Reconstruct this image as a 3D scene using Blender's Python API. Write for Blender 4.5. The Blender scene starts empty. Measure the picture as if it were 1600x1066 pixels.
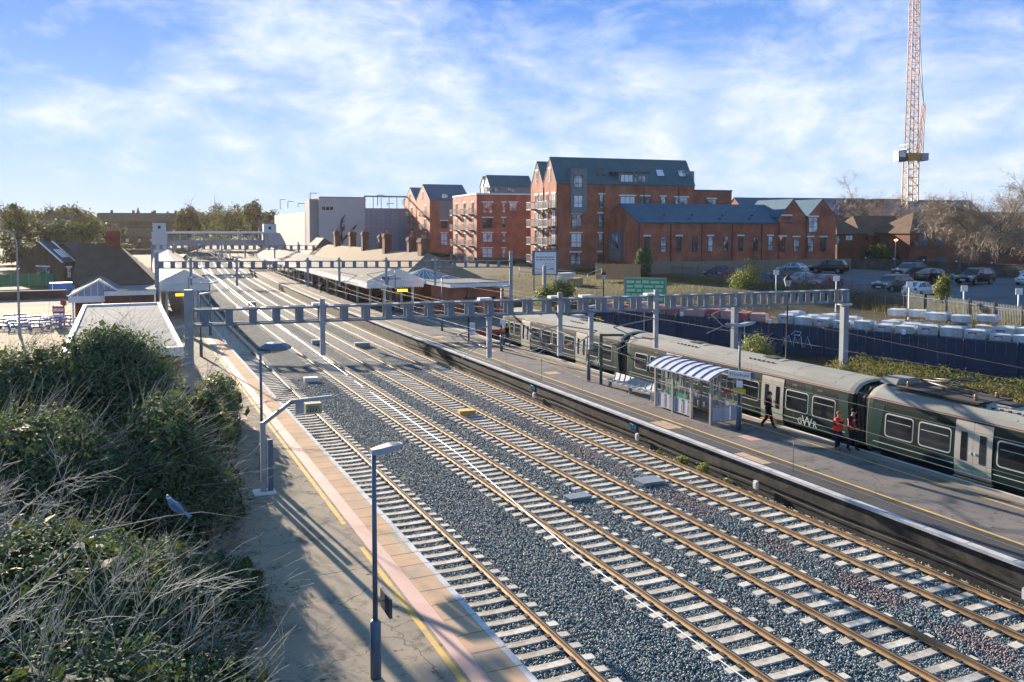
import bpy, bmesh, math, random
import numpy as np
from mathutils import Vector, Matrix
random.seed(7); RNG = np.random.default_rng(7)
scene = bpy.context.scene
col = scene.collection
R = math.radians
# ------------------------------------------------------------------ camera
CAM_H = 10.379; YAW = R(24.309); PITCH = R(3.5); F = 1352.8; CY = 438.4
cd = bpy.data.cameras.new('camera'); cam = bpy.data.objects.new('camera', cd); col.objects.link(cam)
cam.location = (0, 0, CAM_H); cam.rotation_euler = (R(90) - PITCH, 0, -YAW)
cd.sensor_width = 36; cd.lens = F / 1600 * 36; cd.shift_y = (CY - 533) / 1600
cd.clip_start = 0.2; cd.clip_end = 9000
scene.camera = cam
_fw = Vector((math.sin(YAW) * math.cos(PITCH), math.cos(YAW) * math.cos(PITCH), -math.sin(PITCH)))
_rt = Vector((math.cos(YAW), -math.sin(YAW), 0)); _up = _rt.cross(_fw)
def ray(x, y): return _fw + _rt * ((x - 800) / F) - _up * ((y - CY) / F)
def U(x, y, z=0.0):                      # ground position seen at a photo pixel, on the level z
    d = ray(x, y); t = (z - CAM_H) / d.z; return Vector((d.x * t, d.y * t, z))
def D(x, y, depth):                      # point at a given distance along the view axis
    return Vector((0, 0, CAM_H)) + ray(x, y) * depth
# ------------------------------------------------------------------ render look
vs = scene.view_settings; vs.view_transform = 'Standard'; vs.look = 'None'; vs.gamma = 1; vs.exposure = 1.75
SUN_EL = R(13.5); SUN_BEAR = R(-7)       # bearing from +Y towards +X
# ------------------------------------------------------------------ tagging
def tag(o, label=None, cat=None, group=None, kind=None):
    if label: o['label'] = label
    if cat: o['category'] = cat
    if group: o['group'] = group
    if kind: o['kind'] = kind
    return o
def empty(name, loc=(0, 0, 0), rz=0.0, label=None, cat=None, group=None):
    o = bpy.data.objects.new(name, None); col.objects.link(o)
    o.location = loc; o.rotation_euler = (0, 0, rz); o.empty_display_size = 0.2
    return tag(o, label, cat, group)
def kids(o): return [c for c in KIDS.get(o.name, [])]
KIDS = {}
def setp(o, p):
    o.parent = p; KIDS.setdefault(p.name, []).append(o)
def copy_tree(o, parent=None):
    c = o.copy(); col.objects.link(c)
    if parent is not None: setp(c, parent)
    for ch in list(KIDS.get(o.name, [])): copy_tree(ch, c)
    return c
def dup(o, loc, rz=None, label=None, scale=None):
    c = copy_tree(o); c.location = loc
    if rz is not None: c.rotation_euler = (0, 0, rz)
    if label: c['label'] = label
    if scale: c.scale = scale
    return c
# ------------------------------------------------------------------ mesh builder
class MB:
    def __init__(s): s.v = []; s.f = []; s.m = []; s.sm = []
    def add(s, verts, faces, m=0, smooth=False):
        b = len(s.v); s.v.extend([tuple(q) for q in verts])
        for f in faces: s.f.append(tuple(b + i for i in f)); s.m.append(m); s.sm.append(smooth)
        return s
    def face(s, pts, m=0): return s.add(pts, [tuple(range(len(pts)))], m)
    def box(s, x0, x1, y0, y1, z0, z1, m=0):
        v = [(x0,y0,z0),(x1,y0,z0),(x1,y1,z0),(x0,y1,z0),(x0,y0,z1),(x1,y0,z1),(x1,y1,z1),(x0,y1,z1)]
        return s.add(v, [(3,2,1,0),(4,5,6,7),(0,1,5,4),(1,2,6,5),(2,3,7,6),(3,0,4,7)], m)
    def cbox(s, c, d, m=0): return s.box(c[0]-d[0]/2, c[0]+d[0]/2, c[1]-d[1]/2, c[1]+d[1]/2, c[2]-d[2]/2, c[2]+d[2]/2, m)
    def bar(s, a, b, w, h=None, m=0, up=(0, 0, 1)):      # rectangular bar from a to b
        h = h or w; a = Vector(a); b = Vector(b); d = (b - a).normalized(); u = Vector(up)
        if abs(d.dot(u)) > .98: u = Vector((1, 0, 0)) if abs(d.x) < .9 else Vector((0, 1, 0))
        r = d.cross(u).normalized(); u = r.cross(d)
        q = []
        for p in (a, b):
            for (i, j) in ((-1,-1),(1,-1),(1,1),(-1,1)): q.append(p + r * (i * w / 2) + u * (j * h / 2))
        return s.add(q, [(3,2,1,0),(4,5,6,7),(0,1,5,4),(1,2,6,5),(2,3,7,6),(3,0,4,7)], m)
    def tube(s, pts, r, n=6, m=0, cap=True, smooth=True):
        pts = [Vector(p) for p in pts]; k = len(pts)
        rs = r if isinstance(r, (list, tuple)) else [r] * k
        v = []; u = None
        for i, p in enumerate(pts):
            d = (pts[min(i + 1, k - 1)] - pts[max(i - 1, 0)])
            d = d.normalized() if d.length > 1e-9 else Vector((0, 0, 1))
            if u is None: u = d.orthogonal().normalized()
            else:
                u = u - d * u.dot(d); u = u.normalized() if u.length > 1e-6 else d.orthogonal().normalized()
            w = d.cross(u)
            for j in range(n):
                t = 2 * math.pi * j / n; v.append(p + (u * math.cos(t) + w * math.sin(t)) * rs[i])
        f = [(i*n+j, i*n+(j+1) % n, (i+1)*n+(j+1) % n, (i+1)*n+j) for i in range(k-1) for j in range(n)]
        s.add(v, f, m, smooth)
        if cap: b = len(s.v) - len(v); s.f.append(tuple(b + j for j in reversed(range(n)))); s.f.append(tuple(b + (k-1)*n + j for j in range(n))); s.m += [m, m]; s.sm += [False, False]
        return s
    def lathe(s, prof, n=16, m=0, c=(0, 0, 0), smooth=True):
        v = []; k = len(prof)
        for (r, z) in prof:
            for j in range(n): t = 2*math.pi*j/n; v.append((c[0]+r*math.cos(t), c[1]+r*math.sin(t), c[2]+z))
        f = [(i*n+j, i*n+(j+1) % n, (i+1)*n+(j+1) % n, (i+1)*n+j) for i in range(k-1) for j in range(n)]
        return s.add(v, f, m, smooth)
    def prism(s, poly, axis, a0, a1, m=0, mcap=None):    # poly of 2-D points extruded along axis 'x','y' or 'z'
        n = len(poly)
        def P(q, a): return {'x': (a, q[0], q[1]), 'y': (q[0], a, q[1]), 'z': (q[0], q[1], a)}[axis]
        v = [P(q, a0) for q in poly] + [P(q, a1) for q in poly]
        s.add(v, [(i, (i+1) % n, n+(i+1) % n, n+i) for i in range(n)], m)
        mc = m if mcap is None else mcap
        b = len(s.v) - 2*n; s.f += [tuple(b+i for i in reversed(range(n))), tuple(b+n+i for i in range(n))]; s.m += [mc, mc]; s.sm += [False]*2
        return s
    def sphere(s, c, r, m=0, n=10, k=6):
        r = r if isinstance(r, (tuple, list)) else (r, r, r)
        prof = [(math.sin(math.pi*i/k), -math.cos(math.pi*i/k)) for i in range(k+1)]
        v = []
        for (a, z) in prof:
            for j in range(n): t = 2*math.pi*j/n; v.append((c[0]+r[0]*a*math.cos(t), c[1]+r[1]*a*math.sin(t), c[2]+r[2]*z))
        f = [(i*n+j, i*n+(j+1) % n, (i+1)*n+(j+1) % n, (i+1)*n+j) for i in range(k) for j in range(n)]
        return s.add(v, f, m, True)
    def build(s, name, mats, parent=None, loc=None, rz=None, fix=True):
        me = bpy.data.meshes.new(name); me.from_pydata(s.v, [], s.f)
        mats = mats if isinstance(mats, (list, tuple)) else [mats]
        for q in mats: me.materials.append(q)
        me.polygons.foreach_set('material_index', s.m); me.polygons.foreach_set('use_smooth', s.sm)
        if fix:
            bm = bmesh.new(); bm.from_mesh(me); bmesh.ops.recalc_face_normals(bm, faces=bm.faces); bm.to_mesh(me); bm.free()
        me.update()
        o = bpy.data.objects.new(name, me); col.objects.link(o)
        if parent is not None: setp(o, parent)
        if loc is not None: o.location = loc
        if rz is not None: o.rotation_euler = (0, 0, rz)
        return o
def npmesh(name, V, Fc, mats, parent=None, midx=None, smooth=False):    # numpy quads or triangles
    me = bpy.data.meshes.new(name); k = Fc.shape[1]
    me.vertices.add(len(V)); me.vertices.foreach_set('co', V.astype(np.float32).ravel())
    me.loops.add(Fc.size); me.loops.foreach_set('vertex_index', Fc.astype(np.int32).ravel())
    me.polygons.add(len(Fc)); me.polygons.foreach_set('loop_start', np.arange(0, Fc.size, k, dtype=np.int32))
    for q in (mats if isinstance(mats, (list, tuple)) else [mats]): me.materials.append(q)
    if midx is not None: me.polygons.foreach_set('material_index', midx.astype(np.int32))
    if smooth: me.polygons.foreach_set('use_smooth', np.ones(len(Fc), bool))
    me.update(calc_edges=True)
    o = bpy.data.objects.new(name, me); col.objects.link(o)
    if parent is not None: setp(o, parent)
    return o
def text_mesh(name, body, size, mat_, parent, M, extrude=0.004, align='CENTER'):
    cu = bpy.data.curves.new(name, 'FONT'); cu.body = body; cu.size = size; cu.extrude = extrude; cu.align_x = align; cu.align_y = 'CENTER'; cu.resolution_u = 3
    o = bpy.data.objects.new(name, cu); col.objects.link(o)
    dg = bpy.context.evaluated_depsgraph_get(); dg.update()
    me = bpy.data.meshes.new_from_object(o.evaluated_get(dg)); bpy.data.objects.remove(o); bpy.data.curves.remove(cu)
    me.transform(M); me.materials.clear(); me.materials.append(mat_)
    o = bpy.data.objects.new(name, me); col.objects.link(o)
    if parent is not None: setp(o, parent)
    return o
# ------------------------------------------------------------------ materials
def nodes(name):
    m = bpy.data.materials.new(name); m.use_nodes = True; nt = m.node_tree
    return m, nt, nt.nodes['Principled BSDF'], nt.nodes['Material Output']
def mixc(nt, fac, a, b, blend='MIX'):
    n = nt.nodes.new('ShaderNodeMix'); n.data_type = 'RGBA'; n.blend_type = blend
    for s, v in ((n.inputs['Factor'], fac), (n.inputs['A'], a), (n.inputs['B'], b)):
        if isinstance(v, (int, float)): s.default_value = v
        elif isinstance(v, (tuple, list)): s.default_value = tuple(v) + ((1,) if len(v) == 3 else ())
        else: nt.links.new(v, s)
    return n.outputs['Result']
def coords(nt, obj=True, scale=(1, 1, 1), rot=(0, 0, 0)):
    t = nt.nodes.new('ShaderNodeTexCoord') if obj else nt.nodes.new('ShaderNodeNewGeometry')
    mp = nt.nodes.new('ShaderNodeMapping'); mp.inputs['Scale'].default_value = scale; mp.inputs['Rotation'].default_value = rot
    nt.links.new(t.outputs['Object' if obj else 'Position'], mp.inputs['Vector']); return mp.outputs[0]
def noise(nt, vec, scale, detail=4, rough=.6):
    n = nt.nodes.new('ShaderNodeTexNoise'); n.inputs['Scale'].default_value = scale; n.inputs['Detail'].default_value = detail; n.inputs['Roughness'].default_value = rough
    nt.links.new(vec, n.inputs['Vector']); return n.outputs['Fac']
def ramp(nt, fac, lo, hi, c0=(0, 0, 0), c1=(1, 1, 1)):
    r = nt.nodes.new('ShaderNodeValToRGB'); e = r.color_ramp.elements
    e[0].position = lo; e[1].position = hi; e[0].color = tuple(c0) + (1,); e[1].color = tuple(c1) + (1,)
    nt.links.new(fac, r.inputs[0]); return r.outputs[0]
def bump(nt, bs, h, strength=.3, dist=.02):
    b = nt.nodes.new('ShaderNodeBump'); b.inputs['Strength'].default_value = strength; b.inputs['Distance'].default_value = dist
    nt.links.new(h, b.inputs['Height']); nt.links.new(b.outputs[0], bs.inputs['Normal'])
def pm(name, c1, c2=None, scale=3, rough=.6, metal=0, bmp=0, spec=.5, stretch=(1, 1, 1), dirt=None, dscale=.6, emit=None, obj=True, lo=.35, hi=.65, bscale=None):
    m, nt, b, out = nodes(name)
    b.inputs['Roughness'].default_value = rough; b.inputs['Metallic'].default_value = metal; b.inputs['Specular IOR Level'].default_value = spec
    c2 = c2 or tuple(x * .8 for x in c1)
    v = coords(nt, obj, stretch)
    cc = mixc(nt, ramp(nt, noise(nt, v, scale), lo, hi), c1, c2)
    if dirt: cc = mixc(nt, ramp(nt, noise(nt, v, dscale, 5, .65), .48, .72), cc, dirt)
    nt.links.new(cc, b.inputs['Base Color'])
    if bmp: bump(nt, b, noise(nt, v, bscale or scale * 6, 5), bmp, .02)
    if emit: b.inputs['Emission Color'].default_value = tuple(emit[:3]) + (1,); b.inputs['Emission Strength'].default_value = emit[3]
    return m
def asphaltm(name, c1, c2, c3, big=.35):
    m, nt, b, out = nodes(name); b.inputs['Roughness'].default_value = .95; b.inputs['Specular IOR Level'].default_value = .06; v = coords(nt, False)
    c = mixc(nt, ramp(nt, noise(nt, v, big, 6, .65), .38, .62), c1, c2)
    c = mixc(nt, ramp(nt, noise(nt, v, big * 3.1, 7, .7), .53, .66), c, c3)
    c = mixc(nt, ramp(nt, noise(nt, v, big * 9, 4, .6), .62, .70), c, tuple(x * .6 for x in c3))
    g = noise(nt, v, 55, 3, .7); c = mixc(nt, 1.0, c, ramp(nt, g, .3, .7, (.72, .72, .72), (1.18, 1.18, 1.18)), 'MULTIPLY')
    vo = nt.nodes.new('ShaderNodeTexVoronoi'); vo.feature = 'DISTANCE_TO_EDGE'; vo.inputs['Scale'].default_value = .33
    wv = nt.nodes.new('ShaderNodeTexNoise'); wv.inputs['Scale'].default_value = 1.2; wv.inputs['Detail'].default_value = 5; nt.links.new(v, wv.inputs['Vector'])
    ad = nt.nodes.new('ShaderNodeVectorMath'); nt.links.new(v, ad.inputs[0]); nt.links.new(wv.outputs['Color'], ad.inputs[1]); nt.links.new(ad.outputs[0], vo.inputs['Vector'])
    ck = nt.nodes.new('ShaderNodeMath'); ck.operation = 'MAXIMUM'; nt.links.new(ramp(nt, vo.outputs['Distance'], .002, .006), ck.inputs[0]); nt.links.new(ramp(nt, noise(nt, v, .5, 3), .5, .58), ck.inputs[1])
    c = mixc(nt, ck.outputs[0], tuple(x * .7 for x in c3), c)
    nt.links.new(c, b.inputs['Base Color']); bump(nt, b, g, .35, .01); return m
def brickm(name, c1, c2, mortar, w=.225, h=.075, rot=0.0, dirt=None):
    m, nt, b, out = nodes(name); b.inputs['Roughness'].default_value = .85; b.inputs['Specular IOR Level'].default_value = .2
    g = nt.nodes.new('ShaderNodeTexCoord'); sp = nt.nodes.new('ShaderNodeSeparateXYZ'); nt.links.new(g.outputs['Object'], sp.inputs[0])
    ad = nt.nodes.new('ShaderNodeMath'); nt.links.new(sp.outputs[0], ad.inputs[0]); nt.links.new(sp.outputs[1], ad.inputs[1])
    cb = nt.nodes.new('ShaderNodeCombineXYZ'); nt.links.new(ad.outputs[0], cb.inputs[0]); nt.links.new(sp.outputs[2], cb.inputs[1])
    t = nt.nodes.new('ShaderNodeTexBrick'); nt.links.new(cb.outputs[0], t.inputs['Vector'])
    t.inputs['Scale'].default_value = 1; t.inputs['Brick Width'].default_value = w; t.inputs['Row Height'].default_value = h; t.inputs['Mortar Size'].default_value = .008
    for k, c in (('Color1', c1), ('Color2', c2), ('Mortar', mortar)): t.inputs[k].default_value = tuple(c) + (1,)
    n1 = ramp(nt, noise(nt, g.outputs['Object'], .5, 5, .65), .35, .7, (.62, .62, .64), (1.18, 1.14, 1.1))
    cc = mixc(nt, 1.0, t.outputs['Color'], n1, 'MULTIPLY')
    if dirt: cc = mixc(nt, ramp(nt, noise(nt, g.outputs['Object'], .9, 6), .5, .75), cc, dirt)
    nt.links.new(cc, b.inputs['Base Color']); bump(nt, b, t.outputs['Fac'], .25, -.01)
    return m
def glassm(name, c=(.03, .04, .05), rough=.08, spec=.6, var=(.10, .12, .14)):
    m, nt, b, out = nodes(name); b.inputs['Roughness'].default_value = rough; b.inputs['Specular IOR Level'].default_value = spec
    v = coords(nt); oi = nt.nodes.new('ShaderNodeObjectInfo'); f = nt.nodes.new('ShaderNodeMath'); f.operation = 'MULTIPLY_ADD'; nt.links.new(oi.outputs['Random'], f.inputs[0]); f.inputs[1].default_value = .5; nt.links.new(noise(nt, v, .8, 2), f.inputs[2])
    nt.links.new(mixc(nt, ramp(nt, f.outputs[0], .62, .90), c, var), b.inputs['Base Color']); return m
def clearm(name, tint=(.9, .95, .95), fac=.82):
    m, nt, b, out = nodes(name); b.inputs['Roughness'].default_value = .05; b.inputs['Base Color'].default_value = (.25, .3, .3, 1)
    t = nt.nodes.new('ShaderNodeBsdfTransparent'); t.inputs[0].default_value = tuple(tint) + (1,)
    mx = nt.nodes.new('ShaderNodeMixShader'); mx.inputs[0].default_value = fac
    nt.links.new(b.outputs[0], mx.inputs[1]); nt.links.new(t.outputs[0], mx.inputs[2]); nt.links.new(mx.outputs[0], out.inputs[0]); return m
def leafm(name, c1, c2, trans=.35, rough=.35, spec=.5):
    m, nt, b, out = nodes(name); b.inputs['Roughness'].default_value = rough; b.inputs['Specular IOR Level'].default_value = spec
    g = nt.nodes.new('ShaderNodeNewGeometry'); v = coords(nt, False)
    f = nt.nodes.new('ShaderNodeMath'); f.operation = 'ADD'; nt.links.new(g.outputs['Random Per Island'], f.inputs[0]); nt.links.new(noise(nt, v, .7, 3), f.inputs[1])
    cc = mixc(nt, ramp(nt, f.outputs[0], .55, 1.35), c1, c2); nt.links.new(cc, b.inputs['Base Color'])
    t = nt.nodes.new('ShaderNodeBsdfTranslucent'); nt.links.new(mixc(nt, .4, cc, (.25, .33, .04)), t.inputs[0])
    mx = nt.nodes.new('ShaderNodeMixShader'); mx.inputs[0].default_value = trans
    nt.links.new(b.outputs[0], mx.inputs[1]); nt.links.new(t.outputs[0], mx.inputs[2]); nt.links.new(mx.outputs[0], out.inputs[0]); return m
M = {}
M['galv'] = pm('galvanised_steel', (.26, .285, .32), (.35, .375, .40), 2.5, .6, .2, dirt=(.25, .25, .26))
M['post'] = pm('grey_paint', (.15, .18, .215), (.20, .23, .265), 2, .6, .1, spec=.3)
M['bluegrey'] = pm('bluegrey_paint', (.065, .115, .175), (.09, .15, .215), 2, .5, .05)
M['steel_dark'] = pm('dark_steel', (.06, .065, .07), (.10, .10, .11), 5, .5, .4)
M['darkgreen'] = pm('dark_green_paint', (.02, .05, .045), (.03, .07, .06), 4, .5)
M['white'] = pm('white_paint', (.78, .78, .77), (.70, .70, .70), 2, .5)
M['offwhite'] = pm('cream_paint', (.66, .63, .56), (.72, .70, .64), 2, .6)
M['black'] = pm('black_rubber', (.02, .02, .02), (.035, .035, .035), 6, .7)
M['rust'] = pm('rail_rust', (.38, .235, .115), (.29, .17, .08), 6, .7, .1, stretch=(1, .15, 1), dirt=(.48, .31, .15), dscale=1.2)
M['railtop'] = pm('rail_head', (.10, .085, .07), (.17, .14, .11), 8, .35, .8, stretch=(1, .1, 1))
M['sleeper'] = pm('sleeper_concrete', (.68, .64, .57), (.56, .52, .46), 7, .9, 0, .25, .1, dirt=(.40, .34, .27), dscale=2.6)
_m = M['sleeper']; _nt = _m.node_tree; _b = _nt.nodes['Principled BSDF']; _oi = _nt.nodes.new('ShaderNodeObjectInfo')
_nt.links.new(mixc(_nt, 1.0, _b.inputs['Base Color'].links[0].from_socket, ramp(_nt, _oi.outputs['Random'], 0, 1, (.74, .72, .70), (1.05, 1.05, 1.05)), 'MULTIPLY'), _b.inputs['Base Color'])
M['clip'] = pm('rail_clip', (.03, .028, .025), (.06, .05, .04), 9, .7, .2)
M['copper'] = pm('overhead_wire', (.13, .12, .11), (.19, .175, .155), 3, .6, .2, spec=.3)
M['sunlitwire'] = pm('sunlit_wire', (.70, .68, .66), (.6, .58, .56), 3, .4, .2)  # pale tone stands for the sun catching this one overhead wire
M['insul'] = pm('insulator', (.30, .13, .08), (.36, .17, .11), 8, .3)
M['yellow'] = pm('yellow_paint', (.68, .40, .07), (.56, .34, .08), 4, .9, dirt=(.34, .28, .17), dscale=1.8)
M['yellow_sign'] = pm('yellow_sign', (.62, .48, .03), (.55, .42, .03), 4, .5)
M['orange'] = pm('orange_plastic', (.75, .20, .04), (.65, .16, .03), 4, .5)
M['red'] = pm('red_plastic', (.55, .05, .05), (.45, .04, .04), 4, .45)
M['blue'] = pm('blue_plastic', (.04, .17, .45), (.05, .22, .5), 4, .5)
M['glass_dark'] = glassm('dark_glass')
M['glass_day'] = glassm('window_glass', (.03, .045, .06), .06, .8, (.70, .74, .78))  # paler random panes: bright reflections and curtains put into the colour
M['clear'] = clearm('clear_panel')
M['lampglass'] = pm('lamp_lens', (.6, .6, .58), (.5, .5, .5), 3, .2)
def sheet(name, x0, x1, y0, y1, z, m, thick=.0, curve=True, step=6.0, kind='structure', x_off=None):
    """a strip along the railway that follows its bend"""
    ys = []; y = y0
    while y < y1: ys.append(y); y += step
    ys.append(y1); v = []; f = []
    for y in ys:
        o = off(y) if curve else 0
        v += [(x0 + o, y, z), (x1 + o, y, z)]
        if thick: v += [(x0 + o, y, z - thick), (x1 + o, y, z - thick)]
    n = 4 if thick else 2
    for i in range(len(ys) - 1):
        a = i*n; b = (i+1)*n
        f.append((a, a+1, b+1, b))
        if thick: f += [(a+1, a+3, b+3, b+1), (a+2, a, b, b+2)]
    if thick: f += [(0, 2, 3, 1), (b, b+1, b+3, b+2)]
    q = MB().add(v, f); o = q.build(name, m); return tag(o, kind=kind)
def off(y): return max(0.0, y - 60.0) ** 2 / 5380.0 if y < 420 else 360**2/5380.0 + (y-420)*.134
# ================================================================== sky and sun
KS = 2.46                                   # display value to sky radiance at this exposure
SKY_G = [tuple(KS * v for v in c) for c in ((.52, .69, .93), (.29, .53, .93), (.105, .30, .84), (.09, .29, .60))]
SKY_CL0 = tuple(KS * v for v in (.58, .74, .95)); SKY_CL1 = tuple(KS * v for v in (.80, .89, .985))
world = bpy.data.worlds.new('World'); scene.world = world; world.use_nodes = True
wt = world.node_tree; bg = wt.nodes['Background']; bg.inputs['Strength'].default_value = .13
sky = wt.nodes.new('ShaderNodeTexSky'); sky.sky_type = 'NISHITA'; sky.sun_disc = False
sky.sun_elevation = SUN_EL; sky.sun_rotation = SUN_BEAR; sky.air_density = 1.0; sky.dust_density = .15; sky.ozone_density = 3.5
tc = wt.nodes.new('ShaderNodeTexCoord'); sx = wt.nodes.new('ShaderNodeSeparateXYZ'); wt.links.new(tc.outputs['Generated'], sx.inputs[0])
def wm(op, a, b=None, c=None):
    n = wt.nodes.new('ShaderNodeMath'); n.operation = op
    for i, v in enumerate((a, b, c)):
        if v is None: continue
        if isinstance(v, (int, float)): n.inputs[i].default_value = v
        else: wt.links.new(v, n.inputs[i])
    return n.outputs[0]
az = wm('MULTIPLY', wm('ARCTAN2', sx.outputs[0], sx.outputs[1]), 57.29578); el = wm('MULTIPLY', wm('ARCSINE', sx.outputs[2]), 57.29578)
cv = wt.nodes.new('ShaderNodeCombineXYZ'); wt.links.new(wm('MULTIPLY', az, .055), cv.inputs[0]); wt.links.new(wm('MULTIPLY', el, .11), cv.inputs[1])
wv = wt.nodes.new('ShaderNodeTexNoise'); wv.inputs['Scale'].default_value = 1.3; wv.inputs['Detail'].default_value = 3; wt.links.new(cv.outputs[0], wv.inputs['Vector'])
wmix = wt.nodes.new('ShaderNodeVectorMath'); wmix.operation = 'MULTIPLY_ADD'; wt.links.new(wv.outputs['Color'], wmix.inputs[0]); wmix.inputs[1].default_value = (.5, .3, 0); wt.links.new(cv.outputs[0], wmix.inputs[2])
n1 = noise(wt, wmix.outputs[0], 1.7, 10, .56); n2 = noise(wt, wmix.outputs[0], 5.5, 10, .62)
cl = wm('ADD', wm('MULTIPLY', n1, .62), wm('MULTIPLY', n2, .38))
def gauss(a0, e0, sa, se, amp):             # where the broad cloud banks stand in the sky
    p = wm('ADD', wm('POWER', wm('DIVIDE', wm('SUBTRACT', az, a0), sa), 2.0), wm('POWER', wm('DIVIDE', wm('SUBTRACT', el, e0), se), 2.0))
    return wm('MULTIPLY', wm('POWER', 2.718, wm('MULTIPLY', p, -1.0)), amp)
for g in ((15.0, 10.8, 9.5, 4.0, .23), (19, 5.2, 16, 3.0, .17), (41, 8.5, 12, 5.0, .20), (50, 4.0, 14, 4.0, .17), (.2, 7.2, 5.0, 1.1, .19), (4.8, 8.6, 3.0, 1.0, .19), (-3.6, 6.2, 2.6, .7, .20), (8.5, 13.0, 5, 1.6, .15), (-4, 13.8, 3, .8, .12), (6.5, 5.2, 2.0, .6, .16), (-60, 25, 40, 12, .12), (120, 30, 60, 20, .2)):
    cl = wm('ADD', cl, gauss(*g))
cf = ramp(wt, cl, .515, .80)
shade = ramp(wt, n2, .35, .68, SKY_CL0, SKY_CL1)
gr = wt.nodes.new('ShaderNodeValToRGB'); wt.links.new(wm('DIVIDE', el, 40.0), gr.inputs[0]); ge = gr.color_ramp.elements
ge[0].position = 0.0; ge[0].color = tuple(SKY_G[0]) + (1,); ge[1].position = 1.0; ge[1].color = tuple(SKY_G[3]) + (1,)
k_ = ge.new(.13); k_.color = tuple(SKY_G[1]) + (1,); k_ = ge.new(.36); k_.color = tuple(SKY_G[2]) + (1,)
skyc = mixc(wt, .982, sky.outputs[0], gr.outputs[0])
wt.links.new(mixc(wt, cf, skyc, shade), bg.inputs['Color'])
ld = bpy.data.lights.new('sun', 'SUN'); ld.energy = 5.0; ld.angle = R(.5); ld.color = (1, .86, .68)
lo = bpy.data.objects.new('sun', ld); col.objects.link(lo)
sdir = Vector((math.sin(SUN_BEAR) * math.cos(SUN_EL), math.cos(SUN_BEAR) * math.cos(SUN_EL), math.sin(SUN_EL)))
lo.rotation_euler = (-sdir).to_track_quat('-Z', 'Y').to_euler(); lo.location = (0, 0, 60)
# ================================================================== terrain
def lerp(x, pts):
    if x <= pts[0][0]: return pts[0][1]
    for (a, p), (b, q) in zip(pts, pts[1:]):
        if x <= b: return p + (q - p) * (x - a) / (b - a)
    return pts[-1][1]
def x_hoard(y): return 52 + (y - 37) * (-12.5 / 31)
def x_pal(y): return lerp(y, [(10, 53.2), (44, 62.7), (67.5, 69.2), (101.6, 66.7)])
def hgt(x, y):
    xc = x - off(y)
    if xc < 3.2: return lerp(y, [(46, .75), (60, .5), (300, .6), (700, 3)]) + .35 * max(0, min(1, (-60 - xc) / 80)) 
    if xc < 34: return -.55
    lowp = [(34, -.3), (37, .4), (x_hoard(y) + 1.0, .5), (x_hoard(y) + 2.0, 1.9), (x_pal(y) - 4.0, 2.0), (x_pal(y), 2.5), (x_pal(y) + 1.5, 3.35), (x_pal(y) + 15, 4.2)]
    a = lerp(xc, lowp) if y < 85 else 4.2
    b = lerp(xc, [(34, -.3), (35, .7), (38, .9), (47, 3.6), (60, 3.6), (x_pal(y), 3.5), (x_pal(y) + 15, 4.2)])
    t = max(0, min(1, (y - 60) / 16)); t = t*t*(3-2*t)
    return a * (1 - t) + b * t
gx = [-3000, -1200, -500, -250, -150, -100, -70, -50, -35, -25, -15, -8, -3, 0, 3.1, 3.3, 10, 20, 30, 33.9, 34.3, 35, 36, 37, 38] + list(np.arange(39, 80, 1.0)) + [84, 90, 100, 115, 135, 170, 230, 320, 500, 900, 1600, 3000]
gy = [-300, -80, -20, 0] + list(np.arange(6, 120, 3.0)) + list(range(120, 320, 10)) + [340, 380, 430, 500, 600, 760, 1000, 1500, 2500, 5000]
V = []; Fc = []
for y in gy:
    for x in gx: V.append((x + (off(y) if abs(x) < 400 else 0), y, hgt(x + off(y), y) - .02))
nx = len(gx)
for j in range(len(gy) - 1):
    for i in range(nx - 1): Fc.append((j*nx+i, j*nx+i+1, (j+1)*nx+i+1, (j+1)*nx+i))
M['earth'] = pm('earth_and_grass', (.075, .057, .04), (.06, .058, .03), .25, .95, 0, .5, .1, dirt=(.12, .095, .065), dscale=.5, obj=False)
ground = npmesh('ground', np.array(V), np.array(Fc), M['earth'], smooth=True); tag(ground, kind='structure')
# ballast
def ballastm():
    m, nt, b, out = nodes('ballast'); v = coords(nt, False); b.inputs['Roughness'].default_value = .95; b.inputs['Specular IOR Level'].default_value = .05
    vo = nt.nodes.new('ShaderNodeTexVoronoi'); vo.inputs['Scale'].default_value = 22; nt.links.new(v, vo.inputs['Vector'])
    sp = nt.nodes.new('ShaderNodeSeparateColor'); nt.links.new(vo.outputs['Color'], sp.inputs[0])
    c = mixc(nt, sp.outputs[0], (.10, .145, .17), (.36, .41, .43))
    c = mixc(nt, ramp(nt, vo.outputs['Distance'], .25, .62), c, (.03, .035, .04))
    c = mixc(nt, ramp(nt, noise(nt, v, .45, 5, .6), .45, .75), c, (.17, .15, .135))
    nt.links.new(c, b.inputs['Base Color']); 
    b2 = nt.nodes.new('ShaderNodeMath'); b2.operation = 'SUBTRACT'; b2.inputs[0].default_value = 1; nt.links.new(vo.outputs['Distance'], b2.inputs[1])
    bump(nt, b, b2.outputs[0], 1.0, .05); return m
M['ballast'] = ballastm()
ys = list(np.arange(2, 60, 2.0)) + list(np.arange(60, 430, 6.0))
xs = list(np.arange(7.0, 23.2, .45))
V = []; Fc = []
for y in ys:
    for x in xs: V.append((x + off(y), y, -.225 + .045 * math.sin(x * 1.9 + .3 * math.sin(y * .21)) * (1 if 11.2 < x < 12.6 or 15.75 < x < 16.15 or 19.1 < x < 20.1 else .1) + random.uniform(-.008, .008)))
for j in range(len(ys) - 1):
    for i in range(len(xs) - 1): a = j*len(xs)+i; Fc.append((a, a+1, a+1+len(xs), a+len(xs)))
tag(npmesh('ballast_ground', np.array(V), np.array(Fc), M['ballast'], smooth=True), kind='structure')
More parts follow.
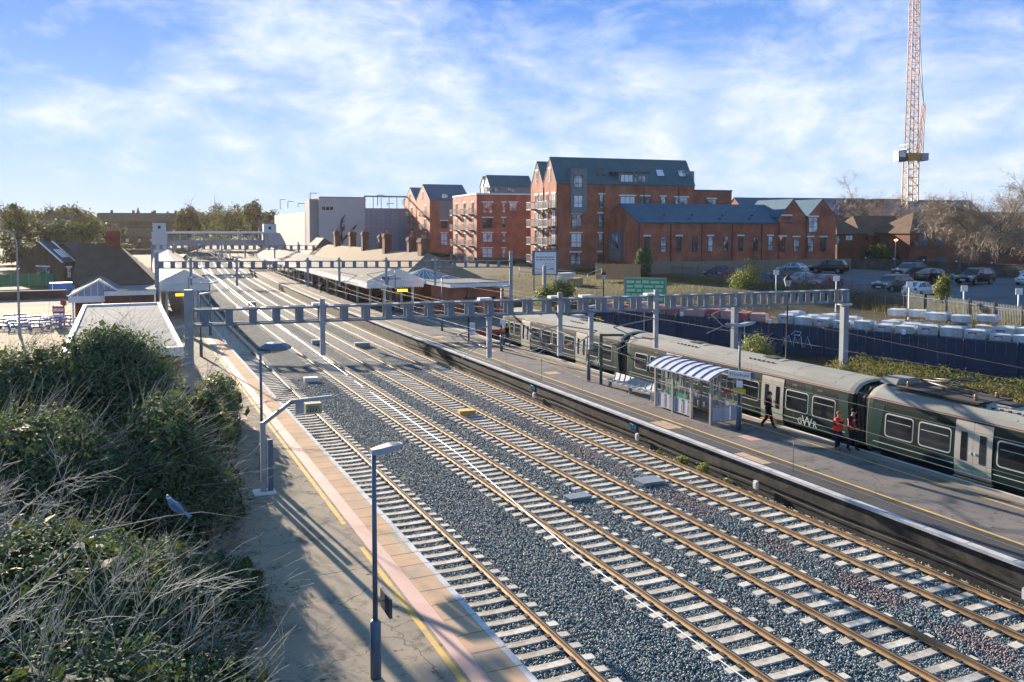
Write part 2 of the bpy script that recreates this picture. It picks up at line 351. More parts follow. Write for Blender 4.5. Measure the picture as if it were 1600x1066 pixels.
sheet('bay_track_ground', 28.6, 33.9, -10, 84, -.2, M['ballast'], curve=False)
# loose stones nearest the camera
def stones():
    n = 185000
    x = RNG.uniform(7.9, 22.85, n); y = 11 + 50 * RNG.uniform(0, 1, n) ** 1.9
    keep = np.ones(n, bool)
    for c in (8.405, 9.91, 13.416, 14.92, 16.96, 18.46, 20.76, 22.27): keep &= np.abs(x - c) > .13
    low = np.zeros(n)
    for c, y0 in ((9.16, 11.0), (14.17, 9.0), (17.71, 9.0), (21.52, 9.0)):
        inb = np.abs(x - c) < 1.30; onsl = inb & (np.abs(((y - y0) / .65) % 1 - .5) > .27); keep &= ~onsl | (RNG.uniform(0, 1, n) < .006); low[inb] = -.03
    x = x[keep]; y = y[keep]; low = low[keep]; n = len(x)
    base = np.array([(-1,-1,-.6),(1,-1,-.6),(1,1,-.6),(-1,1,-.6),(-.75,-.75,.7),(.75,-.75,.7),(.75,.75,.7),(-.75,.75,.7)]) * .85; fc = np.array([(4,5,6,7),(0,1,5,4),(1,2,6,5),(2,3,7,6),(3,0,4,7)])
    s = RNG.uniform(.015, .032, n); a = RNG.uniform(0, 6.28, n)
    P = base[None] * (1 + RNG.uniform(-.42, .42, (n, 8, 3))) * s[:, None, None]
    ca, sa = np.cos(a)[:, None], np.sin(a)[:, None]
    X = P[:, :, 0] * ca - P[:, :, 1] * sa + x[:, None]; Y = P[:, :, 0] * sa + P[:, :, 1] * ca + y[:, None]
    tx, ty = RNG.normal(0, .3, n)[:, None], RNG.normal(0, .3, n)[:, None]
    Z = P[:, :, 2] + P[:, :, 0] * tx + P[:, :, 1] * ty + (-.205 + low + RNG.uniform(-.01, .03, n))[:, None]
    V = np.stack([X, Y, Z], -1).reshape(-1, 3); Fq = (fc[None] + (np.arange(n) * 8)[:, None, None]).reshape(-1, 4)
    m, nt, b, out = nodes('ballast_stone'); b.inputs['Roughness'].default_value = .7; b.inputs['Specular IOR Level'].default_value = .3
    g = nt.nodes.new('ShaderNodeNewGeometry'); r = nt.nodes.new('ShaderNodeValToRGB'); e = r.color_ramp.elements
    e[0].color = (.045, .08, .10, 1); e[1].color = (.54, .59, .595, 1); e.new(.5).color = (.15, .22, .25, 1); e.new(.93).color = (.24, .225, .20, 1)
    nt.links.new(g.outputs['Random Per Island'], r.inputs[0])
    # a reddish patch of older stone between the two farther tracks
    sp = nt.nodes.new('ShaderNodeSeparateXYZ'); nt.links.new(g.outputs['Position'], sp.inputs[0])
    nb = noise(nt, g.outputs['Position'], .35, 2); 
    mm = nt.nodes.new('ShaderNodeMapRange'); mm.inputs[1].default_value = 18.9; mm.inputs[2].default_value = 19.6; nt.links.new(sp.outputs[0], mm.inputs[0])
    mm2 = nt.nodes.new('ShaderNodeMapRange'); mm2.inputs[1].default_value = 20.6; mm2.inputs[2].default_value = 19.9; nt.links.new(sp.outputs[0], mm2.inputs[0])
    mu = nt.nodes.new('ShaderNodeMath'); mu.operation = 'MULTIPLY'; nt.links.new(mm.outputs[0], mu.inputs[0]); nt.links.new(mm2.outputs[0], mu.inputs[1])
    mu2 = nt.nodes.new('ShaderNodeMath'); mu2.operation = 'MULTIPLY'; nt.links.new(mu.outputs[0], mu2.inputs[0]); nt.links.new(ramp(nt, nb, .42, .55), mu2.inputs[1])
    c = mixc(nt, mu2.outputs[0], r.outputs[0], (.22, .165, .165)); nt.links.new(c, b.inputs['Base Color'])
    o = npmesh('ballast_stones', V, Fq, m); tag(o, kind='stuff')
stones()
# ================================================================== tracks
def rail_mesh(x, y0, y1, name, parent, origin):
    prof = [(-.07, -.165, 0), (.07, -.165, 0), (.07, -.15, 0), (.012, -.125, 0), (.012, -.045, 0), (.036, -.03, 0), (.036, -.003, 1), (.027, 0, 1), (-.027, 0, 1), (-.036, -.003, 0), (-.036, -.03, 0), (-.012, -.045, 0), (-.012, -.125, 0), (-.07, -.15, 0)]
    yy = []; y = y0
    while y < y1: yy.append(y); y += 8
    yy.append(y1); v = []; f = []; m = []; k = len(prof)
    for y in yy:
        for (a, z, _) in prof: v.append((x + off(y) + a - origin[0], y - origin[1], z - origin[2]))
    q = MB(); q.v = v
    for i in range(len(yy) - 1):
        for j in range(k): q.f.append((i*k+j, i*k+(j+1) % k, (i+1)*k+(j+1) % k, (i+1)*k+j)); q.m.append(1 if prof[j][2] and prof[(j+1) % k][2] else 0); q.sm.append(False)
    return q.build(name, [M['rust'], M['railtop']], parent)
def sleeper_mb(clips=True):
    q = MB()
    prof = [(-.14, -.20), (.14, -.20), (.125, 0), (-.125, 0)]
    v = []
    for (x, dz) in ((-1.25, -.015), (-.95, 0), (-.5, 0), (-.3, -.012), (.3, -.012), (.5, 0), (.95, 0), (1.25, -.015)):
        for (y, z) in prof: v.append((x, y, -.175 + z + (dz if z == 0 else 0)))
    f = [(i*4+j, i*4+(j+1) % 4, (i+1)*4+(j+1) % 4, (i+1)*4+j) for i in range(7) for j in range(4)] + [(0, 1, 2, 3), (31, 30, 29, 28)]
    q.add(v, f, 0)
    if clips:
        for s in (-.7525, .7525):
            for t in (-.11, .11): q.box(s + t - .055, s + t + .055, -.085, .085, -.178, -.135, 1)
    return q
sl_proto = sleeper_mb().build('sleeper', [M['sleeper'], M['clip']]); sl_me = sl_proto.data; bpy.data.objects.remove(sl_proto)
def track(xc, y0, y1, nsl, label, run_to):
    org = (xc, y0, 0); root = empty('railway_track', org, 0, label, 'railway track', 'railway tracks')
    for s in (-.7525, .7525): rail_mesh(xc + s, y0 - 6, y1, 'rail', root, org)
    for i in range(nsl):
        y = y0 + .65 * i; o = bpy.data.objects.new('sleeper', sl_me); col.objects.link(o); setp(o, root)
        o.location = (off(y), y - y0, random.uniform(-.006, .006)); o.rotation_euler = (0, 0, -math.atan(max(0, y - 60) / 2690) + random.uniform(-.012, .012))
    q = MB(); y = y0 + .65 * nsl
    while y < run_to:
        a = -max(0, y - 60) / 2690; ca, sa = math.cos(a), math.sin(a)
        def T(px, py, pz): return (px*ca - py*sa + off(y), px*sa + py*ca + y - y0, pz)
        q.add([T(-1.25, -.13, -.178), T(1.25, -.13, -.178), T(1.25, .13, -.178), T(-1.25, .13, -.178), T(-1.25, -.14, -.21), T(1.25, -.14, -.21)], [(0, 1, 2, 3), (4, 5, 1, 0)])
        y += .65
    o = q.build('far_sleepers', M['sleeper'], root, fix=False); o['kind'] = 'stuff'
    return root
track(9.16, 11.0, 420, 100, 'railway track running along the pink and tan edged platform', 260)
track(14.17, 9.0, 420, 100, 'through track across the wide ballast from the tan edged platform', 260)
track(17.71, 9.0, 420, 100, 'through track in the middle, with the yellow box between its rails', 260)
track(21.52, 9.0, 420, 100, 'railway track below the black brick face of the grey platform', 260)
track(30.18, 6.0, 74, 0, 'bay track beneath the stabled green train', 74)
# ================================================================== platforms
M['tan'] = pm('tan_paving', (.56, .375, .24), (.48, .32, .205), .8, .95, 0, .15, .05, dirt=(.38, .31, .25), dscale=.9, obj=False)
M['asphalt1'] = asphaltm('old_asphalt', (.36, .30, .23), (.275, .235, .185), (.16, .138, .115))
M['asphalt2'] = asphaltm('grey_asphalt', (.215, .192, .18), (.165, .15, .143), (.105, .096, .092))
M['flags'] = pm('dark_flagstones', (.05, .05, .054), (.07, .07, .074), .8, .85, 0, .2, .2, obj=False)
M['coping'] = pm('white_edge', (.60, .59, .60), (.48, .47, .49), 1.2, .9, 0, .15, .05, dirt=(.40, .38, .38), dscale=1.5, obj=False)
M['face'] = brickm('blackened_brick', (.035, .032, .03), (.06, .053, .046), (.05, .047, .042), dirt=(.11, .10, .085))
M['joint'] = pm('slab_joint', (.10, .07, .05), (.13, .1, .07), 4, .9)
def tactm():
    m, nt, b, out = nodes('tactile_paving'); b.inputs['Roughness'].default_value = .8; v = coords(nt, False)
    c = mixc(nt, ramp(nt, noise(nt, v, .7, 4), .35, .65), (.56, .35, .29), (.47, .29, .24))
    sp = nt.nodes.new('ShaderNodeSeparateXYZ'); nt.links.new(v, sp.inputs[0]); f = []
    for k in (0, 1):
        a = nt.nodes.new('ShaderNodeMath'); a.operation = 'MULTIPLY'; nt.links.new(sp.outputs[k], a.inputs[0]); a.inputs[1].default_value = 1 / .0667
        b_ = nt.nodes.new('ShaderNodeMath'); b_.operation = 'FRACT'; nt.links.new(a.outputs[0], b_.inputs[0])
        c_ = nt.nodes.new('ShaderNodeMath'); c_.operation = 'SUBTRACT'; nt.links.new(b_.outputs[0], c_.inputs[0]); c_.inputs[1].default_value = .5
        p = nt.nodes.new('ShaderNodeMath'); p.operation = 'POWER'; nt.links.new(c_.outputs[0], p.inputs[0]); p.inputs[1].default_value = 2; f.append(p.outputs[0])
    a = nt.nodes.new('ShaderNodeMath'); nt.links.new(f[0], a.inputs[0]); nt.links.new(f[1], a.inputs[1])
    d = ramp(nt, a.outputs[0], .06, .14)
    nt.links.new(mixc(nt, d, (.27, .09, .085), (.60, .37, .315)), b.inputs['Base Color']); 
    nt.links.new(mixc(nt, .22, c, b.inputs['Base Color'].links[0].from_socket), b.inputs['Base Color'])
    return m
M['tactile'] = tactm()
Y1 = 330
sheet('near_platform_wall', 2.4, 7.66, -6, Y1, .88, M['face'], 1.4)
sheet('near_platform_asphalt_path', 2.2, 6.44, -6, Y1, .912, M['asphalt1'], .03)
sheet('yellow_line_marking', 6.22, 6.36, -6, 24.8, .917, M['yellow']); sheet('yellow_line_marking', 6.22, 6.36, 26.9, Y1, .917, M['yellow'])
sheet('tactile_path', 6.44, 6.855, -6, Y1, .925, M['tactile'], .04)
sheet('tan_slab_path', 6.86, 7.56, -6, Y1, .925, M['tan'], .04)
sheet('white_edge_kerb', 7.565, 7.73, -6, Y1, .928, M['coping'], .12)
q = MB(); y = 10.2
while y < 120:
    o = off(y); q.face([(6.87+o, y, .929), (7.72+o, y, .932), (7.72+o, y+.02, .932), (6.87+o, y+.02, .929)]); y += .9
tag(q.build('slab_joint_lines', M['joint']), kind='structure')
_lp = U(625, 846, .93); q = MB(); q.box(_lp.x - .17, _lp.x + .17, _lp.y - 1.0, _lp.y + 1.0, .92, .9275); tag(q.build('worn_paint_patch_marking', pm('worn_grey_paint', (.42, .37, .27), (.50, .40, .28), 5, .9, spec=.05)), kind='structure')
o = text_mesh('platform_edge_lettering', 'MIND THE STEP', .26, pm('pale_lettering', (.62, .56, .42), (.55, .47, .34), 6, .9, spec=.05), None, Matrix.Translation((_lp.x, _lp.y, .9295)) @ Matrix.Rotation(R(-90), 4, 'Z'), .001)
tag(o, kind='structure')
# patches and covers on the near platform
M['patch'] = pm('patch_repair', (.34, .285, .205), (.28, .235, .175), 1.5, .95, 0, .4, .1, obj=False)
q = MB(); q.box(3.9, 5.75, 23.2, 25.4, .905, .9165); tag(q.build('patched_pavement', M['patch']), kind='structure')
M['pink'] = pm('pink_paint', (.52, .24, .19), (.45, .25, .21), 5, .9, dirt=(.3, .2, .17), dscale=2)
q = MB(); 
for (x, y) in ((4.85, 41.5), (4.75, 44.0)): q.face([(x, y, .918), (x+.75, y, .918), (x+.75, y+.7, .918), (x, y+.7, .918)])
tag(q.build('pink_pavement_markings', M['pink']), kind='structure')
# ---- far (island) platform
sheet('far_platform_wall', 22.98, 28.62, -10, Y1, .87, M['face'], 1.3)
sheet('flagstone_path', 23.12, 24.45, -10, Y1, .912, M['flags'], .03)
sheet('far_platform_asphalt_path', 24.455, 28.0, -10, Y1, .913, M['asphalt2'], .03)
M['asph3'] = pm('tan_coping_slabs', (.30, .25, .19), (.25, .21, .165), .8, .9, 0, .3, .15, obj=False)  # own tan colour of the slabs along the bay edge
sheet('tan_edge_path', 28.0, 28.5, -10, 86, .916, M['asph3'], .03)
sheet('white_edge_kerb', 22.86, 23.115, -10, Y1, .918, M['coping'], .10)
sheet('white_edge_kerb', 28.505, 28.68, -10, 86, .918, M['coping'], .10)
sheet('yellow_line_marking', 24.30, 24.42, -10, Y1, .9185, M['yellow'], curve=True); sheet('yellow_line_marking', 27.35, 27.46, -10, 90, .9185, M['yellow'])
q = MB(); y = 11.5
while y < 90:
    q.face([(22.87, y, .9205), (24.3, y, .9205), (24.3, y+.022, .9205), (22.87, y+.022, .9205)]); y += 1.52
tag(q.build('slab_joint_lines', M['joint']), kind='structure')
q = MB()
for (x, y) in ((25.3, 30.2), (25.35, 60.5)): q.face([(x, y, .919), (x+.7, y+.0, .919), (x+.7, y+1.0, .919), (x, y+1.0, .919)])
tag(q.build('pink_pavement_markings', M['pink']), kind='structure')
q = MB()
for (x, y, w, d) in ((23.25, 33.6, .8, 1.6), (23.2, 27.0, .5, 1.8), (25.0, 49.5, .9, .9), (24.6, 70, .8, 1.2), (25.4, 66, .8, 1.0)): q.box(x, x+w, y, y+d, .905, .9165)
tag(q.build('tan_pavement_patches', M['tan']), kind='structure')
# platform paving behind the buffer stop, joining the station forecourt
q = MB(); q.box(28.7, 40, 74, 130, .6, .9); tag(q.build('forecourt_pavement', M['asphalt2']), kind='structure')
# ---- cables along the black platform face
M['tr_un0'] = pm('dark_cable', (.05, .045, .04), None, 3, .95, spec=.05)
def cable(pts, r, m, label, name='cable', cat='cable'): return tag(MB().tube(pts, r, 5, 0).build(name, m), label, cat)
def wavy(x, z0, amp, y0=9, y1=75, n=60):
    return [(x - random.uniform(0, .02), y0 + (y1 - y0) * i / n, z0 + amp * math.sin(i * .83) * random.uniform(.4, 1)) for i in range(n + 1)]
cable(wavy(22.93, .30, .05), .022, M['tr_un0'], 'dark cable sagging along the middle of the black platform face')
cable(wavy(22.90, .12, .04), .015, pm('grey_cable', (.16, .155, .15), None, 3, .9, spec=.1), 'thin grey cable clipped low on the black platform face')
for i, (y, s) in enumerate([(26.9, 1), (35.6, .8), (15.6, .9), (47.2, .8)]):
    e = empty('junction_box', (22.86, y, .16), 0, ['white junction box on the black platform face beside the green weeds', 'white junction box on the platform face opposite the shelter', 'white junction box on the platform face beside the blue graffiti', 'white junction box on the platform face opposite the steel bench'][i], 'junction box', 'boxes on the platform face')
    MB().box(-.11, .0, -.1*s, .1*s, -.16, .16).build('housing', M['offwhite'], e); MB().box(-.14, -.11, -.08*s, .08*s, -.1, .1).build('lid', M['white'], e)
graf_b = pm('blue_spray_paint', (.03, .22, .55), (.05, .3, .6), 8, .6)
MR = Matrix.Translation((22.972, 15.0, .52)) @ Matrix(((0,0,-1,0),(-1,0,0,0),(0,1,0,0),(0,0,0,1)))
tag(text_mesh('graffiti', 'SMO', .42, graf_b, None, MR, .002), 'blue spray painted letters on the black platform face', 'graffiti')
def strokes(name, lines, r, m, label=None, cat='graffiti', parent=None):
    q = MB()
    for L in lines: q.tube(L, r, 4, 0)
    o = q.build(name, m, parent)
    return tag(o, label, cat) if parent is None else o
def zig(y, x=22.965, z=.45): return [[(x, y + .5 - .07*i, z + (.16 if i % 2 else -.12)) for i in range(9)], [(x, y+.55, z+.2), (x, y-.1, z+.12)]]
strokes('graffiti', zig(36.0), .018, graf_b, 'blue scribbled tag on the platform face opposite the glazed shelter')
strokes('graffiti', zig(47.5), .02, graf_b, 'blue scribbled tag on the platform face opposite the steel bench')
# ---- trackside boxes
def tbox(name, c, d, m, label, cat, m2=None):
    e = empty(name, (c[0], c[1], -.2), random.uniform(-.1, .1), label, cat, 'boxes and covers in the ballast')
    MB().box(-d[0]/2, d[0]/2, -d[1]/2, d[1]/2, 0, d[2]).build('housing', m, e); MB().box(-d[0]/2-.02, d[0]/2+.02, -d[1]/2-.02, d[1]/2+.02, d[2], d[2]+.04).build('lid', m2 or m, e)
M['cover'] = pm('cover_plate', (.20, .24, .28), (.27, .31, .35), 3, .45, .2)
tbox('balise_box', (17.6, 45.2), (.9, .5, .24), M['yellow'], 'yellow box lying between the rails of the middle track', 'trackside box')
tbox('cable_cover', (19.75, 29.9), (1.05, .8, .1), M['cover'], 'large blue grey steel cover plate beside the platform side track', 'cover plate')
tbox('cable_cover', (16.05, 29.3), (.95, .55, .08), M['cover'], 'small blue grey cover plate in the gravel before the middle track', 'cover plate')
tbox('trackside_box', (16.2, 79.0), (1.1, .6, .3), M['galv'], 'low grey box between the through tracks behind the portal hanger', 'trackside box')
tbox('trackside_box', (19.4, 75.5), (1.3, .6, .3), M['galv'], 'low grey box beside the black platform face behind the portal', 'trackside box')
tbox('trackside_box', (11.7, 59.6), (.9, .6, .25), M['offwhite'], 'pale box standing on the wide ballast below the folded lamp head', 'trackside box')
tbox('trackside_box', (16.0, 121), (1.0, 1.0, .5), M['galv'], 'small grey cabinet on the ballast between the two portals', 'trackside box')
# ================================================================== train
M['tr_green'] = pm('train_green', (.0015, .016, .0155), (.003, .022, .020), .5, .55, 0, 0, .09, dirt=(.007, .022, .020), dscale=.4)
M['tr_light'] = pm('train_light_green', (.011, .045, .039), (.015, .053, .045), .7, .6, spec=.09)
M['tr_roof'] = pm('train_roof', (.33, .32, .285), (.27, .265, .235), .7, .9, 0, .15, .1, stretch=(1, .35, 1), dirt=(.26, .25, .21), dscale=.9)
M['tr_door'] = pm('train_door', (.46, .42, .36), (.41, .38, .33), 1, .55, 0, spec=.3, dirt=(.40, .34, .24), dscale=1.2)
M['tr_line'] = pm('train_line', (.55, .58, .54), (.5, .53, .5), 2, .5)
M['tr_red'] = pm('train_red_line', (.45, .17, .14), (.4, .18, .15), 2, .6)
M['tr_under'] = pm('underframe', (.018, .017, .016), (.035, .032, .028), 3, .9)
M['tr_glass'] = glassm('train_glass', (.012, .016, .018), .06, .55, (.03, .04, .042))
M['tr_bright'] = pm('train_bright_green', (.03, .42, .16), (.04, .38, .16), 3, .5)
XC = 30.18
PROF = [(.95, 1.30), (1.12, 1.385), (1.5, 1.40), (1.95, 1.40), (2.5, 1.375), (2.95, 1.335), (3.22, 1.29), (3.42, 1.16), (3.60, .90), (3.71, .5), (3.75, 0)]
def hw(z): return lerp(z, PROF)
def coach(root, y0, y1, nose=0.0):
    """y0 < y1; the body is lofted along the track, nose > 0 rounds the far end into a cab"""
    ring = [(-w, z) for z, w in PROF] + [(w, z) for z, w in reversed(PROF[:-1])]
    st = [(y0, .93), (y0 + .12, .985), (y0 + .35, 1.0)] + [(y0 + .35 + (y1 - y0 - .7) * i / 6, 1.0) for i in range(1, 6)]
    st += [(y1 - .35, 1.0), (y1 - .12, .985), (y1, .93)] if not nose else [(y1 - nose, 1.0), (y1 - nose*.6, .985), (y1 - nose*.25, .93), (y1 - .1, .86), (y1, .78)]
    v = []; f = []; m = []; k = len(ring)
    for (y, s) in st:
        for (x, z) in ring: v.append((x * s, y, 1.0 + (z - 1.0) * (s if s < .9 else .5 + .5 * s)))
    for i in range(len(st) - 1):
        for j in range(k - 1): f.append((i*k+j, i*k+j+1, (i+1)*k+j+1, (i+1)*k+j)); m.append(1 if 6 <= j <= 13 else 0)
        f.append((i*k+k-1, i*k, (i+1)*k, (i+1)*k+k-1)); m.append(2)
    q = MB(); q.v = v; q.f = f + [tuple(range(k)), tuple(range((len(st)-1)*k + k - 1, (len(st)-1)*k - 1, -1))]; q.m = m + [0, 0]; q.sm = [False]*len(q.f)
    b = q.build('coach', [M['tr_green'], M['tr_roof'], M['tr_under']], root)
    def sk(y, z, o): return (-(hw(z) + o), y, z)
    def panel(name, ya, yb, za, zb, r, o, m, parent=b, slant=0.0):
        pts = []
        for (cy, cz, a0) in ((yb - r, zb - r, 0), (ya + r, zb - r, 90), (ya + r, za + r, 180), (yb - r, za + r, 270)):
            for i in range(4): t = R(a0 + 30 * i); pts.append((cy + r * math.cos(t), cz + r * math.sin(t)))
        # split in bands so that it follows the curved side
        q = MB(); zs = [za] + [z for z, _ in PROF if za < z < zb] + [zb]
        def span(z):
            d = 0
            if z > zb - r: d = r - math.sqrt(max(0, r*r - (z - zb + r)**2))
            if z < za + r: d = max(d, r - math.sqrt(max(0, r*r - (za + r - z)**2)))
            return ya + d + slant * (z - za), yb - d + slant * (z - za)
        if r: zs = sorted(set(zs + [za + r*.35, za + r, zb - r, zb - r*.35]))
        pr = None
        for z in zs:
            a, c = span(z); cur = (sk(a, z, o), sk(c, z, o))
            if pr: q.face([pr[0], pr[1], cur[1], cur[0]])
            pr = cur
        return q.build(name, m, parent, fix=False)
    def window(ya, yb, za=1.72, zb=2.70):
        w = panel('window', ya, yb, za, zb, .13, .006, M['tr_line']); panel('pane', ya + .05, yb - .05, za + .05, zb - .05, .1, .010, M['tr_glass'], w)
        q = MB(); z = zb - .32; q.box(-(hw(z) + .016), -(hw(z) + .009), ya + .12, yb - .12, z - .012, z + .012); q.build('glazing_bar', M['tr_line'], w)
    def doors(ya, open_=False):
        yb = ya + 1.56
        for i in (0, 1):
            a = ya + i * .785; d = panel('door', a, a + .775, 1.02, 3.10, .03, .012, M['tr_door'])
            panel('door_pane', a + (.24 if i else .24), a + .52, 1.62, 2.70, .03, .017, M['tr_glass'], d)
            panel('door_stripe', a, a + .775, 1.36, 1.42, 0, .018, M['tr_bright'], d)
            z = 1.95; MB().box(-(hw(z) + .03), -(hw(z) + .012), a + (.66 if i == 0 else .06), a + (.72 if i == 0 else .12), 1.9, 2.0).build('door_button', M['offwhite'], d)
        z = 1.0; MB().box(-(hw(z) + .10), -(hw(z) - .02), ya - .02, yb + .02, .93, .965).build('door_step', M['yellow'], b)
    L = y1 - y0
    # side furniture from each end: two windows, doors, then four windows between the doors
    e = 1.05
    wl = [(e, e + 1.42), (e + 1.66, e + 3.16)]
    dl = [e + 3.32]
    for (a, c) in wl:
        window(y0 + a, y0 + c)
        if not nose: window(y1 - c, y1 - a)
    doors(y0 + dl[0]); doors(y1 - dl[0] - 1.56)
    if nose:
        for (a, c) in ((1.3, 1.75), (2.1, 2.9), (3.0, 4.2)): window(y1 - c, y1 - a, 1.8 if a < 2 else 1.72, 2.6 if a < 2 else 2.7)
    a = y0 + dl[0] + 1.56 + .18; bnd = y1 - dl[0] - 1.56 - .18; n = 4; wd = (bnd - a - .22 * (n - 1)) / n
    for i in range(n): window(a + i * (wd + .22), a + i * (wd + .22) + wd)
    # body lines and light patches
    def stripe(ya, yb, z, h=.035, m=M['tr_line'], o=.004, name='body_line'): panel(name, ya, yb, z - h/2, z + h/2, 0, o, m)
    ls = y0 + .5
    for (p, c) in ((y0 + .45, y0 + dl[0] - .05), (y0 + dl[0] + 1.62, y1 - dl[0] - 1.62), (y1 - dl[0] + .05, y1 - .45 - nose)): stripe(p, c, 1.40)
    panel('cantrail_line', y0 + .05, y1 - .05 - nose, 3.16, 3.20, 0, .006, M['tr_red'])
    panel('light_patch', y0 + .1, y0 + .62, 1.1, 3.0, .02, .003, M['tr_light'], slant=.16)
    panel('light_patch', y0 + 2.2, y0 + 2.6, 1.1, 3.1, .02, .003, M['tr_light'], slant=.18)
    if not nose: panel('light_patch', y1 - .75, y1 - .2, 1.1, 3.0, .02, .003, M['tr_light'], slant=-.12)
    # lettering
    for yc in (y0 + 2.75,):
        T = Matrix(((0,0,-1,-(hw(1.35) + .012)),(-1,0,0,yc),(0,1,0,1.36),(0,0,0,1)))
        text_mesh('lettering', 'G', .42, M['tr_line'], b, T @ Matrix.Translation((-.47, -.02, 0)), .002)
        text_mesh('lettering', 'W', .66, M['tr_line'], b, T @ Matrix.Translation((0, .02, 0)), .002)
        text_mesh('lettering', 'R', .42, M['tr_line'], b, T @ Matrix.Translation((.50, -.02, 0)), .002)
    # vents above the windows
    for a in (y0 + 1.9, y0 + 3.5, y1 - 3.5, y0 + L*.42, y0 + L*.55): panel('side_vent', a, a + .32, 2.90, 3.0, .01, .006, M['black'])
    # roof equipment
    for c in (y0 + L * .36, y0 + L * .70):
        q = MB(); n = 8
        for j in range(n):
            t0 = -1 + 2*j/n; t1 = -1 + 2*(j+1)/n
            za = lambda t: 3.76 - .22 * t * t
            q.face([(t0*.82, c - 1.0, za(t0)+.02), (t1*.82, c - 1.0, za(t1)+.02), (t1*.82, c + 1.0, za(t1)+.02), (t0*.82, c + 1.0, za(t0)+.02)])
            q.face([(t0*.82, c - 1.0, za(t0)-.04), (t1*.82, c - 1.0, za(t1)-.04), (t1*.82, c - 1.0, za(t1)+.02), (t0*.82, c - 1.0, za(t0)+.02)])
            q.face([(t0*.82, c + 1.0, za(t0)-.04), (t1*.82, c + 1.0, za(t1)-.04), (t1*.82, c + 1.0, za(t1)+.02), (t0*.82, c + 1.0, za(t0)+.02)])
        q.build('roof_unit', M['tr_roof'], b, fix=False)
        MB().box(-.3, .3, c - .45, c + .45, 3.79, 3.815).build('roof_grille', M['black'], b)
        q = MB()
        for i in range(6): q.box(-.80, -.72, c - .9 + i*.34, c - .8 + i*.34, 3.62, 3.70)
        q.build('roof_fixings', M['tr_under'], b)
    q = MB()
    for i in range(7):
        a = y0 + L * (i + .5) / 7
        n = 8
        for j in range(n):
            t0 = -1.14 + 2.28*j/n; t1 = -1.14 + 2.28*(j+1)/n
            zz = lambda t: lerp(abs(t), [(0, 3.756), (.5, 3.716), (.9, 3.606), (1.16, 3.426)])
            q.face([(t0, a, zz(t0)), (t1, a, zz(t1)), (t1, a + .03, zz(t1)), (t0, a + .03, zz(t0))])
    q.build('roof_seam', M['tr_under'], b, fix=False)
    # underframe and bogies
    MB().box(-1.1, 1.1, y0 + .6, y1 - .6 - nose*.5, .35, .96).build('underframe', M['tr_under'], b)
    for c in (y0 + 2.6, y1 - 2.6):
        g = MB().box(-1.15, -1.0, c - 1.6, c + 1.6, .35, .72).build('bogie', M['tr_under'], b)
    return b
train = empty('train', (XC, 0, 0), 0, 'green passenger train with dirty pale roof stabled at the grey platform', 'train')
coach(train, 47.0, 66.3, 1.5); coach(train, 27.75, 46.35); c3 = coach(train, 8.4, 27.1); coach(train, -11.0, 7.8)
for (a, b_) in ((46.35, 47.0), (27.1, 27.75), (7.8, 8.4)):
    q = MB(); n = 6
    for i in range(n):
        s = .96 if i % 2 else 1.0; y = a + (b_ - a) * i / n; q.prism([(-1.22*s, 1.0), (1.22*s, 1.0), (1.22*s, 3.1), (.8*s, 3.5*s), (-.8*s, 3.5*s), (-1.22*s, 3.1)], 'y', y, y + (b_ - a) / n)
    q.build('gangway', M['black'], train)
# pantograph well on the nearer coach
pn = MB(); cy = 24.0
pn.box(-.95, .95, cy - 1.9, cy + 2.0, 3.72, 3.80)
p = pn.build('pantograph_base', M['tr_under'], train)
q = MB()
for s in (-.45, .45):
    q.tube([(s, cy - 1.2, 3.95), (s * .6, cy + 1.3, 4.12)], .045, 6); q.tube([(s*.6, cy + 1.3, 4.14), (s * 1.2, cy - .6, 4.28)], .03, 6)
q.tube([(-.8, cy - .6, 4.32), (-.5, cy - .6, 4.40), (.5, cy - .6, 4.40), (.8, cy - .6, 4.32)], .03, 6); q.tube([(-.8, cy - .35, 4.32), (-.5, cy - .35, 4.40), (.5, cy - .35, 4.40), (.8, cy - .35, 4.32)], .03, 6)
q.build('pantograph_arm', M['steel_dark'], p)
for (x, y) in ((-.6, cy-1.5), (.6, cy-1.5), (-.6, cy+1.6), (.6, cy+1.6), (0, cy+.4)): MB().lathe([(0,0),(.09,0),(.05,.06),(.09,.1),(.05,.16),(.08,.2),(0,.22)], 8, 0, (x, y, 3.8)).build('insulator', M['insul'], p)
q = MB(); q.prism([(-.7, 3.78), (.7, 3.78), (.55, 4.02), (-.55, 4.02)], 'y', cy + 2.15, cy + 3.0); q.build('equipment_case', M['tr_roof'], p)
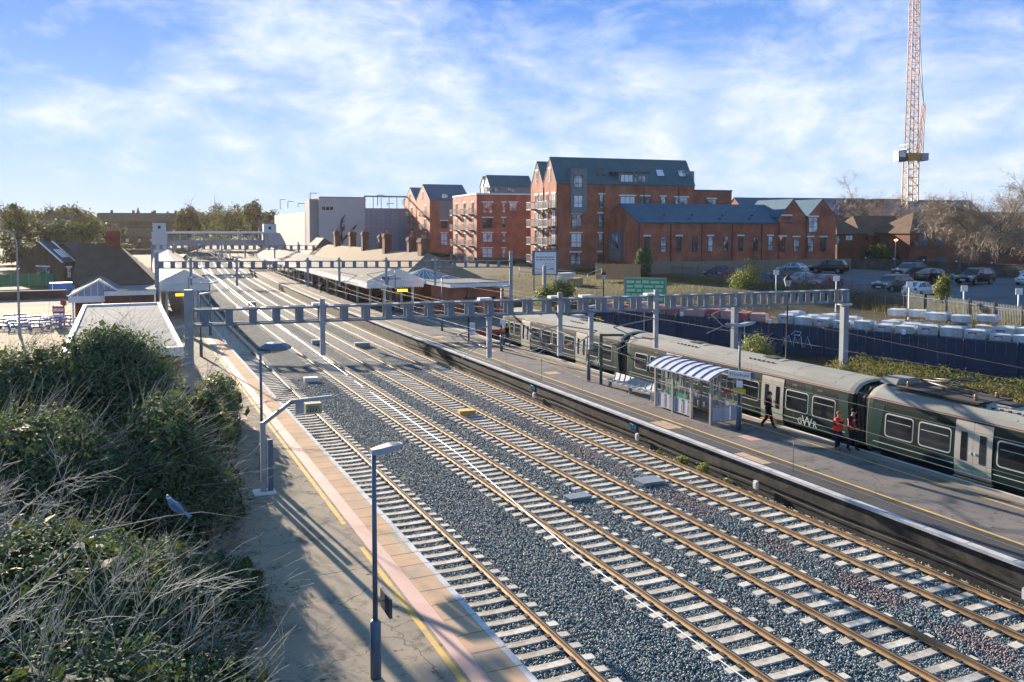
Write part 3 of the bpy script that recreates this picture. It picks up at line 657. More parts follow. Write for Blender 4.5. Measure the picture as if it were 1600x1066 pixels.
# ================================================================== overhead line portals
def portal(A, B, zb, zt, wid, label, posts, hang, ph=(7.4, 7.0), bay=.95, both=True):
    """box beam of four chords with batten plates from A to B, posts at its ends, hangers under it"""
    A = Vector((A[0], A[1], 0)); B = Vector((B[0], B[1], 0)); d = (B - A); L = d.length; rz = math.atan2(d.y, d.x)
    root = empty('overhead_line_portal', A, rz, label, 'overhead line portal', 'portals over the tracks')
    q = MB(); hh = wid / 2; t = .09
    for y in (-hh, hh):
        q.box(0, L, y - .05, y + .05, zb, zb + t, 0); q.box(0, L, y - .05, y + .05, zt - t, zt, 0)
    b = q.build('beam', M['post'], root)
    x = .3
    while x < L - .4:
        for y in (-hh, hh): MB().box(x, x + .30, y - .018, y + .018, zb + t, zt - t).build('batten_plate', M['post'], b)
        x += bay
    q = MB(); x = .75
    while x < L - .4:
        q.box(x, x + .25, -hh + .05, hh - .05, zt - .03, zt - .01); q.box(x, x + .25, -hh + .05, hh - .05, zb + .01, zb + .03); x += bay
    q.build('cross_ties', M['galv'], b)  # flat ties joining the front and back chords
    for x in posts:
        w = .34; z0 = x[1]; h = x[2]; q = MB()
        q.box(x[0] - w/2, x[0] + w/2, -w/2, w/2, z0, h); pb = q.build('post', M['galv'], root)
        q = MB(); q.box(x[0] - w*.75, x[0] + w*.75, -w*.75, w*.75, z0, z0 + .06); q.build('base_plate', M['galv'], pb)
        if len(x) > 3: MB().box(x[0] - w*.8, x[0] + w*.8, -w*.9, w*.9, zb - .14, zb - .03).build('bracket', M['offwhite'], pb)
    for (x, z0, z1, arms) in hang:
        q = MB(); q.box(x - .11, x + .11, -hh - .22, -hh - .06, z0, z1); hb = q.build('hanger', M['galv'], root)
        for c0, c1 in ((zb - .07, zb - .01), (zt + .01, zt + .06)): MB().box(x - .16, x + .16, -hh - .26, -hh - .02, c0, c1).build('clamp', M['galv'], hb)
        MB().box(x - .38, x + .22, -hh + .08, hh - .08, zt + .01, zt + .12).build('beam_saddle', M['offwhite'], hb)
        for (dx, dz) in arms:
            q = MB(); y = -hh - .14; s = 1 if dx > 0 else -1
            q.tube([(x, y, z0 + .45), (x + dx * .45, y, z0 + .55), (x + dx, y, z0 + 1.15)], .032, 6, 0); q.tube([(x, y, z0 + 1.5 if z1 > z0 + 1.6 else z1 - .1), (x + dx, y, z0 + 1.15)], .028, 6, 0)
            q.tube([(x + dx * .45, y, z0 + .52), (x + dx * 1.05, y, z0 + .30)], .022, 5, 0); q.tube([(x + dx*.4, y, z0 + .5), (x + dx*.9, y, z0+.02)], .016, 5, 0)
            a = q.build('cantilever_arm', M['galv'], hb)
            q = MB()
            for k in range(6): q.lathe([(.035, -.03), (.075, 0), (.035, .03)], 8, 0, (0, 0, 0))
            q = MB(); n = 7
            for k in range(n): q.tube([(x + dx * (.10 + .035 * k), y, z0 + .46 + .022*k), (x + dx * (.10 + .035 * k) + s*.03, y, z0 + .462 + .022*k)], [.075, .04], 8)
            q.build('insulator', M['insul'], a)
    return root
T_X = [9.16, 14.17, 17.71, 21.52, 30.18]
LA, LB = (2.75, 38.9), (36.7, 36.2)
def along(A, B, X): return (X - A[0]) / (B[0] - A[0]) * math.hypot(B[0]-A[0], B[1]-A[1])
h1 = [(along(LA, LB, X), z, 7.25 if top else 6.2, arms) for (X, z, top, arms) in
      ((8.05, 4.75, 1, []), (15.75, 4.25, 0, [(-1.5, 1)]), (19.35, 4.15, 1, [(2.0, 1), (-1.5, 1)]), (24.6, 4.3, 1, [(-2.4, 1)]), (21.0, 4.4, 0, []), )]
portal(LA, LB, 6.2, 6.93, .62, 'big grey lattice portal spanning all tracks and the train, closest of the portals', [(-.2, .9, 7.75), (along(LA, LB, 36.7), .3, 6.95, 1)], h1, bay=.98)
G2A, G2B = (3.3, 95.4), (37.2, 82.6)
h2 = [(along(G2A, G2B, X), z, 7.3, arms) for (X, z, arms) in ((6.6, 4.5, []), (10.9, 4.4, []), (17.6, 4.3, [(-1.6, 1)]), (20.6, 4.3, [(1.8, 1)]), (25.1, 4.4, [(-2.0, 1)]), (29.8, 4.4, []))]
portal(G2A, G2B, 6.2, 6.95, .55, 'middle grey lattice portal standing before the two platform canopies', [(0, .5, 7.9), (along(G2A, G2B, 37.2), .8, 7.9), (along(G2A, G2B, 40.5), .8, 6.4)], h2, bay=1.15)
G3A, G3B = (5.6, 184), (36.9, 163)
h3 = [(along(G3A, G3B, X), z, 7.6, []) for (X, z) in ((9.5, 4.6), (13.8, 4.6), (18, 4.5), (22, 4.5), (27, 4.5), (31, 4.5))]
portal(G3A, G3B, 6.1, 7.0, .6, 'distant lattice portal across the tracks just before the covered footbridge', [(0, .5, 7.2), (along(G3A, G3B, 36.9), .8, 8.4)], h3, bay=1.5)
for k, (y, a, b_) in enumerate(((262, 8, 40), (310, 11, 46))):
    portal((a + off(y) - 6, y + 4), (b_ + off(y) - 6, y - 8), 6.2, 6.9, .6, ['dark lattice portal seen under the footbridge deck', 'farthest lattice portal beyond the footbridge'][k], [(0, 0, 7.2), (30, 0, 7.2)], [], bay=1.6)
def stand_post(x, y, z0, z1, w, label):
    e = empty('support_post', (x, y, z0), 0, label, 'post')
    MB().box(-w/2, w/2, -w/2, w/2, 0, z1 - z0).build('mast', M['galv'], e); q = MB(); q.box(-w*.8, w*.8, -w*.8, w*.8, 0, .08); q.build('base_plate', M['galv'], e)
    return e
sp_ = stand_post(33.6, 41.8, .2, 6.15, .32, 'square steel post rising behind the train near the big portal beam')
q = MB(); 
for (dx, z) in ((-1.7, 5.2), ): q.tube([(0, 0, 4.1), (dx*.5, 0, 4.3), (dx, 0, 5.0)], .03, 6); q.tube([(0, 0, 5.6), (dx, 0, 5.0)], .026, 6); q.tube([(dx*.5, 0, 4.3), (dx*1.2, 0, 3.9)], .02, 5)
q.build('cantilever_arm', M['galv'], sp_)
# ---- wires
def wire(x, y0, y1, supports, label, zc=4.72, zcat=5.95, fl=0.0):
    root = empty('overhead_wire', (x, y0, 0), 0, label, 'overhead wire', 'overhead wires')
    def P(y, z, s=0.0): return (off(y) + s, y - y0, z)
    q = MB(); ys = list(np.arange(y0, y1, 6)) + [y1]
    q.tube([P(y, zc, .18 * math.sin(y * .06 + x)) for y in ys], .008, 4); q.build('contact_wire', M['copper'], root)
    q = MB(); dq = MB()
    sp = [y0 - 20] + supports + [y1 + 20]
    for a, b in zip(sp, sp[1:]):
        n = max(4, int((b - a) / 6)); pts = []
        for i in range(n + 1):
            t = i / n; y = a + (b - a) * t; z = zcat - 4 * (zcat - zc - .25) * t * (1 - t); pts.append(P(y, z, .18 * math.sin(y*.06 + x)))
            if 0 < i < n and y0 < y < y1: dq.tube([P(y, zc, .18 * math.sin(y*.06 + x)), pts[-1]], .004, 3)
        q.tube(pts, .0065, 4)
    q.build('catenary_wire', M['copper'], root); dq.build('dropper', M['copper'], root)
for x, lab in ((14.17, 'pair of overhead wires above the through track on the wide ballast side'), (17.71, 'pair of overhead wires above the middle track'), (21.52, 'pair of overhead wires above the track beside the grey platform')):
    wire(x, 2, 330, [38, 90, 174, 255], lab)
w1 = empty('overhead_wire', (7.5, 4, 0), 0, 'single bright wire running above the near track and the wide ballast', 'overhead wire', 'overhead wires')
MB().tube([(lerp(y, [(4, -.5), (13, -.42), (20, .1), (31, .28), (58, 1.0), (95, 1.9), (200, 1.7)]) + off(y), y - 4, 4.7) for y in (4, 8, 13, 16, 20, 25, 31, 44, 58, 75, 95, 140, 200)], .0105, 5).build('contact_wire', M['sunlitwire'], w1)
wire(30.0, -5, 92, [37, 86], 'pair of overhead wires above the stabled train', 4.75, 6.0)
# ================================================================== lamps and posts on platforms
M['lamp_col'] = M['bluegrey']
def lamp(x, y, z0, h, label, heads=1, arm=1.05, rz=0.0, name='platform_lamp', r=.055, group='platform lamps'):
    e = empty(name, (x, y, z0), rz, label, 'lamp post', group)
    q = MB(); q.tube([(0, 0, 0), (0, 0, 1.2), (0, 0, 1.26)], [.115, .115, .07], 12); q.build('lower_column', M['lamp_col'], e)
    q = MB(); q.tube([(0, 0, 1.26), (0, 0, h)], [r, r * .85], 10); q.build('column', M['lamp_col'], e)
    for s in ([1] if heads == 1 else [1, -1]):
        q = MB(); L = arm; v = []
        for (x_, w, t0, t1) in ((-.06, .10, -.09, .03), (.12, .17, -.09, .06), (L*.55, .19, -.05, .10), (L*.92, .14, .02, .11), (L, .08, .05, .10)):
            v += [(s*x_, -w, t0 + .02), (s*x_, w, t0 + .02), (s*x_, w*.8, t1), (s*x_, -w*.8, t1)]
        f = [(i*4+j, i*4+(j+1) % 4, (i+1)*4+(j+1) % 4, (i+1)*4+j) for i in range(4) for j in range(4)] + [(0, 1, 2, 3), (19, 18, 17, 16)]
        q.add([(a, b, c + h) for a, b, c in v], f); hd = q.build('lamp_head', M['galv'], e)
        q = MB(); q.face([(s*.2, -.13, h - .062), (s*L*.8, -.11, h - .02), (s*L*.8, .11, h - .02), (s*.2, .13, h - .062)]); q.build('lamp_lens', M['lampglass'], hd)
        q = MB(); q.face([(s*L*.58, -.10, h + .106), (s*L*.88, -.085, h + .116), (s*L*.88, .085, h + .116), (s*L*.58, .10, h + .106)]); q.build('top_panel', M['steel_dark'], hd)
    return e
l1 = lamp(4.67, 17.3, .915, 4.85, 'blue grey lamp post standing alone on the near platform before the yellow line', 1, .62, 0.0)
q = MB(); q.box(.10, .16, -.72, -.04, 1.55, 1.95); sgn = q.build('sign_plate', M['steel_dark'], l1)
q = MB(); q.face([(.163, -.69, 1.58), (.163, -.07, 1.58), (.163, -.07, 1.92), (.163, -.69, 1.92)]); q.build('sign_face', M['bluegrey'], sgn)
q = MB(); q.tube([(0, -.3, 1.78), (.10, -.3, 1.78)], .02, 5); q.build('sign_bracket', M['galv'], sgn)
l2 = lamp(4.72, 33.6, .915, 4.75, 'lamp post with folded hexagonal head behind the bent camera pole', 1, .75, .1)
hx = MB(); hx.lathe([(.0, -.18), (.62, -.02), (.66, .05), (.35, .22), (.0, .26)], 6, 0, (.55, 0, 4.85), False); hx.build('shade', M['bluegrey'], l2); MB().lathe([(0, -.17), (.5, -.03)], 6, 0, (.55, 0, 4.83), False).build('shade_lens', M['yellow_sign'], l2)
lamp(5.2, 67.0, .915, 4.6, 'thin lamp post on the near platform just beyond the portal beam', 1, .9, .3)
lamp(5.9, 89.0, .915, 4.6, 'thin lamp post on the near platform beside the white gabled canopy', 1, .9, .3)
lamp(7.0, 80.0, .915, 4.6, 'short lamp post with a wide flat head before the white gabled canopy', 2, .8, .2)
lamp(26.1, 46.3, .915, 4.6, 'lamp post beside the dark hoop and the steel bench', 1, .9, .25)
dl_ = lamp(26.13, 32.1, .915, 4.95, 'double headed lamp post carrying the station name sign at the shelter end', 2, .95, .15)
lamp(26.4, 60.4, .915, 4.95, 'double headed lamp post by the walking man and the train cab', 2, .95, .15)
lamp(26.7, 74.7, .915, 4.95, 'double headed lamp post before the brick building with the white fascia', 2, .95, .15)
lamp(27.6, 92.5, .915, 4.95, 'double headed lamp post beside the gable of the long canopy', 2, .95, .1)
lamp(25.7, 88.8, .915, 4.3, 'slim lamp post by the corner of the long canopy', 1, .9, .1)
sg = empty('station_sign', (26.02, 31.95, 3.55), R(-62), 'white station name sign fixed to the double headed lamp post', 'sign')
MB().box(-.55, .55, -.04, .04, -.17, .17).build('sign_board', M['white'], sg)
text_mesh('sign_lettering', 'Newbury', .25, M['steel_dark'], sg, Matrix.Translation((0, -.045, 0)) @ Matrix.Rotation(R(90), 4, 'X'), .001)
MB().box(-.045+.60, .045+.66, -.055, .055, -.2, .2).build('end_plate', M['bluegrey'], sg)
s2_ = empty('notice_sign', (26.0, 31.9, 2.82), R(-62), 'small yellow notice on the lamp post under the station name sign', 'sign')
MB().box(-.30, .30, -.05, -.02, -.11, .11).build('plate', M['yellow_sign'], s2_); MB().box(-.15, .15, -.05, -.02, .16, .46).build('number_plate', M['white'], s2_)
# bent camera pole on the near platform
cp = empty('signal_arm_post', (4.44, 31.4, .915), 0, 'grey post with a bent arm reaching over the near track, on a square white base', 'post')
MB().box(-.09, .09, -.09, .09, .05, 2.55).build('post', M['galv'], cp); MB().box(.16, .34, -.06, .12, .04, 1.9).build('cabinet_column', M['bluegrey'], cp)
MB().box(-.35, .40, -.35, .35, 0, .05).build('base_plate', M['offwhite'], cp)
q = MB(); q.bar((-.03, 0, 2.45), (1.02, 0, 3.2), .11, .13); q.bar((.97, 0, 3.2), (2.5, .0, 3.26), .11, .13); q.build('arm', M['galv'], cp)
q = MB(); q.box(1.15, 1.45, -.1, .1, 2.75, 3.16); q.build('hanging_case', M['galv'], cp)
q = MB(); q.box(1.5, 2.08, -.18, .18, 2.72, 3.10); mb_ = q.build('signal_box', pm('mossy_box', (.36, .36, .22), (.30, .31, .2), 4, .7), cp)
strokes('box_lettering', [[(1.54+.1*i, -.19, 2.8), (1.62+.1*i, -.19, 3.02), (1.7+.1*i, -.19, 2.82)] for i in range(4)], .012, M['black'], parent=cp)
# green/dark hoop beside the bench
hp = empty('hooped_post', (26.22, 45.0, .915), R(-30), 'dark green square hooped post next to the steel bench', 'post')
q = MB(); q.box(-.09, .09, -.09, .09, 0, 3.08); q.build('post', M['darkgreen'], hp); q = MB(); q.bar((0, 0, 3.0), (1.35, .2, 3.0), .14, .14); q.build('arm', M['darkgreen'], hp)
# small sign post
p3 = empty('notice_post', (26.3, 67.0, .915), R(-55), 'dark post with a white notice panel on the platform near the bay end', 'notice post')
MB().box(-.05, .05, -.05, .05, 0, 2.55).build('post', M['black'], p3); MB().box(.12, .62, -.03, .03, .55, 1.55).build('notice_panel', M['white'], p3); MB().box(-.3, .3, -.3, .3, 0, .03).build('base', M['black'], p3)
p4 = empty('platform_marker', (26.45, 60.1, 3.2), R(-55), 'small white sign on the double lamp post by the train cab', 'sign')
MB().box(-.24, .24, -.12, -.07, -.2, .2).build('plate', M['white'], p4); MB().box(-.14, .14, -.12, -.07, -.75, -.5).build('number_plate', M['orange'], p4)
# thin rods on the platform edge
for (x, y, lab) in ((23.5, 25.6, 'thin dark rod standing on the flagstones opposite the two orange jackets'), (23.4, 47.4, 'thin dark rod standing on the flagstones opposite the steel bench')):
    e = empty('marker_rod', (x, y, .915), 0, lab, 'rod', 'rods on the platform edge'); MB().tube([(0, 0, 0), (0, 0, 1.35)], .012, 5).build('rod', M['steel_dark'], e); MB().tube([(0, 0, 1.3), (0, -.02, 1.4)], .03, 6).build('rod_tip', M['steel_dark'], e)
# ---- bench
bn = empty('metal_bench', (26.35, 41.9, .915), R(90), 'long perforated steel bench on the platform beside the glass shelter', 'bench')
n = 8; sw = .56
for i in range(n):
    x = (i - n/2) * sw
    q = MB(); v = []
    for (y, z) in ((.28, .42), (.0, .44), (-.18, .43), (-.26, .5), (-.36, .86)): v += [(x + .03, y, z), (x + sw - .03, y, z)]
    q.add(v, [(2*j, 2*j+1, 2*j+3, 2*j+2) for j in range(4)]); s = q.build('seat', M['galv'], bn, fix=False)
for i in range(n + 1):
    x = (i - n/2) * sw; q = MB(); q.tube([(x, .26, .45), (x, -.25, .5), (x, -.36, .86)], .022, 5)
    if i % 4 == 0: q.box(x - .04, x + .04, -.1, .1, 0, .44)
    q.build('leg' if i % 4 == 0 else 'seat_divider', M['galv'], bn)
MB().tube([(-n/2*sw, -.02, .40), (n/2*sw, -.02, .40)], .04, 6).build('rail', M['galv'], bn)
# ---- shelter
sh = empty('waiting_shelter', (25.6, 33.5, .915), 0, 'glazed waiting shelter with a curved ribbed white roof on the island platform', 'shelter')
SW, SL, SH = 1.75, 4.7, 2.15
M['shpost'] = pm('shelter_post', (.36, .34, .32), (.44, .42, .39), 3, .45, .35); M['shpan'] = pm('shelter_panel', (.44, .45, .52), (.5, .5, .56), 2, .5)
for (x, y) in ((0, 0), (0, 1.57), (0, 3.13), (0, SL), (SW, 0), (SW, 1.57), (SW, 3.13), (SW, SL)):
    MB().box(x - .06, x + .06, y - .06, y + .06, 0, SH).build('post', M['shpost'], sh)
q = MB(); n = 10; prof = []
for i in range(n + 1): t = -1 + 2*i/n; prof.append((SW/2 + t * (SW/2 + .38), SH + .02 + .42 * (1 - t*t)))
v = []
for y in (-.35, SL + .35):
    for (x, z) in prof: v.append((x, y, z))
for y in (-.35, SL + .35):
    for (x, z) in prof: v.append((x, y, z + .05))
k = n + 1; f = [(i, i+1, k+i+1, k+i) for i in range(n)] + [(2*k+i, 2*k+i+1, 3*k+i+1, 3*k+i) for i in range(n)] + [(i, i+1, 2*k+i+1, 2*k+i) for i in range(n)] + [(k+i, k+i+1, 3*k+i+1, 3*k+i) for i in range(n)] + [(0, k, 3*k, 2*k), (n, k+n, 3*k+n, 2*k+n)]
rf = q.add(v, f).build('roof', pm('shelter_roof', (.52, .55, .60), (.46, .49, .55), 2, .7, spec=.1), sh)
M['navy'] = pm('navy_rib', (.03, .05, .16), (.04, .06, .18), 3, .5)
for j in range(9):
    y = -.3 + (SL + .6) * j / 8; q = MB()
    for a, b_ in zip(prof, prof[1:]): q.bar((a[0], y, a[1] + .07), (b_[0], y, b_[1] + .07), .04, .04)
    q.build('roof_rib', M['navy'], rf)
def glaz(x0, y0, x1, y1, low, sh_, bars=3):
    q = MB(); a = Vector((x0, y0, 0)); b_ = Vector((x1, y1, 0))
    for z in (.12, .85, 1.45, 2.05): q.bar(a + Vector((0, 0, z)), b_ + Vector((0, 0, z)), .045, .045)
    for i in range(1, bars): p = a.lerp(b_, i / bars); q.bar(p + Vector((0, 0, .85)), p + Vector((0, 0, 2.05)), .03, .03)
    fr = q.build('glazing_frame', M['shpost'], sh_)
    q = MB(); q.face([(x0, y0, .87), (x1, y1, .87), (x1, y1, 2.04), (x0, y0, 2.04)]); q.build('pane', M['clear'], fr)
    if low:
        q = MB(); L = (b_ - a).length; n = max(3, int(L / .26)); d = (b_ - a).normalized(); nn = Vector((-d.y, d.x, 0))
        for i in range(n):
            p0 = a + d * (L * i / n); p1 = a + d * (L * (i + 1) / n); o = nn * (.02 if i % 2 else -.02)
            q.face([p0 + o + Vector((0, 0, .14)), p1 + o + Vector((0, 0, .14)), p1 + o + Vector((0, 0, .83)), p0 + o + Vector((0, 0, .83))])
        q.build('lower_panel', M['shpan'], fr, fix=False)
glaz(0, 1.57, 0, 3.13, True, sh); glaz(0, 3.13, 0, SL, True, sh); glaz(0, 0, SW, 0, True, sh, 4); glaz(0, SL, SW, SL, True, sh, 4)
for (a, b_) in ((0, 1.57), (1.57, 3.13), (3.13, SL)): glaz(SW, a, SW, b_, True, sh)
MB().box(.7, 1.15, -.075, -.05, 1.5, 1.68).build('sticker', M['red'], sh)
gb = empty('shelter_seat', (25.95, 37.0, .915), R(90), 'bright green seat inside the glazed shelter', 'seat')
M['lime'] = pm('bright_green', (.03, .42, .2), (.04, .5, .24), 3, .4)
for i in range(4): MB().box(-.8 + i*.42, -.42 + i*.42, -.2, .2, .42, .47).box(-.8 + i*.42, -.42 + i*.42, -.24, -.2, .47, .92).build('seat', M['lime'], gb)
for x in (-.6, .6): MB().box(x - .03, x + .03, -.03, .03, 0, .42).build('leg', M['steel_dark'], gb)
# ================================================================== buildings
M['brick'] = brickm('orange_red_brick', (.50, .145, .08), (.42, .118, .066), (.40, .25, .18))
M['brick_old'] = brickm('old_red_brick', (.25, .09, .06), (.20, .075, .052), (.23, .16, .12), dirt=(.13, .07, .055))
M['brick_brown'] = brickm('brown_brick', (.13, .075, .055), (.10, .06, .045), (.14, .11, .09))
def roofm(name, c1, c2, rough=.6, sc=.35):
    m, nt, b, out = nodes(name); b.inputs['Roughness'].default_value = max(rough, .85) if rough > .5 else .65; b.inputs['Specular IOR Level'].default_value = .12; v = coords(nt)
    w = nt.nodes.new('ShaderNodeTexWave'); w.inputs['Scale'].default_value = sc * 8; w.inputs['Distortion'].default_value = .6; w.inputs['Detail'].default_value = 2; w.bands_direction = 'X'; nt.links.new(v, w.inputs['Vector'])
    c = mixc(nt, ramp(nt, noise(nt, v, .8, 6, .65), .35, .68), c1, c2); c = mixc(nt, ramp(nt, w.outputs['Fac'], .0, .25), tuple(x * .72 for x in c1), c)
    nt.links.new(c, b.inputs['Base Color']); bump(nt, b, w.outputs['Fac'], .3, .03); return m
M['slate'] = roofm('blue_slate', (.055, .125, .185), (.075, .155, .215), .5); M['zinc'] = roofm('standing_seam_zinc', (.06, .135, .165), (.08, .165, .19), .45)
M['tile_brown'] = roofm('brown_tile', (.13, .085, .06), (.19, .13, .09), .8, .8); M['tile_tan'] = roofm('weathered_tile', (.27, .20, .13), (.20, .145, .095), .9, .9)
M['felt'] = pm('flat_roof_felt', (.22, .225, .24), (.175, .18, .195), .5, .95, 0, .2, .03, dirt=(.27, .26, .25), dscale=.6); M['canopy'] = roofm('canopy_sheet', (.105, .10, .095), (.14, .135, .125), .9, .5)
M['wframe'] = pm('dark_window_frame', (.035, .04, .045), (.05, .055, .06), 4, .5); M['lintel'] = pm('white_lintel', (.80, .79, .76), (.72, .70, .67), 3, .8)
M['grey_clad'] = pm('grey_cladding', (.15, .185, .20), (.18, .215, .23), .6, .5, .1, stretch=(6, 6, .2)); M['rail'] = pm('balcony_rail', (.30, .32, .33), (.36, .38, .39), 3, .4, .5)
M['concrete'] = pm('pale_concrete', (.36, .345, .335), (.30, .285, .28), .3, .85, 0, .2, .1, stretch=(1, 1, .3)); M['whiteclad'] = pm('white_cladding', (.58, .56, .52), (.50, .48, .45), .4, .9, stretch=(1, 1, .2), spec=.1)
M['bluemesh'] = pm('blue_grey_mesh_cladding', (.20, .25, .36), (.26, .31, .42), .25, .45, .2, stretch=(3, 3, .4)); M['stone'] = brickm('stone_wall', (.16, .14, .12), (.12, .105, .09), (.09, .08, .07), .5, .22, dirt=(.07, .075, .05))
M['timber'] = pm('timber_boards', (.42, .30, .16), (.35, .25, .14), 2, .8, 0, .2, .2, stretch=(6, 6, .5)); M['timber_old'] = pm('weathered_boards', (.30, .25, .18), (.24, .20, .145), 2, .85, stretch=(6, 6, .5))
def len_to(P, bearing, px):
    d = Vector((math.sin(R(bearing)), math.cos(R(bearing)))); r = ray(px, 400); r = Vector((r.x, r.y))
    den = d.x * r.y - d.y * r.x
    return (-(P[0] * r.y) + P[1] * r.x) / den
class Bld:
    def __init__(s, name, px, depth, zg, bearing, label, cat='building', group=None):
        p = D(px, 400, depth); s.P = Vector((p.x, p.y)); s.zg = zg; s.b = bearing; s.rz = R(90 - bearing)
        s.root = empty(name, (p.x, p.y, zg), s.rz, label, cat, group)
        s.dx = Vector((math.sin(R(bearing)), math.cos(R(bearing)))); s.dy = Vector((-s.dx.y, s.dx.x))
    def flen(s, px): return len_to(s.P, s.b, px)
    def llen(s, px): return len_to(s.P, s.b - 90, px)
    def hit(s, px, py, n, o):                       # photo pixel on a wall plane
        r = ray(px, py); r2 = Vector((r.x, r.y)); t = (s.P + n * o).dot(n) / r2.dot(n); w = r2 * t - s.P
        return w.dot(s.dx), w.dot(s.dy), CAM_H + r.z * t - s.zg
    def on_f(s, px, py, o=0): a = s.hit(px, py, s.dy, o); return a[0], a[2]
    def on_l(s, px, py, o=0): a = s.hit(px, py, s.dx, o); return a[1], a[2]
    def zf(s, px, py, o=0): return s.on_f(px, py, o)[1]
    def gable(s, x0, x1, y0, y1, h, rise, along='x', wall=None, roof=None, ov=.25, name='wall', hip0=0, hip1=0, base=0):
        q = MB(); wall = wall or M['brick']; roof = roof or M['slate']
        if along == 'x':
            ym = (y0 + y1) / 2
            q.box(x0, x1, y0, y1, base, h)
            if not hip0: q.face([(x0, y0, h), (x0, y1, h), (x0, ym, h + rise)])
            if not hip1: q.face([(x1, y0, h), (x1, y1, h), (x1, ym, h + rise)])
            a0 = x0 + hip0; a1 = x1 - hip1; e0 = 0 if hip0 else ov * .4; sl = rise / ((y1 - y0) / 2); t = .16
            A = [(x0 - (ov if hip0 else e0), y0 - ov, h - ov * sl), (x1 + (ov if hip1 else ov*.4), y0 - ov, h - ov * sl), (x1 + (ov if hip1 else ov*.4), y1 + ov, h - ov * sl), (x0 - (ov if hip0 else e0), y1 + ov, h - ov * sl), (a0 - e0, ym, h + rise), (a1 + (0 if hip1 else ov*.4), ym, h + rise)]
        else:
            xm = (x0 + x1) / 2; q.box(x0, x1, y0, y1, base, h)
            q.face([(x0, y0, h), (x1, y0, h), (xm, y0, h + rise)]); q.face([(x0, y1, h), (x1, y1, h), (xm, y1, h + rise)])
            sl = rise / ((x1 - x0) / 2); t = .16
            A = [(x0 - ov, y1 + ov*.4, h - ov * sl), (x0 - ov, y0 - ov*.4, h - ov * sl), (x1 + ov, y0 - ov*.4, h - ov * sl), (x1 + ov, y1 + ov*.4, h - ov * sl), (xm, y1 + ov*.4, h + rise), (xm, y0 - ov*.4, h + rise)]
            A = [A[1], A[0], A[3], A[2], A[5], A[4]]
        w = q.build(name, wall, s.root)
        r = MB(); B = [(a, b_, c + t) for a, b_, c in A]; A = [(a, b_, c + .01) for a, b_, c in A]
        fs_ = [(6, 7, 11, 10), (8, 9, 10, 11), (0, 1, 7, 6), (2, 3, 9, 8), (0, 4, 5, 1), (2, 5, 4, 3)]
        fs_ += [(7, 8, 11), (1, 2, 8, 7), (1, 5, 2)] if (hip1 and along == 'x') else [(1, 5, 11, 7), (5, 2, 8, 11)]
        fs_ += [(9, 6, 10), (3, 0, 6, 9), (3, 4, 0)] if (hip0 and along == 'x') else [(0, 4, 10, 6), (4, 3, 9, 10)]
        r.add(A + B, fs_); rf = r.build('roof', roof, s.root)
        return w, rf
    def flat(s, x0, x1, y0, y1, h, wall, roof=None, name='wall', par=.25, base=0):
        q = MB(); q.box(x0, x1, y0, y1, base, h); w = q.build(name, wall, s.root)
        q = MB(); q.box(x0 - .08, x1 + .08, y0 - .08, y1 + .08, h, h + par); q.build('roof', roof or M['felt'], s.root); return w
    def win(s, face, u0, u1, z0, z1, mull=1, lint=True, frame=None, o=0.0, glass=None, name='window', trans=True):
        """a framed window on the front ('f', y = o) or end wall ('l', x = o)"""
        if u1 < u0: u0, u1 = u1, u0
        if z1 < z0: z0, z1 = z1, z0
        T = (lambda u, d, z: (u, o - d, z)) if face == 'f' else (lambda u, d, z: (o - d, u, z))
        def bx(q, a0, a1, d0, d1, c0, c1):
            p = T(a0, d0, c0); r = T(a1, d1, c1); q.box(min(p[0], r[0]), max(p[0], r[0]), min(p[1], r[1]), max(p[1], r[1]), c0, c1)
        q = MB(); t = .07
        bx(q, u0, u1, -.05, .05, z0, z0 + t); bx(q, u0, u1, -.05, .05, z1 - t, z1); bx(q, u0, u0 + t, -.05, .05, z0 + t, z1 - t); bx(q, u1 - t, u1, -.05, .05, z0 + t, z1 - t)
        for i in range(1, mull + 1): c = u0 + (u1 - u0) * i / (mull + 1); bx(q, c - t/2, c + t/2, -.04, .045, z0 + t, z1 - t)
        if trans and z1 - z0 > 1.5: c = z0 + (z1 - z0) * .36; bx(q, u0 + t, u1 - t, -.04, .042, c - t/2, c + t/2)
        w = q.build(name, frame or M['wframe'], s.root)
        q = MB(); q.face([T(u0 + t*.5, .02, z0 + t*.5), T(u1 - t*.5, .02, z0 + t*.5), T(u1 - t*.5, .02, z1 - t*.5), T(u0 + t*.5, .02, z1 - t*.5)]); q.build('pane', glass or M['glass_day'], w)
        if lint: q = MB(); bx(q, u0 - .18, u1 + .18, -.02, .06, z1 + .02, z1 + .24); q.build('lintel', M['lintel'], w)
        return w
    def winp(s, face, x0, y0, x1, y1, zoom=None, **k):     # the same from a rectangle measured in the photo
        if zoom: x0, y0 = zoom(x0, y0); x1, y1 = zoom(x1, y1)
        g = s.on_f if face == 'f' else s.on_l; o = k.get('o', 0.0)
        a = g(x0, y0, o); b_ = g(x1, y1, o); return s.win(face, a[0], b_[0], b_[1], a[1], **k)
    def balcony(s, v0, v1, z, out=1.3, o=0.0):      # on the end wall
        q = MB(); q.box(o - out, o - .01, min(v0, v1), max(v0, v1), z - .18, z); b_ = q.build('balcony', M['wframe'], s.root)
        q = MB(); a, c = min(v0, v1), max(v0, v1)
        q.bar((o - out, a, z + 1.05), (o - out, c, z + 1.05), .06); q.bar((o - out, a, z + 1.05), (o, a, z + 1.05), .06); q.bar((o - out, c, z + 1.05), (o, c, z + 1.05), .06)
        n = int((c - a) / .25)
        for i in range(n + 1): y = a + (c - a) * i / n; q.bar((o - out, y, z), (o - out, y, z + 1.05), .03)
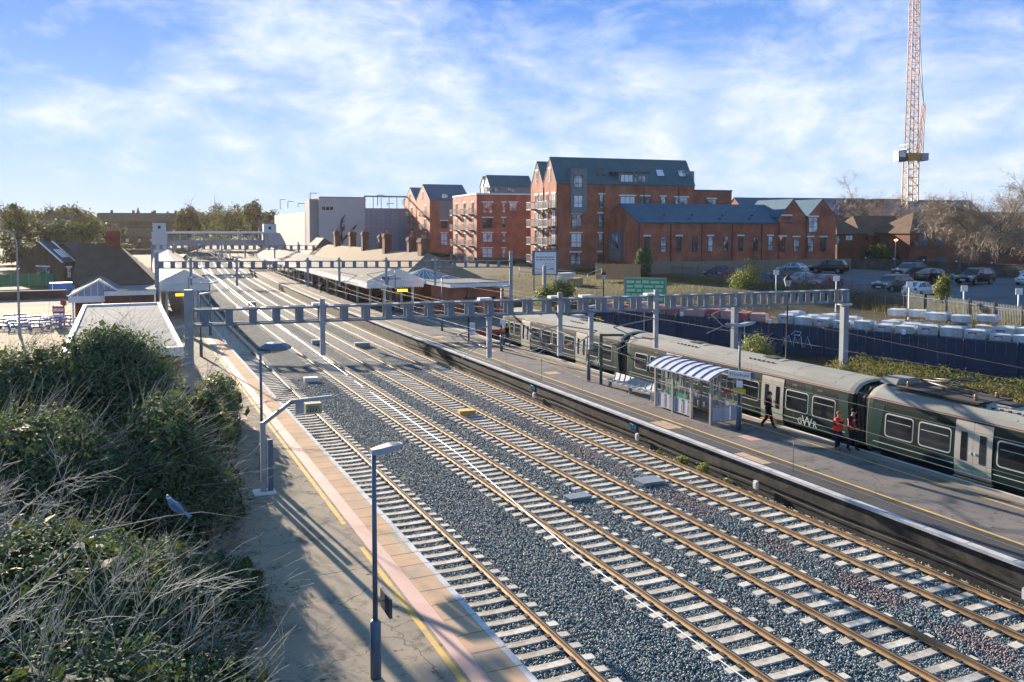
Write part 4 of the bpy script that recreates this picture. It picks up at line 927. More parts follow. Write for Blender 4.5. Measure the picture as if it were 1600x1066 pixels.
        for i in range(6):
            for y in (a, c): q.bar((o - out * i / 6, y, z), (o - out * i / 6, y, z + 1.05), .03)
        q.build('railing', M['rail'], b_)
def zr(x0, y0, s): return lambda x, y: (x0 + x / s, y0 + y / s)
Z3 = zr(800, 220, 3.5525); Z4 = zr(1200, 250, 3.5525); Z6 = zr(600, 280, 7.106)
BR = 96
# ---- large gabled apartment block
b1 = Bld('apartment_block', 869, 130, 4.6, BR, 'five storey brick apartment block with twin gables, balconies and a long zinc roof', 'apartment block')
H = b1.zf(869, 286); L = b1.flen(1084); W = 5.7; RS = b1.on_l(852, 245, 0)[1] - H - .3
b1.gable(0, L, 0, W, H, RS, roof=M['zinc'], ov=.12); b1.gable(0, L * .75, W, 2*W, H, RS * .93, roof=M['zinc'], ov=.12)
b1.flat(L, L + 7, 0.4, 9, H - .9, M['brick'], M['zinc'])
for (r_) in ((485, 300, 510, 375), (600, 308, 682, 352), (715, 310, 762, 352), (825, 312, 852, 352), (905, 316, 976, 354), (1085, 325, 1132, 358), (480, 405, 505, 485), (480, 515, 500, 590), (476, 620, 496, 690), (332, 410, 384, 485), (327, 515, 385, 592), (325, 622, 380, 690)):
    b1.winp('f', *r_, zoom=Z3, mull=2 if r_[2] - r_[0] > 60 else 1 if r_[2] - r_[0] > 30 else 0)
xb0 = b1.on_f(*Z3(322, 300))[0]; xb1 = b1.on_f(*Z3(410, 300))[0]; zb0 = b1.zf(*Z3(320, 400)); zb1 = b1.zf(*Z3(330, 155))
q = MB(); q.box(xb0, xb1, -.45, .1, zb0, zb1); q.build('bay', M['grey_clad'], b1.root)
q = MB(); q.box(xb0, xb1, .1, 2.4, H, zb1); q.build('bay_dormer', M['grey_clad'], b1.root)
for (a, c) in ((190, 262), (302, 372)): b1.winp('f', 342, a, 392, c, zoom=Z3, o=-.45, lint=False, mull=1)
# dormer and roof lights on the long slope
sl = RS / (W / 2)
def on_roof(x0, x1, d0, d1, name, m, th=.1): 
    q = MB(); q.add([(x0, d0, H + d0*sl + .18), (x1, d0, H + d0*sl + .18), (x1, d1, H + d1*sl + .18), (x0, d1, H + d1*sl + .18), (x0, d0, H + d0*sl + .18 + th), (x1, d0, H + d0*sl + .18 + th), (x1, d1, H + d1*sl + .18 + th), (x0, d1, H + d1*sl + .18 + th)], [(4,5,6,7), (0,1,5,4), (1,2,6,5), (2,3,7,6), (3,0,4,7)])
    return q.build(name, m, b1.root)
for x in (L * .30, L * .735, L * .90): w = on_roof(x, x + 1.4, .75, 1.6, 'roof_light', M['wframe']); on_roof(x + .1, x + 1.3, .83, 1.52, 'pane', M['glass_day'], .13)
x0, x1 = L * .44, L * .655
q = MB(); q.box(x0, x1, .18, 2.2, H + .05, H + 1.75); q.build('dormer', M['grey_clad'], b1.root)
b1.win('f', x0 + .3, x0 + (x1 - x0) * .48, H + .25, H + 1.5, mull=2, lint=False, o=.18); b1.win('f', x0 + (x1 - x0) * .52, x1 - .5, H + .25, H + 1.5, mull=2, lint=False, o=.18)
q = MB(); q.box(x0 - 1.2, x1 + .2, -.05, 2.2, H + 1.76, H + 1.9); q.build('dormer_roof', M['zinc'], b1.root)
for k, zf in enumerate((0.35, 3.1, 5.85, 8.6)):
    for (v, wd) in ((1.1, 1.5), (3.8, 1.0), (6.4, .9), (8.7, 1.5)):
        b1.win('l', v - wd/2, v + wd/2, zf + .15, zf + 2.3, mull=1, lint=True, frame=M['wframe'])
    for (a, c) in ((.3, 2.2), (7.8, 9.9)): b1.balcony(a, c, zf + .1)
    b1.balcony(3.2, 5.4, zf + .1, 1.0)
for v in (W/2, W*1.5): b1.win('l', v - .45, v + .45, H + .3, H + 2.3, mull=1)
for x in (.15, L*.33, L * .62, L * .88): MB().box(x - .05, x + .05, -.10, 0, 0, H - .3).build('downpipe', M['wframe'], b1.root)
for v in (W - .1,): MB().box(-.1, 0, v - .05, v + .05, 0, H - .4).build('downpipe', M['wframe'], b1.root)
# plant on the right-hand roof end
MB().box(L - 1.5, L + .6, 1.2, 3.2, H + .1, H + 2.3).build('roof_plant_room', M['grey_clad'], b1.root)
# ---- long two storey terrace in front
b2 = Bld('brick_terrace', 997, 124, 4.6, BR, 'long two storey brick terrace with a blue slate roof and twin gables at one end', 'terrace')
H2 = b2.zf(997, 348); L2 = b2.flen(1236); W2 = b2.llen(941); R2 = b2.on_l(968, 318)[1] - H2 - .15
b2.gable(0, L2, 0, W2, H2, R2, ov=.2)
for i in range(10):
    u = L2 * (i + .55) / 10.0
    b2.win('f', u - .42, u + .42, H2 - 4.35 + .1, H2 - 2.0, mull=0, lint=i % 2 == 0, glass=M['glass_day'] if i % 3 else M['glass_dark'])
for i in range(6): x = .12 + (L2 - .3) * i / 5; MB().box(x - .05, x + .05, -.1, 0, 0, H2 - .2).build('downpipe', M['wframe'], b2.root)
a = b2.on_l(*Z3(556, 505)); c = b2.on_l(*Z3(618, 668)); v0, v1 = sorted((a[0], c[0]))
q = MB(); q.box(-.55, 0, v0, v1, c[1], a[1]); q.build('bay', M['grey_clad'], b2.root)
b2.win('l', v0 + .55, v1 - .75, c[1] + 1.6, a[1] - .3, mull=0, lint=False, o=-.55)
for i, x in enumerate((.12, .3, .5, .7, .88)):
    for d in (.9, 2.1): MB().cbox((L2 * x + d, d, H2 + d * R2 / (W2/2) + .22), (.35, .25, .22)).build('roof_vent', M['wframe'], b2.root)
MB().box(-.02, 2.4, W2 - 2.6, W2 + .4, H2 - .1, H2 + 1.3).build('roof_plant_room', M['rail'], b2.root)
xg = [b2.flen(p) for p in (1216, 1257, 1301)]
for i in (0, 1): b2.gable(xg[i], xg[i+1] - .02, -.6 if i else -.2, 9, b2.zf(1257, 339.5), b2.zf(1281, 313) - b2.zf(1257, 339.5), along='y', ov=.12)
for r_ in ((226, 318, 274, 402), (80, 312, 128, 330), (142, 430, 172, 512), (220, 430, 250, 512), (292, 430, 322, 510), (62, 428, 96, 512)): b2.winp('f', *r_, zoom=Z4, o=-.6 if r_[0] > 190 else -.2, mull=1 if r_[2]-r_[0] > 40 else 0, lint=True)
# ---- flat roofed block with balconies
b3 = Bld('apartment_block', 745, 165, 4.6, BR, 'flat roofed brick apartment block with stacked balconies and grey gabled penthouses', 'apartment block')
H3 = b3.zf(745, 304); L3 = b3.flen(835); W3 = b3.llen(708)
b3.flat(0, L3, 0, W3, H3, M['brick'], M['lintel'], par=.3)
for r_ in ((1095, 262, 1205, 378), (1312, 262, 1350, 372), (1390, 262, 1475, 355), (1095, 432, 1205, 545), (1312, 432, 1350, 540), (1095, 600, 1205, 700), (1312, 600, 1350, 700), (1090, 770, 1205, 870), (1310, 770, 1350, 870)): b3.winp('f', *r_, zoom=Z6, mull=1 if r_[2] - r_[0] > 60 else 0)
for k in range(4):
    zz = H3 - 3.6 - k * 3.05
    for t in (.12, .45, .8):
        b3.win('l', W3*t - .1, W3*t + 1.3, zz, zz + 2.2, mull=1); b3.balcony(W3 * t - .4, W3 * t + 1.6, zz - .1, 1.2)
b3.gable(3, L3, 1.5, 1.5 + 4.2, H3 + 1.9, 1.9, wall=M['grey_clad'], roof=M['zinc'], name='penthouse', base=H3); b3.gable(3.6, L3, 6.0, 10.2, H3 + 1.9, 1.9, wall=M['grey_clad'], roof=M['zinc'], name='penthouse', base=H3)
for r_ in ((1140, 92, 1290, 140), (1370, 95, 1455, 145)): b3.winp('f', *r_, zoom=Z6, o=1.5, mull=3, lint=False)
for v in (2.8, 4.3, 7.2): b3.win('l', v, v + .9, H3 + .4, H3 + 1.8, mull=1, lint=False, o=3.0)
# ---- twin gabled block farther off
b4 = Bld('apartment_block', 672, 200, 4.6, BR, 'farthest brick apartment block with twin gables beside the multi storey car park', 'apartment block')
H4 = b4.zf(672, 313); L4 = b4.flen(735); W4 = b4.llen(632) / 2; R4 = b4.on_l(664, 288)[1] - H4
b4.gable(0, L4, 0, W4, H4, R4, roof=M['slate'], ov=.12); b4.gable(0, L4 * .8, W4, 2 * W4, H4, R4 * .97, roof=M['slate'], ov=.12)
for r_ in ((640, 160, 712, 215), (640, 310, 705, 380), (630, 465, 705, 545), (630, 600, 705, 735)): b4.winp('f', *r_, zoom=Z6, mull=1, lint=r_[1] > 400)
q = MB(); a = b4.on_f(*Z6(618, 240)); c = b4.on_f(*Z6(765, 445)); q.box(a[0], c[0], -.05, .2, c[1], a[1]); q.build('bay', M['grey_clad'], b4.root)
for k in range(4):
    zz = H4 - 3.4 - k * 3.1
    for t in (.25, 1.3): b4.win('l', W4*t, W4*t + 1.5, zz, zz + 2.2, mull=1); b4.balcony(W4*t - .6, W4*t + 2.2, zz - .1, 1.3)
for t in (.5, 1.5): b4.win('l', W4*t - .5, W4*t + .5, H4 + .2, H4 + 2.2, mull=1)
# ---- multi storey car park
b5 = Bld('multi_storey_car_park', 571, 219, 4.0, BR - 3, 'white and blue clad multi storey car park with a concrete stair tower', 'car park')
xl = b5.flen(500); Ht = b5.zf(571, 310)
M['towerc'] = pm('stair_tower_render', (.56, .53, .50), (.50, .475, .45), .3, .9, 0, 0, .05)
b5.flat(xl, 0, 0, 9, Ht, M['towerc'], M['concrete'], name='stair_tower', par=.3)
MB().box(xl - 2.2, xl, 1.5, 9, 0, Ht - .3).build('tower_return', M['concrete'], b5.root)
lw = len_to(b5.P + b5.dx * (xl - 2.2) + b5.dy * 1.5, b5.b - 90, 434)
MB().box(xl - 2.25, xl + 20, 9.05, 9 + lw, 0, b5.zf(492, 331, 9)).build('white_wall', M['whiteclad'], b5.root)
xr = b5.flen(640); hb = b5.zf(600, 328, 2)
MB().box(0.02, xr + 6, 2, 40, 0, hb).build('mesh_wall', M['bluemesh'], b5.root)
MB().box(0.02, xr + 6, 2.2, 40, hb, hb + .4).build('deck', M['concrete'], b5.root)
q = MB()
for i in range(9): x = .5 + (xr + 5) * i / 8; q.box(x - .08, x + .08, 2.0, 2.16, hb + .4, hb + 3.2)
q.box(.1, xr + 6, 1.95, 2.15, hb + 3.2, hb + 3.6); q.build('top_parapet', M['concrete'], b5.root)
q = MB(); 
for i in range(14): x = (xr + 6) * i / 14; q.box(x, x + .12, 1.93, 2.0, 0, hb)
for i in range(5): q.box(0, xr + 6, 1.94, 2.0, hb * i / 5, hb * i / 5 + .12)
q.build('cladding_bars', M['rail'], b5.root)
Z2 = zr(400, 230, 3.5525)
def wallp(x, y): a = b5.on_f(*Z2(x, y)); return (a[0], -.12, a[1])
tr = MB()
for L_ in ([(478, 535), (473, 490), (470, 435), (478, 402), (493, 378)], [(478, 525), (498, 498), (520, 480), (531, 460), (545, 448), (558, 432)], [(473, 470), (486, 452), (490, 432)], [(472, 425), (482, 408), (490, 415)], [(476, 445), (488, 462), (492, 446)]):
    tr.tube([wallp(*p) for p in L_], [.26 if len(L_) > 3 else .18] * (len(L_) - 1) + [.12], 5)
tr.build('branch_relief', M['steel_dark'], b5.root)
for k in range(3): a = b5.on_f(*Z2(375 + 22 * k, 340)); MB().box(a[0] - .4, a[0] + .4, -.05, .05, a[1] - .4, a[1] + .4).build('wall_opening', M['black'], b5.root)
for k, px in enumerate((438, 450, 466, 485, 529, 545, 562, 590, 605, 630)):
    dpt = 219 + (300 - 219) * (492 - px) / 59 if px < 492 else 235 + 3 * (k % 3); y1 = 322 + 3 * (k % 3) - (10 if k in (3, 7) else 0); p = D(px, 330, dpt)
    e = empty('deck_lamp', (p.x, p.y, 4 + Ht * .9), 0, None, 'lamp post', 'lamp posts on top of the car park'); top = D(px, y1 - 10, dpt).z - e.location.z
    e['label'] = 'thin lamp post on the roof deck of the multi storey car park'
    q = MB(); q.tube([(0, 0, 0), (0, 0, top)], .12, 5); q.build('column', M['galv'], e); MB().box(-.1, 1.9, -.2, .2, top - .1, top + .1).build('lamp_head', M['galv'], e)
# ---- old station building with chimneys
st = empty('station_building', (35.5, 103, .9), 0, 'old station building with a weathered tan tiled roof and a row of brick chimneys', 'station')
q = MB(); q.box(-5, 5, -3, 62, 0, 3.4); q.build('wall', M['brick_old'], st)
q = MB(); v = [(-5.5, -4, 3.2), (5.5, -4, 3.2), (5.5, 64, 3.2), (-5.5, 64, 3.2), (0, 1.5, 6.3), (0, 60, 6.3)]
rr = q.add(v, [(0, 4, 5, 3), (1, 2, 5, 4), (0, 1, 4), (2, 3, 5), (3, 2, 1, 0)]).build('roof', M['tile_tan'], st)
for i, y in enumerate((2.5, 9, 18, 24.5, 31, 42, 52)):
    q = MB(); x = (-.3, .2, -.6, .5, -.4, .3, 0)[i]; w = (.75, .5, .6, .5, .5, .6, .6)[i]; z1 = (8.1, 8.2, 8.6, 8.4, 8.8, 8.7, 8.8)[i]
    q.box(x - .5, x + .5, y - w, y + w, 5.4, z1); q.box(x - .62, x + .62, y - w - .12, y + w + .12, z1 - .5, z1 - .2); ch = q.build('chimney', M['brick_old'], rr)
    for k in (-1, 1): MB().lathe([(.16, 0), (.13, .45)], 8, 0, (x, y + k * w * .5, z1)).build('chimney_pot', M['insul'], ch)
q = MB(); q.box(-3, 5, 62.3, 72, 0, 4.2); q.build('end_wall', M['brick_brown'], st); MB().add([(-3.3, 62, 4.1), (5.3, 62, 4.1), (5.3, 72, 4.1), (-3.3, 72, 4.1), (0, 63, 7.5), (0, 70, 7.5)], [(0, 4, 5, 3), (1, 2, 5, 4), (0, 1, 4), (2, 3, 5)]).build('end_roof', M['tile_brown'], st)
def canopy(name, x0, x1, y0, y1, z0, ze, za, label, zp, posts, name_sign=False, roof=None):
    """a gabled platform canopy following the bend of the railway, with a toothed valance"""
    e = empty(name, (x0, y0, zp), 0, label, 'platform canopy', 'platform canopies'); xm = (x0 + x1) / 2; ys = list(np.arange(y0, y1, 8)) + [y1]
    o0 = off(y0)
    def P(x, y, z): return (x - x0 + off(y) - o0, y - y0, z - zp)
    q = MB(); v = []; f = []
    for y in ys: v += [P(x0 - .2, y, ze), P(xm, y, za), P(x1 + .2, y, ze), P(x0 - .2, y, ze - .1), P(xm, y, za - .1), P(x1 + .2, y, ze - .1)]
    for i in range(len(ys) - 1):
        a = i*6; f += [(a, a+1, a+7, a+6), (a+1, a+2, a+8, a+7), (a+3, a+9, a+10, a+4), (a+4, a+10, a+11, a+5)]
    q.add(v, f).build('roof', roof or M['canopy'], e, fix=False)
    q = MB()                                    # side and end valances with saw teeth
    def val(a, b_, n):
        a = Vector(a); b_ = Vector(b_)
        for i in range(n):
            p = a.lerp(b_, i/n); r = a.lerp(b_, (i+1)/n); m = (p + r) / 2; h = Vector((0, 0, ze - z0)); d = Vector((0, 0, -.14))
            q.face([p + h, p, m + d, r, r + h])
    for y, yb in zip(ys, ys[1:]):
        for x in (x0 - .2, x1 + .2): val(P(x, y, z0), P(x, yb, z0), 16)
    val(P(x0 - .2, y0, z0), P(x1 + .2, y0, z0), 26); q.build('valance', M['white'], e, fix=False)
    q = MB(); q.face([P(x0 - .2, y0 - .02, ze), P(x1 + .2, y0 - .02, ze), P(xm, y0 - .02, za)]); g = q.build('gable', M['white'], e)
    q = MB(); q.bar(P(x0 - .3, y0 - .06, ze), P(xm, y0 - .06, za + .08), .08, .2); q.bar(P(xm, y0 - .06, za + .08), P(x1 + .3, y0 - .06, ze), .08, .2); q.bar(P(x0 - .2, y0 - .05, ze), P(x1 + .2, y0 - .05, ze), .06, .12); q.build('bargeboard', M['white'], g)
    y = y0 + .4
    while y < y1:
        for x in posts:
            q = MB(); c = P(x, y, 0); q.box(c[0] - .12, c[0] + .12, c[1] - .12, c[1] + .12, 0, z0 - zp + .4); q.build('post', M['offwhite'], e)
        y += 6.5
    if name_sign: text_mesh('sign_lettering', 'Newbury', .42, M['steel_dark'], g, Matrix.Translation((2.9, -.12, ze - zp + .32)) @ Matrix.Rotation(R(90), 4, 'X'), .01); MB().box(1.5, 2.3, -.14, -.06, ze - zp + .1, ze - zp + .55).build('sign_panel', M['bluegrey'], g)
    return e
ce = canopy('platform_canopy', 25.0, 31.2, 94, 212, 3.7, 4.35, 5.75, 'long grey roofed canopy with white toothed valance on the island platform', .915, (26.9, 30.2), True)
canopy('platform_canopy', 3.5, 8.3, 96, 192, 3.85, 4.6, 5.85, 'pale canopy with a white gable end on the platform under the lift tower', .9, (4.2, 7.0), False, roofm('pale_canopy_sheet', (.17, .165, .155), (.135, .13, .122), .9, .4))
ds = empty('departure_board', (28.6, 93.2, 3.5), 0, 'orange lit departure board hanging under the long canopy', 'departure board')
MB().box(-.7, .7, -.1, .1, -.35, .05).build('case', M['black'], ds); MB().box(-.6, .6, -.13, -.1, -.28, 0).build('display', pm('amber_display', (.5, .2, .02), (.6, .25, .02), 20, .4, emit=(1, .35, .02, 1.2)), ds)
ds = empty('departure_board', (5.6, 95.3, 3.6), 0, 'orange departure board hanging under the white gable of the pale canopy', 'departure board')
MB().box(-.7, .7, -.1, .1, -.35, .05).build('case', M['black'], ds); MB().box(-.6, .6, -.13, -.1, -.28, 0).build('display', pm('amber_display', (.5, .2, .02), (.6, .25, .02), 20, .4, emit=(1, .35, .02, 1.0)), ds)
# dark station wall under the island canopy
sw_ = empty('station_wall', (31.3, 97, .9), 0, 'dark brick station front under the long canopy with cream doors', 'wall')
q = MB()
for y in range(0, 100, 10): o = off(97 + y) - off(97); q.box(o, o + .3, y, y + 10.0, 0, 3.3)
q.build('wall', M['brick_old'], sw_)
for y in range(2, 95, 9): o = off(97 + y) - off(97); MB().box(o - .06, o, y, y + 1.2, 0, 2.2).build('door', M['offwhite'] if y % 2 else M['darkgreen'], sw_); MB().box(o - .06, o, y + 3, y + 4.4, .9, 2.3).build('window', M['glass_day'], sw_)
# ---- brick annex with flat roof and white fascia
an = empty('brick_annex', (31.2, 84.6, .9), R(3), 'single storey brick annex with a white fascia and a flat pale roof beside the canopy', 'station building')
MB().box(.4, 6.4, .4, 6.4, 0, 3.2).build('wall', M['brick'], an); MB().box(0, 6.9, 0, 6.8, 3.2, 3.62).build('fascia', M['white'], an); MB().box(-.03, 6.93, -.03, 6.83, 3.62, 3.70).build('roof', M['felt'], an)
MB().box(1.6, 3.3, .36, .4, 0, 2.2).build('door', M['wframe'], an); MB().box(4.2, 5.4, .36, .4, .9, 2.1).build('window', M['glass_dark'], an)
MB().tube([(2.0, .3, 3.2), (2.0, .1, 2.6), (1.9, .2, 2.3), (1.9, .32, 0)], .05, 6).build('downpipe', M['black'], an)
gp = empty('glass_roof', (29.3, 96.5, 3.2), 0, 'low pyramid glass roof behind the annex with the white fascia', 'glass roof')
q = MB(); q.add([(0, 0, 1.0), (7.6, 0, 1.0), (7.6, 5, 1.0), (0, 5, 1.0), (3.8, 2.5, 2.3)], [(0, 1, 4), (1, 2, 4), (2, 3, 4), (3, 0, 4)]).build('glazing', pm('blue_glazing', (.13, .20, .27), (.2, .28, .35), .8, .2), gp); q = MB()
for i in range(9): x = 7.6 * i / 8; q.bar((x, -.02, 1.03), (3.8, 2.48, 2.35), .06)
q.box(0, 7.6, 0, 5, .6, .99); q.build('frame', M['offwhite'], gp)
for (x, y) in ((.3, .3), (7.3, .3), (.3, 4.7), (7.3, 4.7)): MB().box(x - .12, x + .12, y - .12, y + .12, -2.3, .6).build('post', M['offwhite'], gp)
# ---- station building on the near side, brown roof and chimney
ns = empty('station_house', (-.6, 108, .6), R(-2), 'old brick station house with a dark brown tiled roof and one big red chimney', 'house')
MB().box(-3.6, 4, -8, 8, 0, 4.0).build('wall', M['brick_old'], ns); q = MB(); q.add([(-3.6, -8, 4.0), (-3.6, 8, 4.0), (-3.6, 0, 7.9)], [(0, 1, 2)]); q.build('gable_wall', M['brick_old'], ns, fix=False)
q = MB(); nr = q.add([(-3.8, -8.4, 3.8), (4.4, -8.4, 3.8), (4.4, 8.4, 3.8), (-3.8, 8.4, 3.8), (-3.8, 0, 8.0), (.2, 0, 8.0)], [(0, 1, 5, 4), (1, 2, 5), (2, 3, 4, 5), (3, 0, 4)]).build('roof', M['tile_brown'], ns)
q = MB(); q.box(-.9, .6, -.7, .7, 6.6, 9.4); q.box(-1.05, .75, -.85, .85, 8.7, 8.95); c_ = q.build('chimney', brickm('bright_red_brick', (.38, .09, .055), (.32, .08, .05), (.25, .17, .13)), nr)
for x in (-.6, -.15, .3): MB().lathe([(.17, 0), (.14, .5)], 8, 0, (x, 0, 9.4)).build('chimney_pot', M['insul'], c_)
nf = empty('station_extension', (-1.4, 90.5, .6), 0, 'low brick extension with white fascia and flat bright roof before the brown roofed house', 'station building')
MB().box(0, 4.2, 0, 7, 0, 3.3).build('wall', M['brick_old'], nf); MB().box(-.15, 4.4, -.2, 7.2, 3.3, 3.75).build('fascia', M['white'], nf); MB().box(-.2, 4.45, -.25, 7.25, 3.75, 3.82).build('roof', M['felt'], nf)
ng = empty('entrance_canopy', (-4.4, 91.0, .6), 0, 'glazed white gable canopy at the forecourt side of the brick extension', 'canopy')
q = MB(); q.face([(0, 0, 3.3), (4.6, 0, 3.3), (2.4, 0, 4.7)]); q.build('gable', M['bluemesh'], ng); q = MB(); q.bar((-.2, -.05, 3.3), (2.4, -.05, 4.75), .08, .16); q.bar((2.4, -.05, 4.75), (4.8, -.05, 3.3), .08, .16); q.box(-.2, 2.9, -.1, .1, 2.7, 3.3)
for i in range(1, 8): x = 4.6 * i / 8; q.bar((x, -.04, 3.3), (x, -.04, 3.3 + 1.4 * (1 - abs(x - 2.4) / 2.4)), .05)
q.build('bargeboard', M['white'], ng); q = MB(); q.add([(-.2, 0, 3.35), (2.4, 0, 4.8), (2.4, 9, 4.8), (-.2, 9, 3.35), (4.8, 0, 3.35), (4.8, 9, 3.35)], [(0, 1, 2, 3), (1, 4, 5, 2)]).build('roof', M['felt'], ng)
for x in (0.1, 2.6): MB().box(x, x + .15, 0, .15, 0, 2.7).build('post', M['white'], ng)
# ---- flat roofed shed
fs = empty('flat_roofed_shed', (-2.9, 49.5, .6), 0, 'long shed with a white parapet and pale grey flat roof behind the ivy bush', 'shed')
MB().box(.1, 5.7, .1, 30.4, 0, 2.95).build('wall', M['brick_brown'], fs); MB().box(0.05, 5.75, .05, 30.45, 2.95, 3.2).build('roof', M['felt'], fs)
q = MB(); q.box(-.05, .18, 0, 30.5, 2.9, 3.38); q.box(5.62, 5.85, 0, 30.5, 2.9, 3.38); q.box(.18, 5.62, 30.28, 30.5, 2.9, 3.38); q.box(.18, 5.62, 0, .2, 2.9, 3.38); q.build('parapet', M['white'], fs)
# ---- modern house with dark roof
mh = Bld('modern_house', 98, 150, .8, 58, 'modern brick house with a dark stepped roof and white verges behind the forecourt', 'house')
M['dslate'] = roofm('dark_slate', (.075, .07, .085), (.10, .095, .11), .5); Wm = mh.llen(30); mL = mh.flen(118); mh.gable(0, mL, 0, Wm, 3.6, 3.3, wall=M['brick_brown'], roof=M['dslate'], ov=.3); mh.gable(mL + .02, mh.flen(138), -1.6, Wm * .6, 4.0, 2.7, wall=M['brick_brown'], roof=M['dslate'], ov=.3)
for x in (mL*.25, mL*.45, mL*.65): q = MB(); q.add([(x, 1.2, 3.6 + 1.2*6.6/Wm + .25), (x + .35, 1.2, 3.6 + 1.2*6.6/Wm + .25), (x + .35, 4.2, 3.6 + 4.2*6.6/Wm + .25), (x, 4.2, 3.6 + 4.2*6.6/Wm + .25)], [(0, 1, 2, 3)]).build('roof_panel', M['white'], mh.root, fix=False)
for x in (-.25, mL - .1): q = MB(); q.bar((x, -.3, 3.55), (x, Wm/2, 7.15), .3, .12); q.build('verge', M['white'], mh.root)
mh.win('f', mL*.3, mL*.6, .8, 2.6, mull=1); mh.win('l', Wm*.3, Wm*.6, .8, 2.6, mull=1)
# ---- covered footbridge with lift towers
fb = Bld('covered_footbridge', 262, 212, .9, 94, 'covered white footbridge with square lift towers crossing all the tracks', 'footbridge')
Lb = fb.flen(413); zl = 5.0; zt_ = 8.0; wl_ = fb.flen(238)
q = MB(); q.box(0, Lb, 0, 3, zl, zl + .35); q.build('deck', M['concrete'], fb.root); q = MB(); q.box(0, Lb, -.02, .05, zl + .35, zl + 1.3); q.build('side_panel', M['concrete'], fb.root); q = MB(); q.box(0, Lb, 2.95, 3.02, zl + .35, zl + 1.3); q.build('side_panel', M['concrete'], fb.root)
q = MB(); q.box(-.2, Lb + .2, -.3, 3.3, zt_, zt_ + .45); q.build('roof', M['white'], fb.root)
for i in range(9):
    x = Lb * i / 8
    for y in (-.06, 2.9): MB().box(x - .14, x + .14, y, y + .16, zl + .35, zt_).build('upright', M['galv'], fb.root)
    if i < 8: q = MB(); q.face([(x + .14, 0, zl + 1.3), (Lb*(i+1)/8 - .14, 0, zl + 1.3), (Lb*(i+1)/8 - .14, 0, zt_), (x + .14, 0, zt_)]); q.build('glazing', M['clear'], fb.root)
M['lift'] = pm('lift_cladding', (.60, .61, .62), (.54, .55, .57), .5, .6)
q = MB(); q.box(wl_, -.1, -.8, 3.4, 0, zt_ + .3); q.box(wl_ + .25, -.35, -.6, 3.2, zt_ + .3, 10.6); q.build('lift_tower', M['lift'], fb.root); MB().box(wl_/2 - .3, wl_/2 + .3, -.66, -.6, 9.2, 9.9).build('vent', M['black'], fb.root)
a0, a1 = fb.flen(411), fb.flen(434); q = MB(); q.box(a0 + .1, a1, .4, 4.4, 0, zt_ + .3); q.box(a0 + .3, a1 - .2, .6, 4.2, zt_ + .3, 10.4); q.build('lift_tower', M['lift'], fb.root); MB().box((a0+a1)/2 - .3, (a0+a1)/2 + .3, .52, .6, 9.0, 9.7).build('vent', M['black'], fb.root)
q = MB(); q.prism([(a0 + .8, zt_ + .1), (fb.flen(437), zt_ + .1), (fb.flen(445), zl + .6), (fb.flen(449), 3.0), (fb.flen(449), 1.5), (a0 + 2.2, 1.5)], 'y', -2.0, .35); q.build('stair_cover', pm('stair_cover_sheet', (.34, .36, .40), (.4, .42, .45), .6, .6), fb.root)
# ---- brown roofed brick houses on the far side of the car park
h1_ = Bld('brick_house', 1302, 140, 4.1, BR + 4, 'dark brick house with a hipped brown roof next to the twin gables', 'house', 'brown roofed houses')
Lh = h1_.flen(1345); h1_.gable(0, Lh, -1, 8, 5.3, 2.6, wall=M['brick_old'], roof=M['tile_brown'], hip0=2.5, hip1=2.5)
for r_ in ((358, 418, 396, 470), (430, 418, 470, 448)): h1_.winp('f', *r_, zoom=Z4, o=-1, mull=1, lint=False)
h2_ = Bld('brick_house', 1345, 141, 4.1, BR + 4, 'dark brick house with a long brown tiled roof behind the orange car park lamp', 'house', 'brown roofed houses')
Lh = h2_.flen(1424); h2_.gable(.05, Lh, 0, 9, 5.0, 3.1, wall=M['brick_old'], roof=M['tile_brown'], hip0=1.5)
for r_ in ((510, 420, 556, 448), (615, 418, 640, 450)): h2_.winp('f', *r_, zoom=Z4, mull=1 if r_[0] == 510 else 0, lint=False)
h3_ = Bld('brick_house', 1421, 134, 4.1, BR + 4, 'long dark brick house with a mossy brown roof half hidden by the drooping bare tree', 'house', 'brown roofed houses')
Lh = h3_.flen(1680); h3_.gable(0, Lh, 0, 9.5, h3_.zf(1421, 364), 3.2, wall=M['brick_old'], roof=M['tile_brown'], hip0=4.5)
for r_ in ((838, 418, 888, 478), (930, 418, 975, 478), (1052, 428, 1076, 484), (1140, 430, 1200, 478), (832, 533, 882, 566), (924, 533, 972, 566), (1042, 538, 1070, 570), (1290, 430, 1340, 478)): h3_.winp('f', *r_, zoom=Z4, mull=1, lint=False, glass=M['glass_dark'])
MB().lathe([(0, 0), (.35, .05), (.62, .2)], 12).build('satellite_dish', M['steel_dark'], h3_.root, loc=(.6, -.5, 3.9)); KIDS[h3_.root.name][-1].rotation_euler = (R(70), 0, R(20))
def house(px, depth, zg, w, d, h, rise, b_, label, wall, roof, along='x', hip=0, chim=0, name='house', group='houses beyond'):
    k = Bld(name, px, depth, zg, b_, label, 'house', group); k.gable(0, w, 0, d, h, rise, along=along, wall=wall, roof=roof, hip0=hip, hip1=hip)
    for i in range(chim): x = w * (.15 + .7 * i / max(1, chim - 1)); MB().box(x - .5, x + .5, d/2 - .4, d/2 + .4, h + rise - .8, h + rise + 1.3).build('chimney', M['brick_brown'], k.root)
    n = max(1, int(w / 4))
    for i in range(n): u = w * (i + .5) / n; k.win('f', u - .6, u + .6, h * .55, h * .55 + 1.3, mull=1, lint=False)
    return k
house(1166, 185, 5, 30, 10, 8, 3.8, BR, 'dark blue slate roofed house showing above the brick terrace ridge', M['brick'], M['slate'])
house(1225, 205, 5, 24, 9, 8.2, 4.2, BR + 6, 'second slate roofed house behind the twin gables', M['brick'], M['slate'])
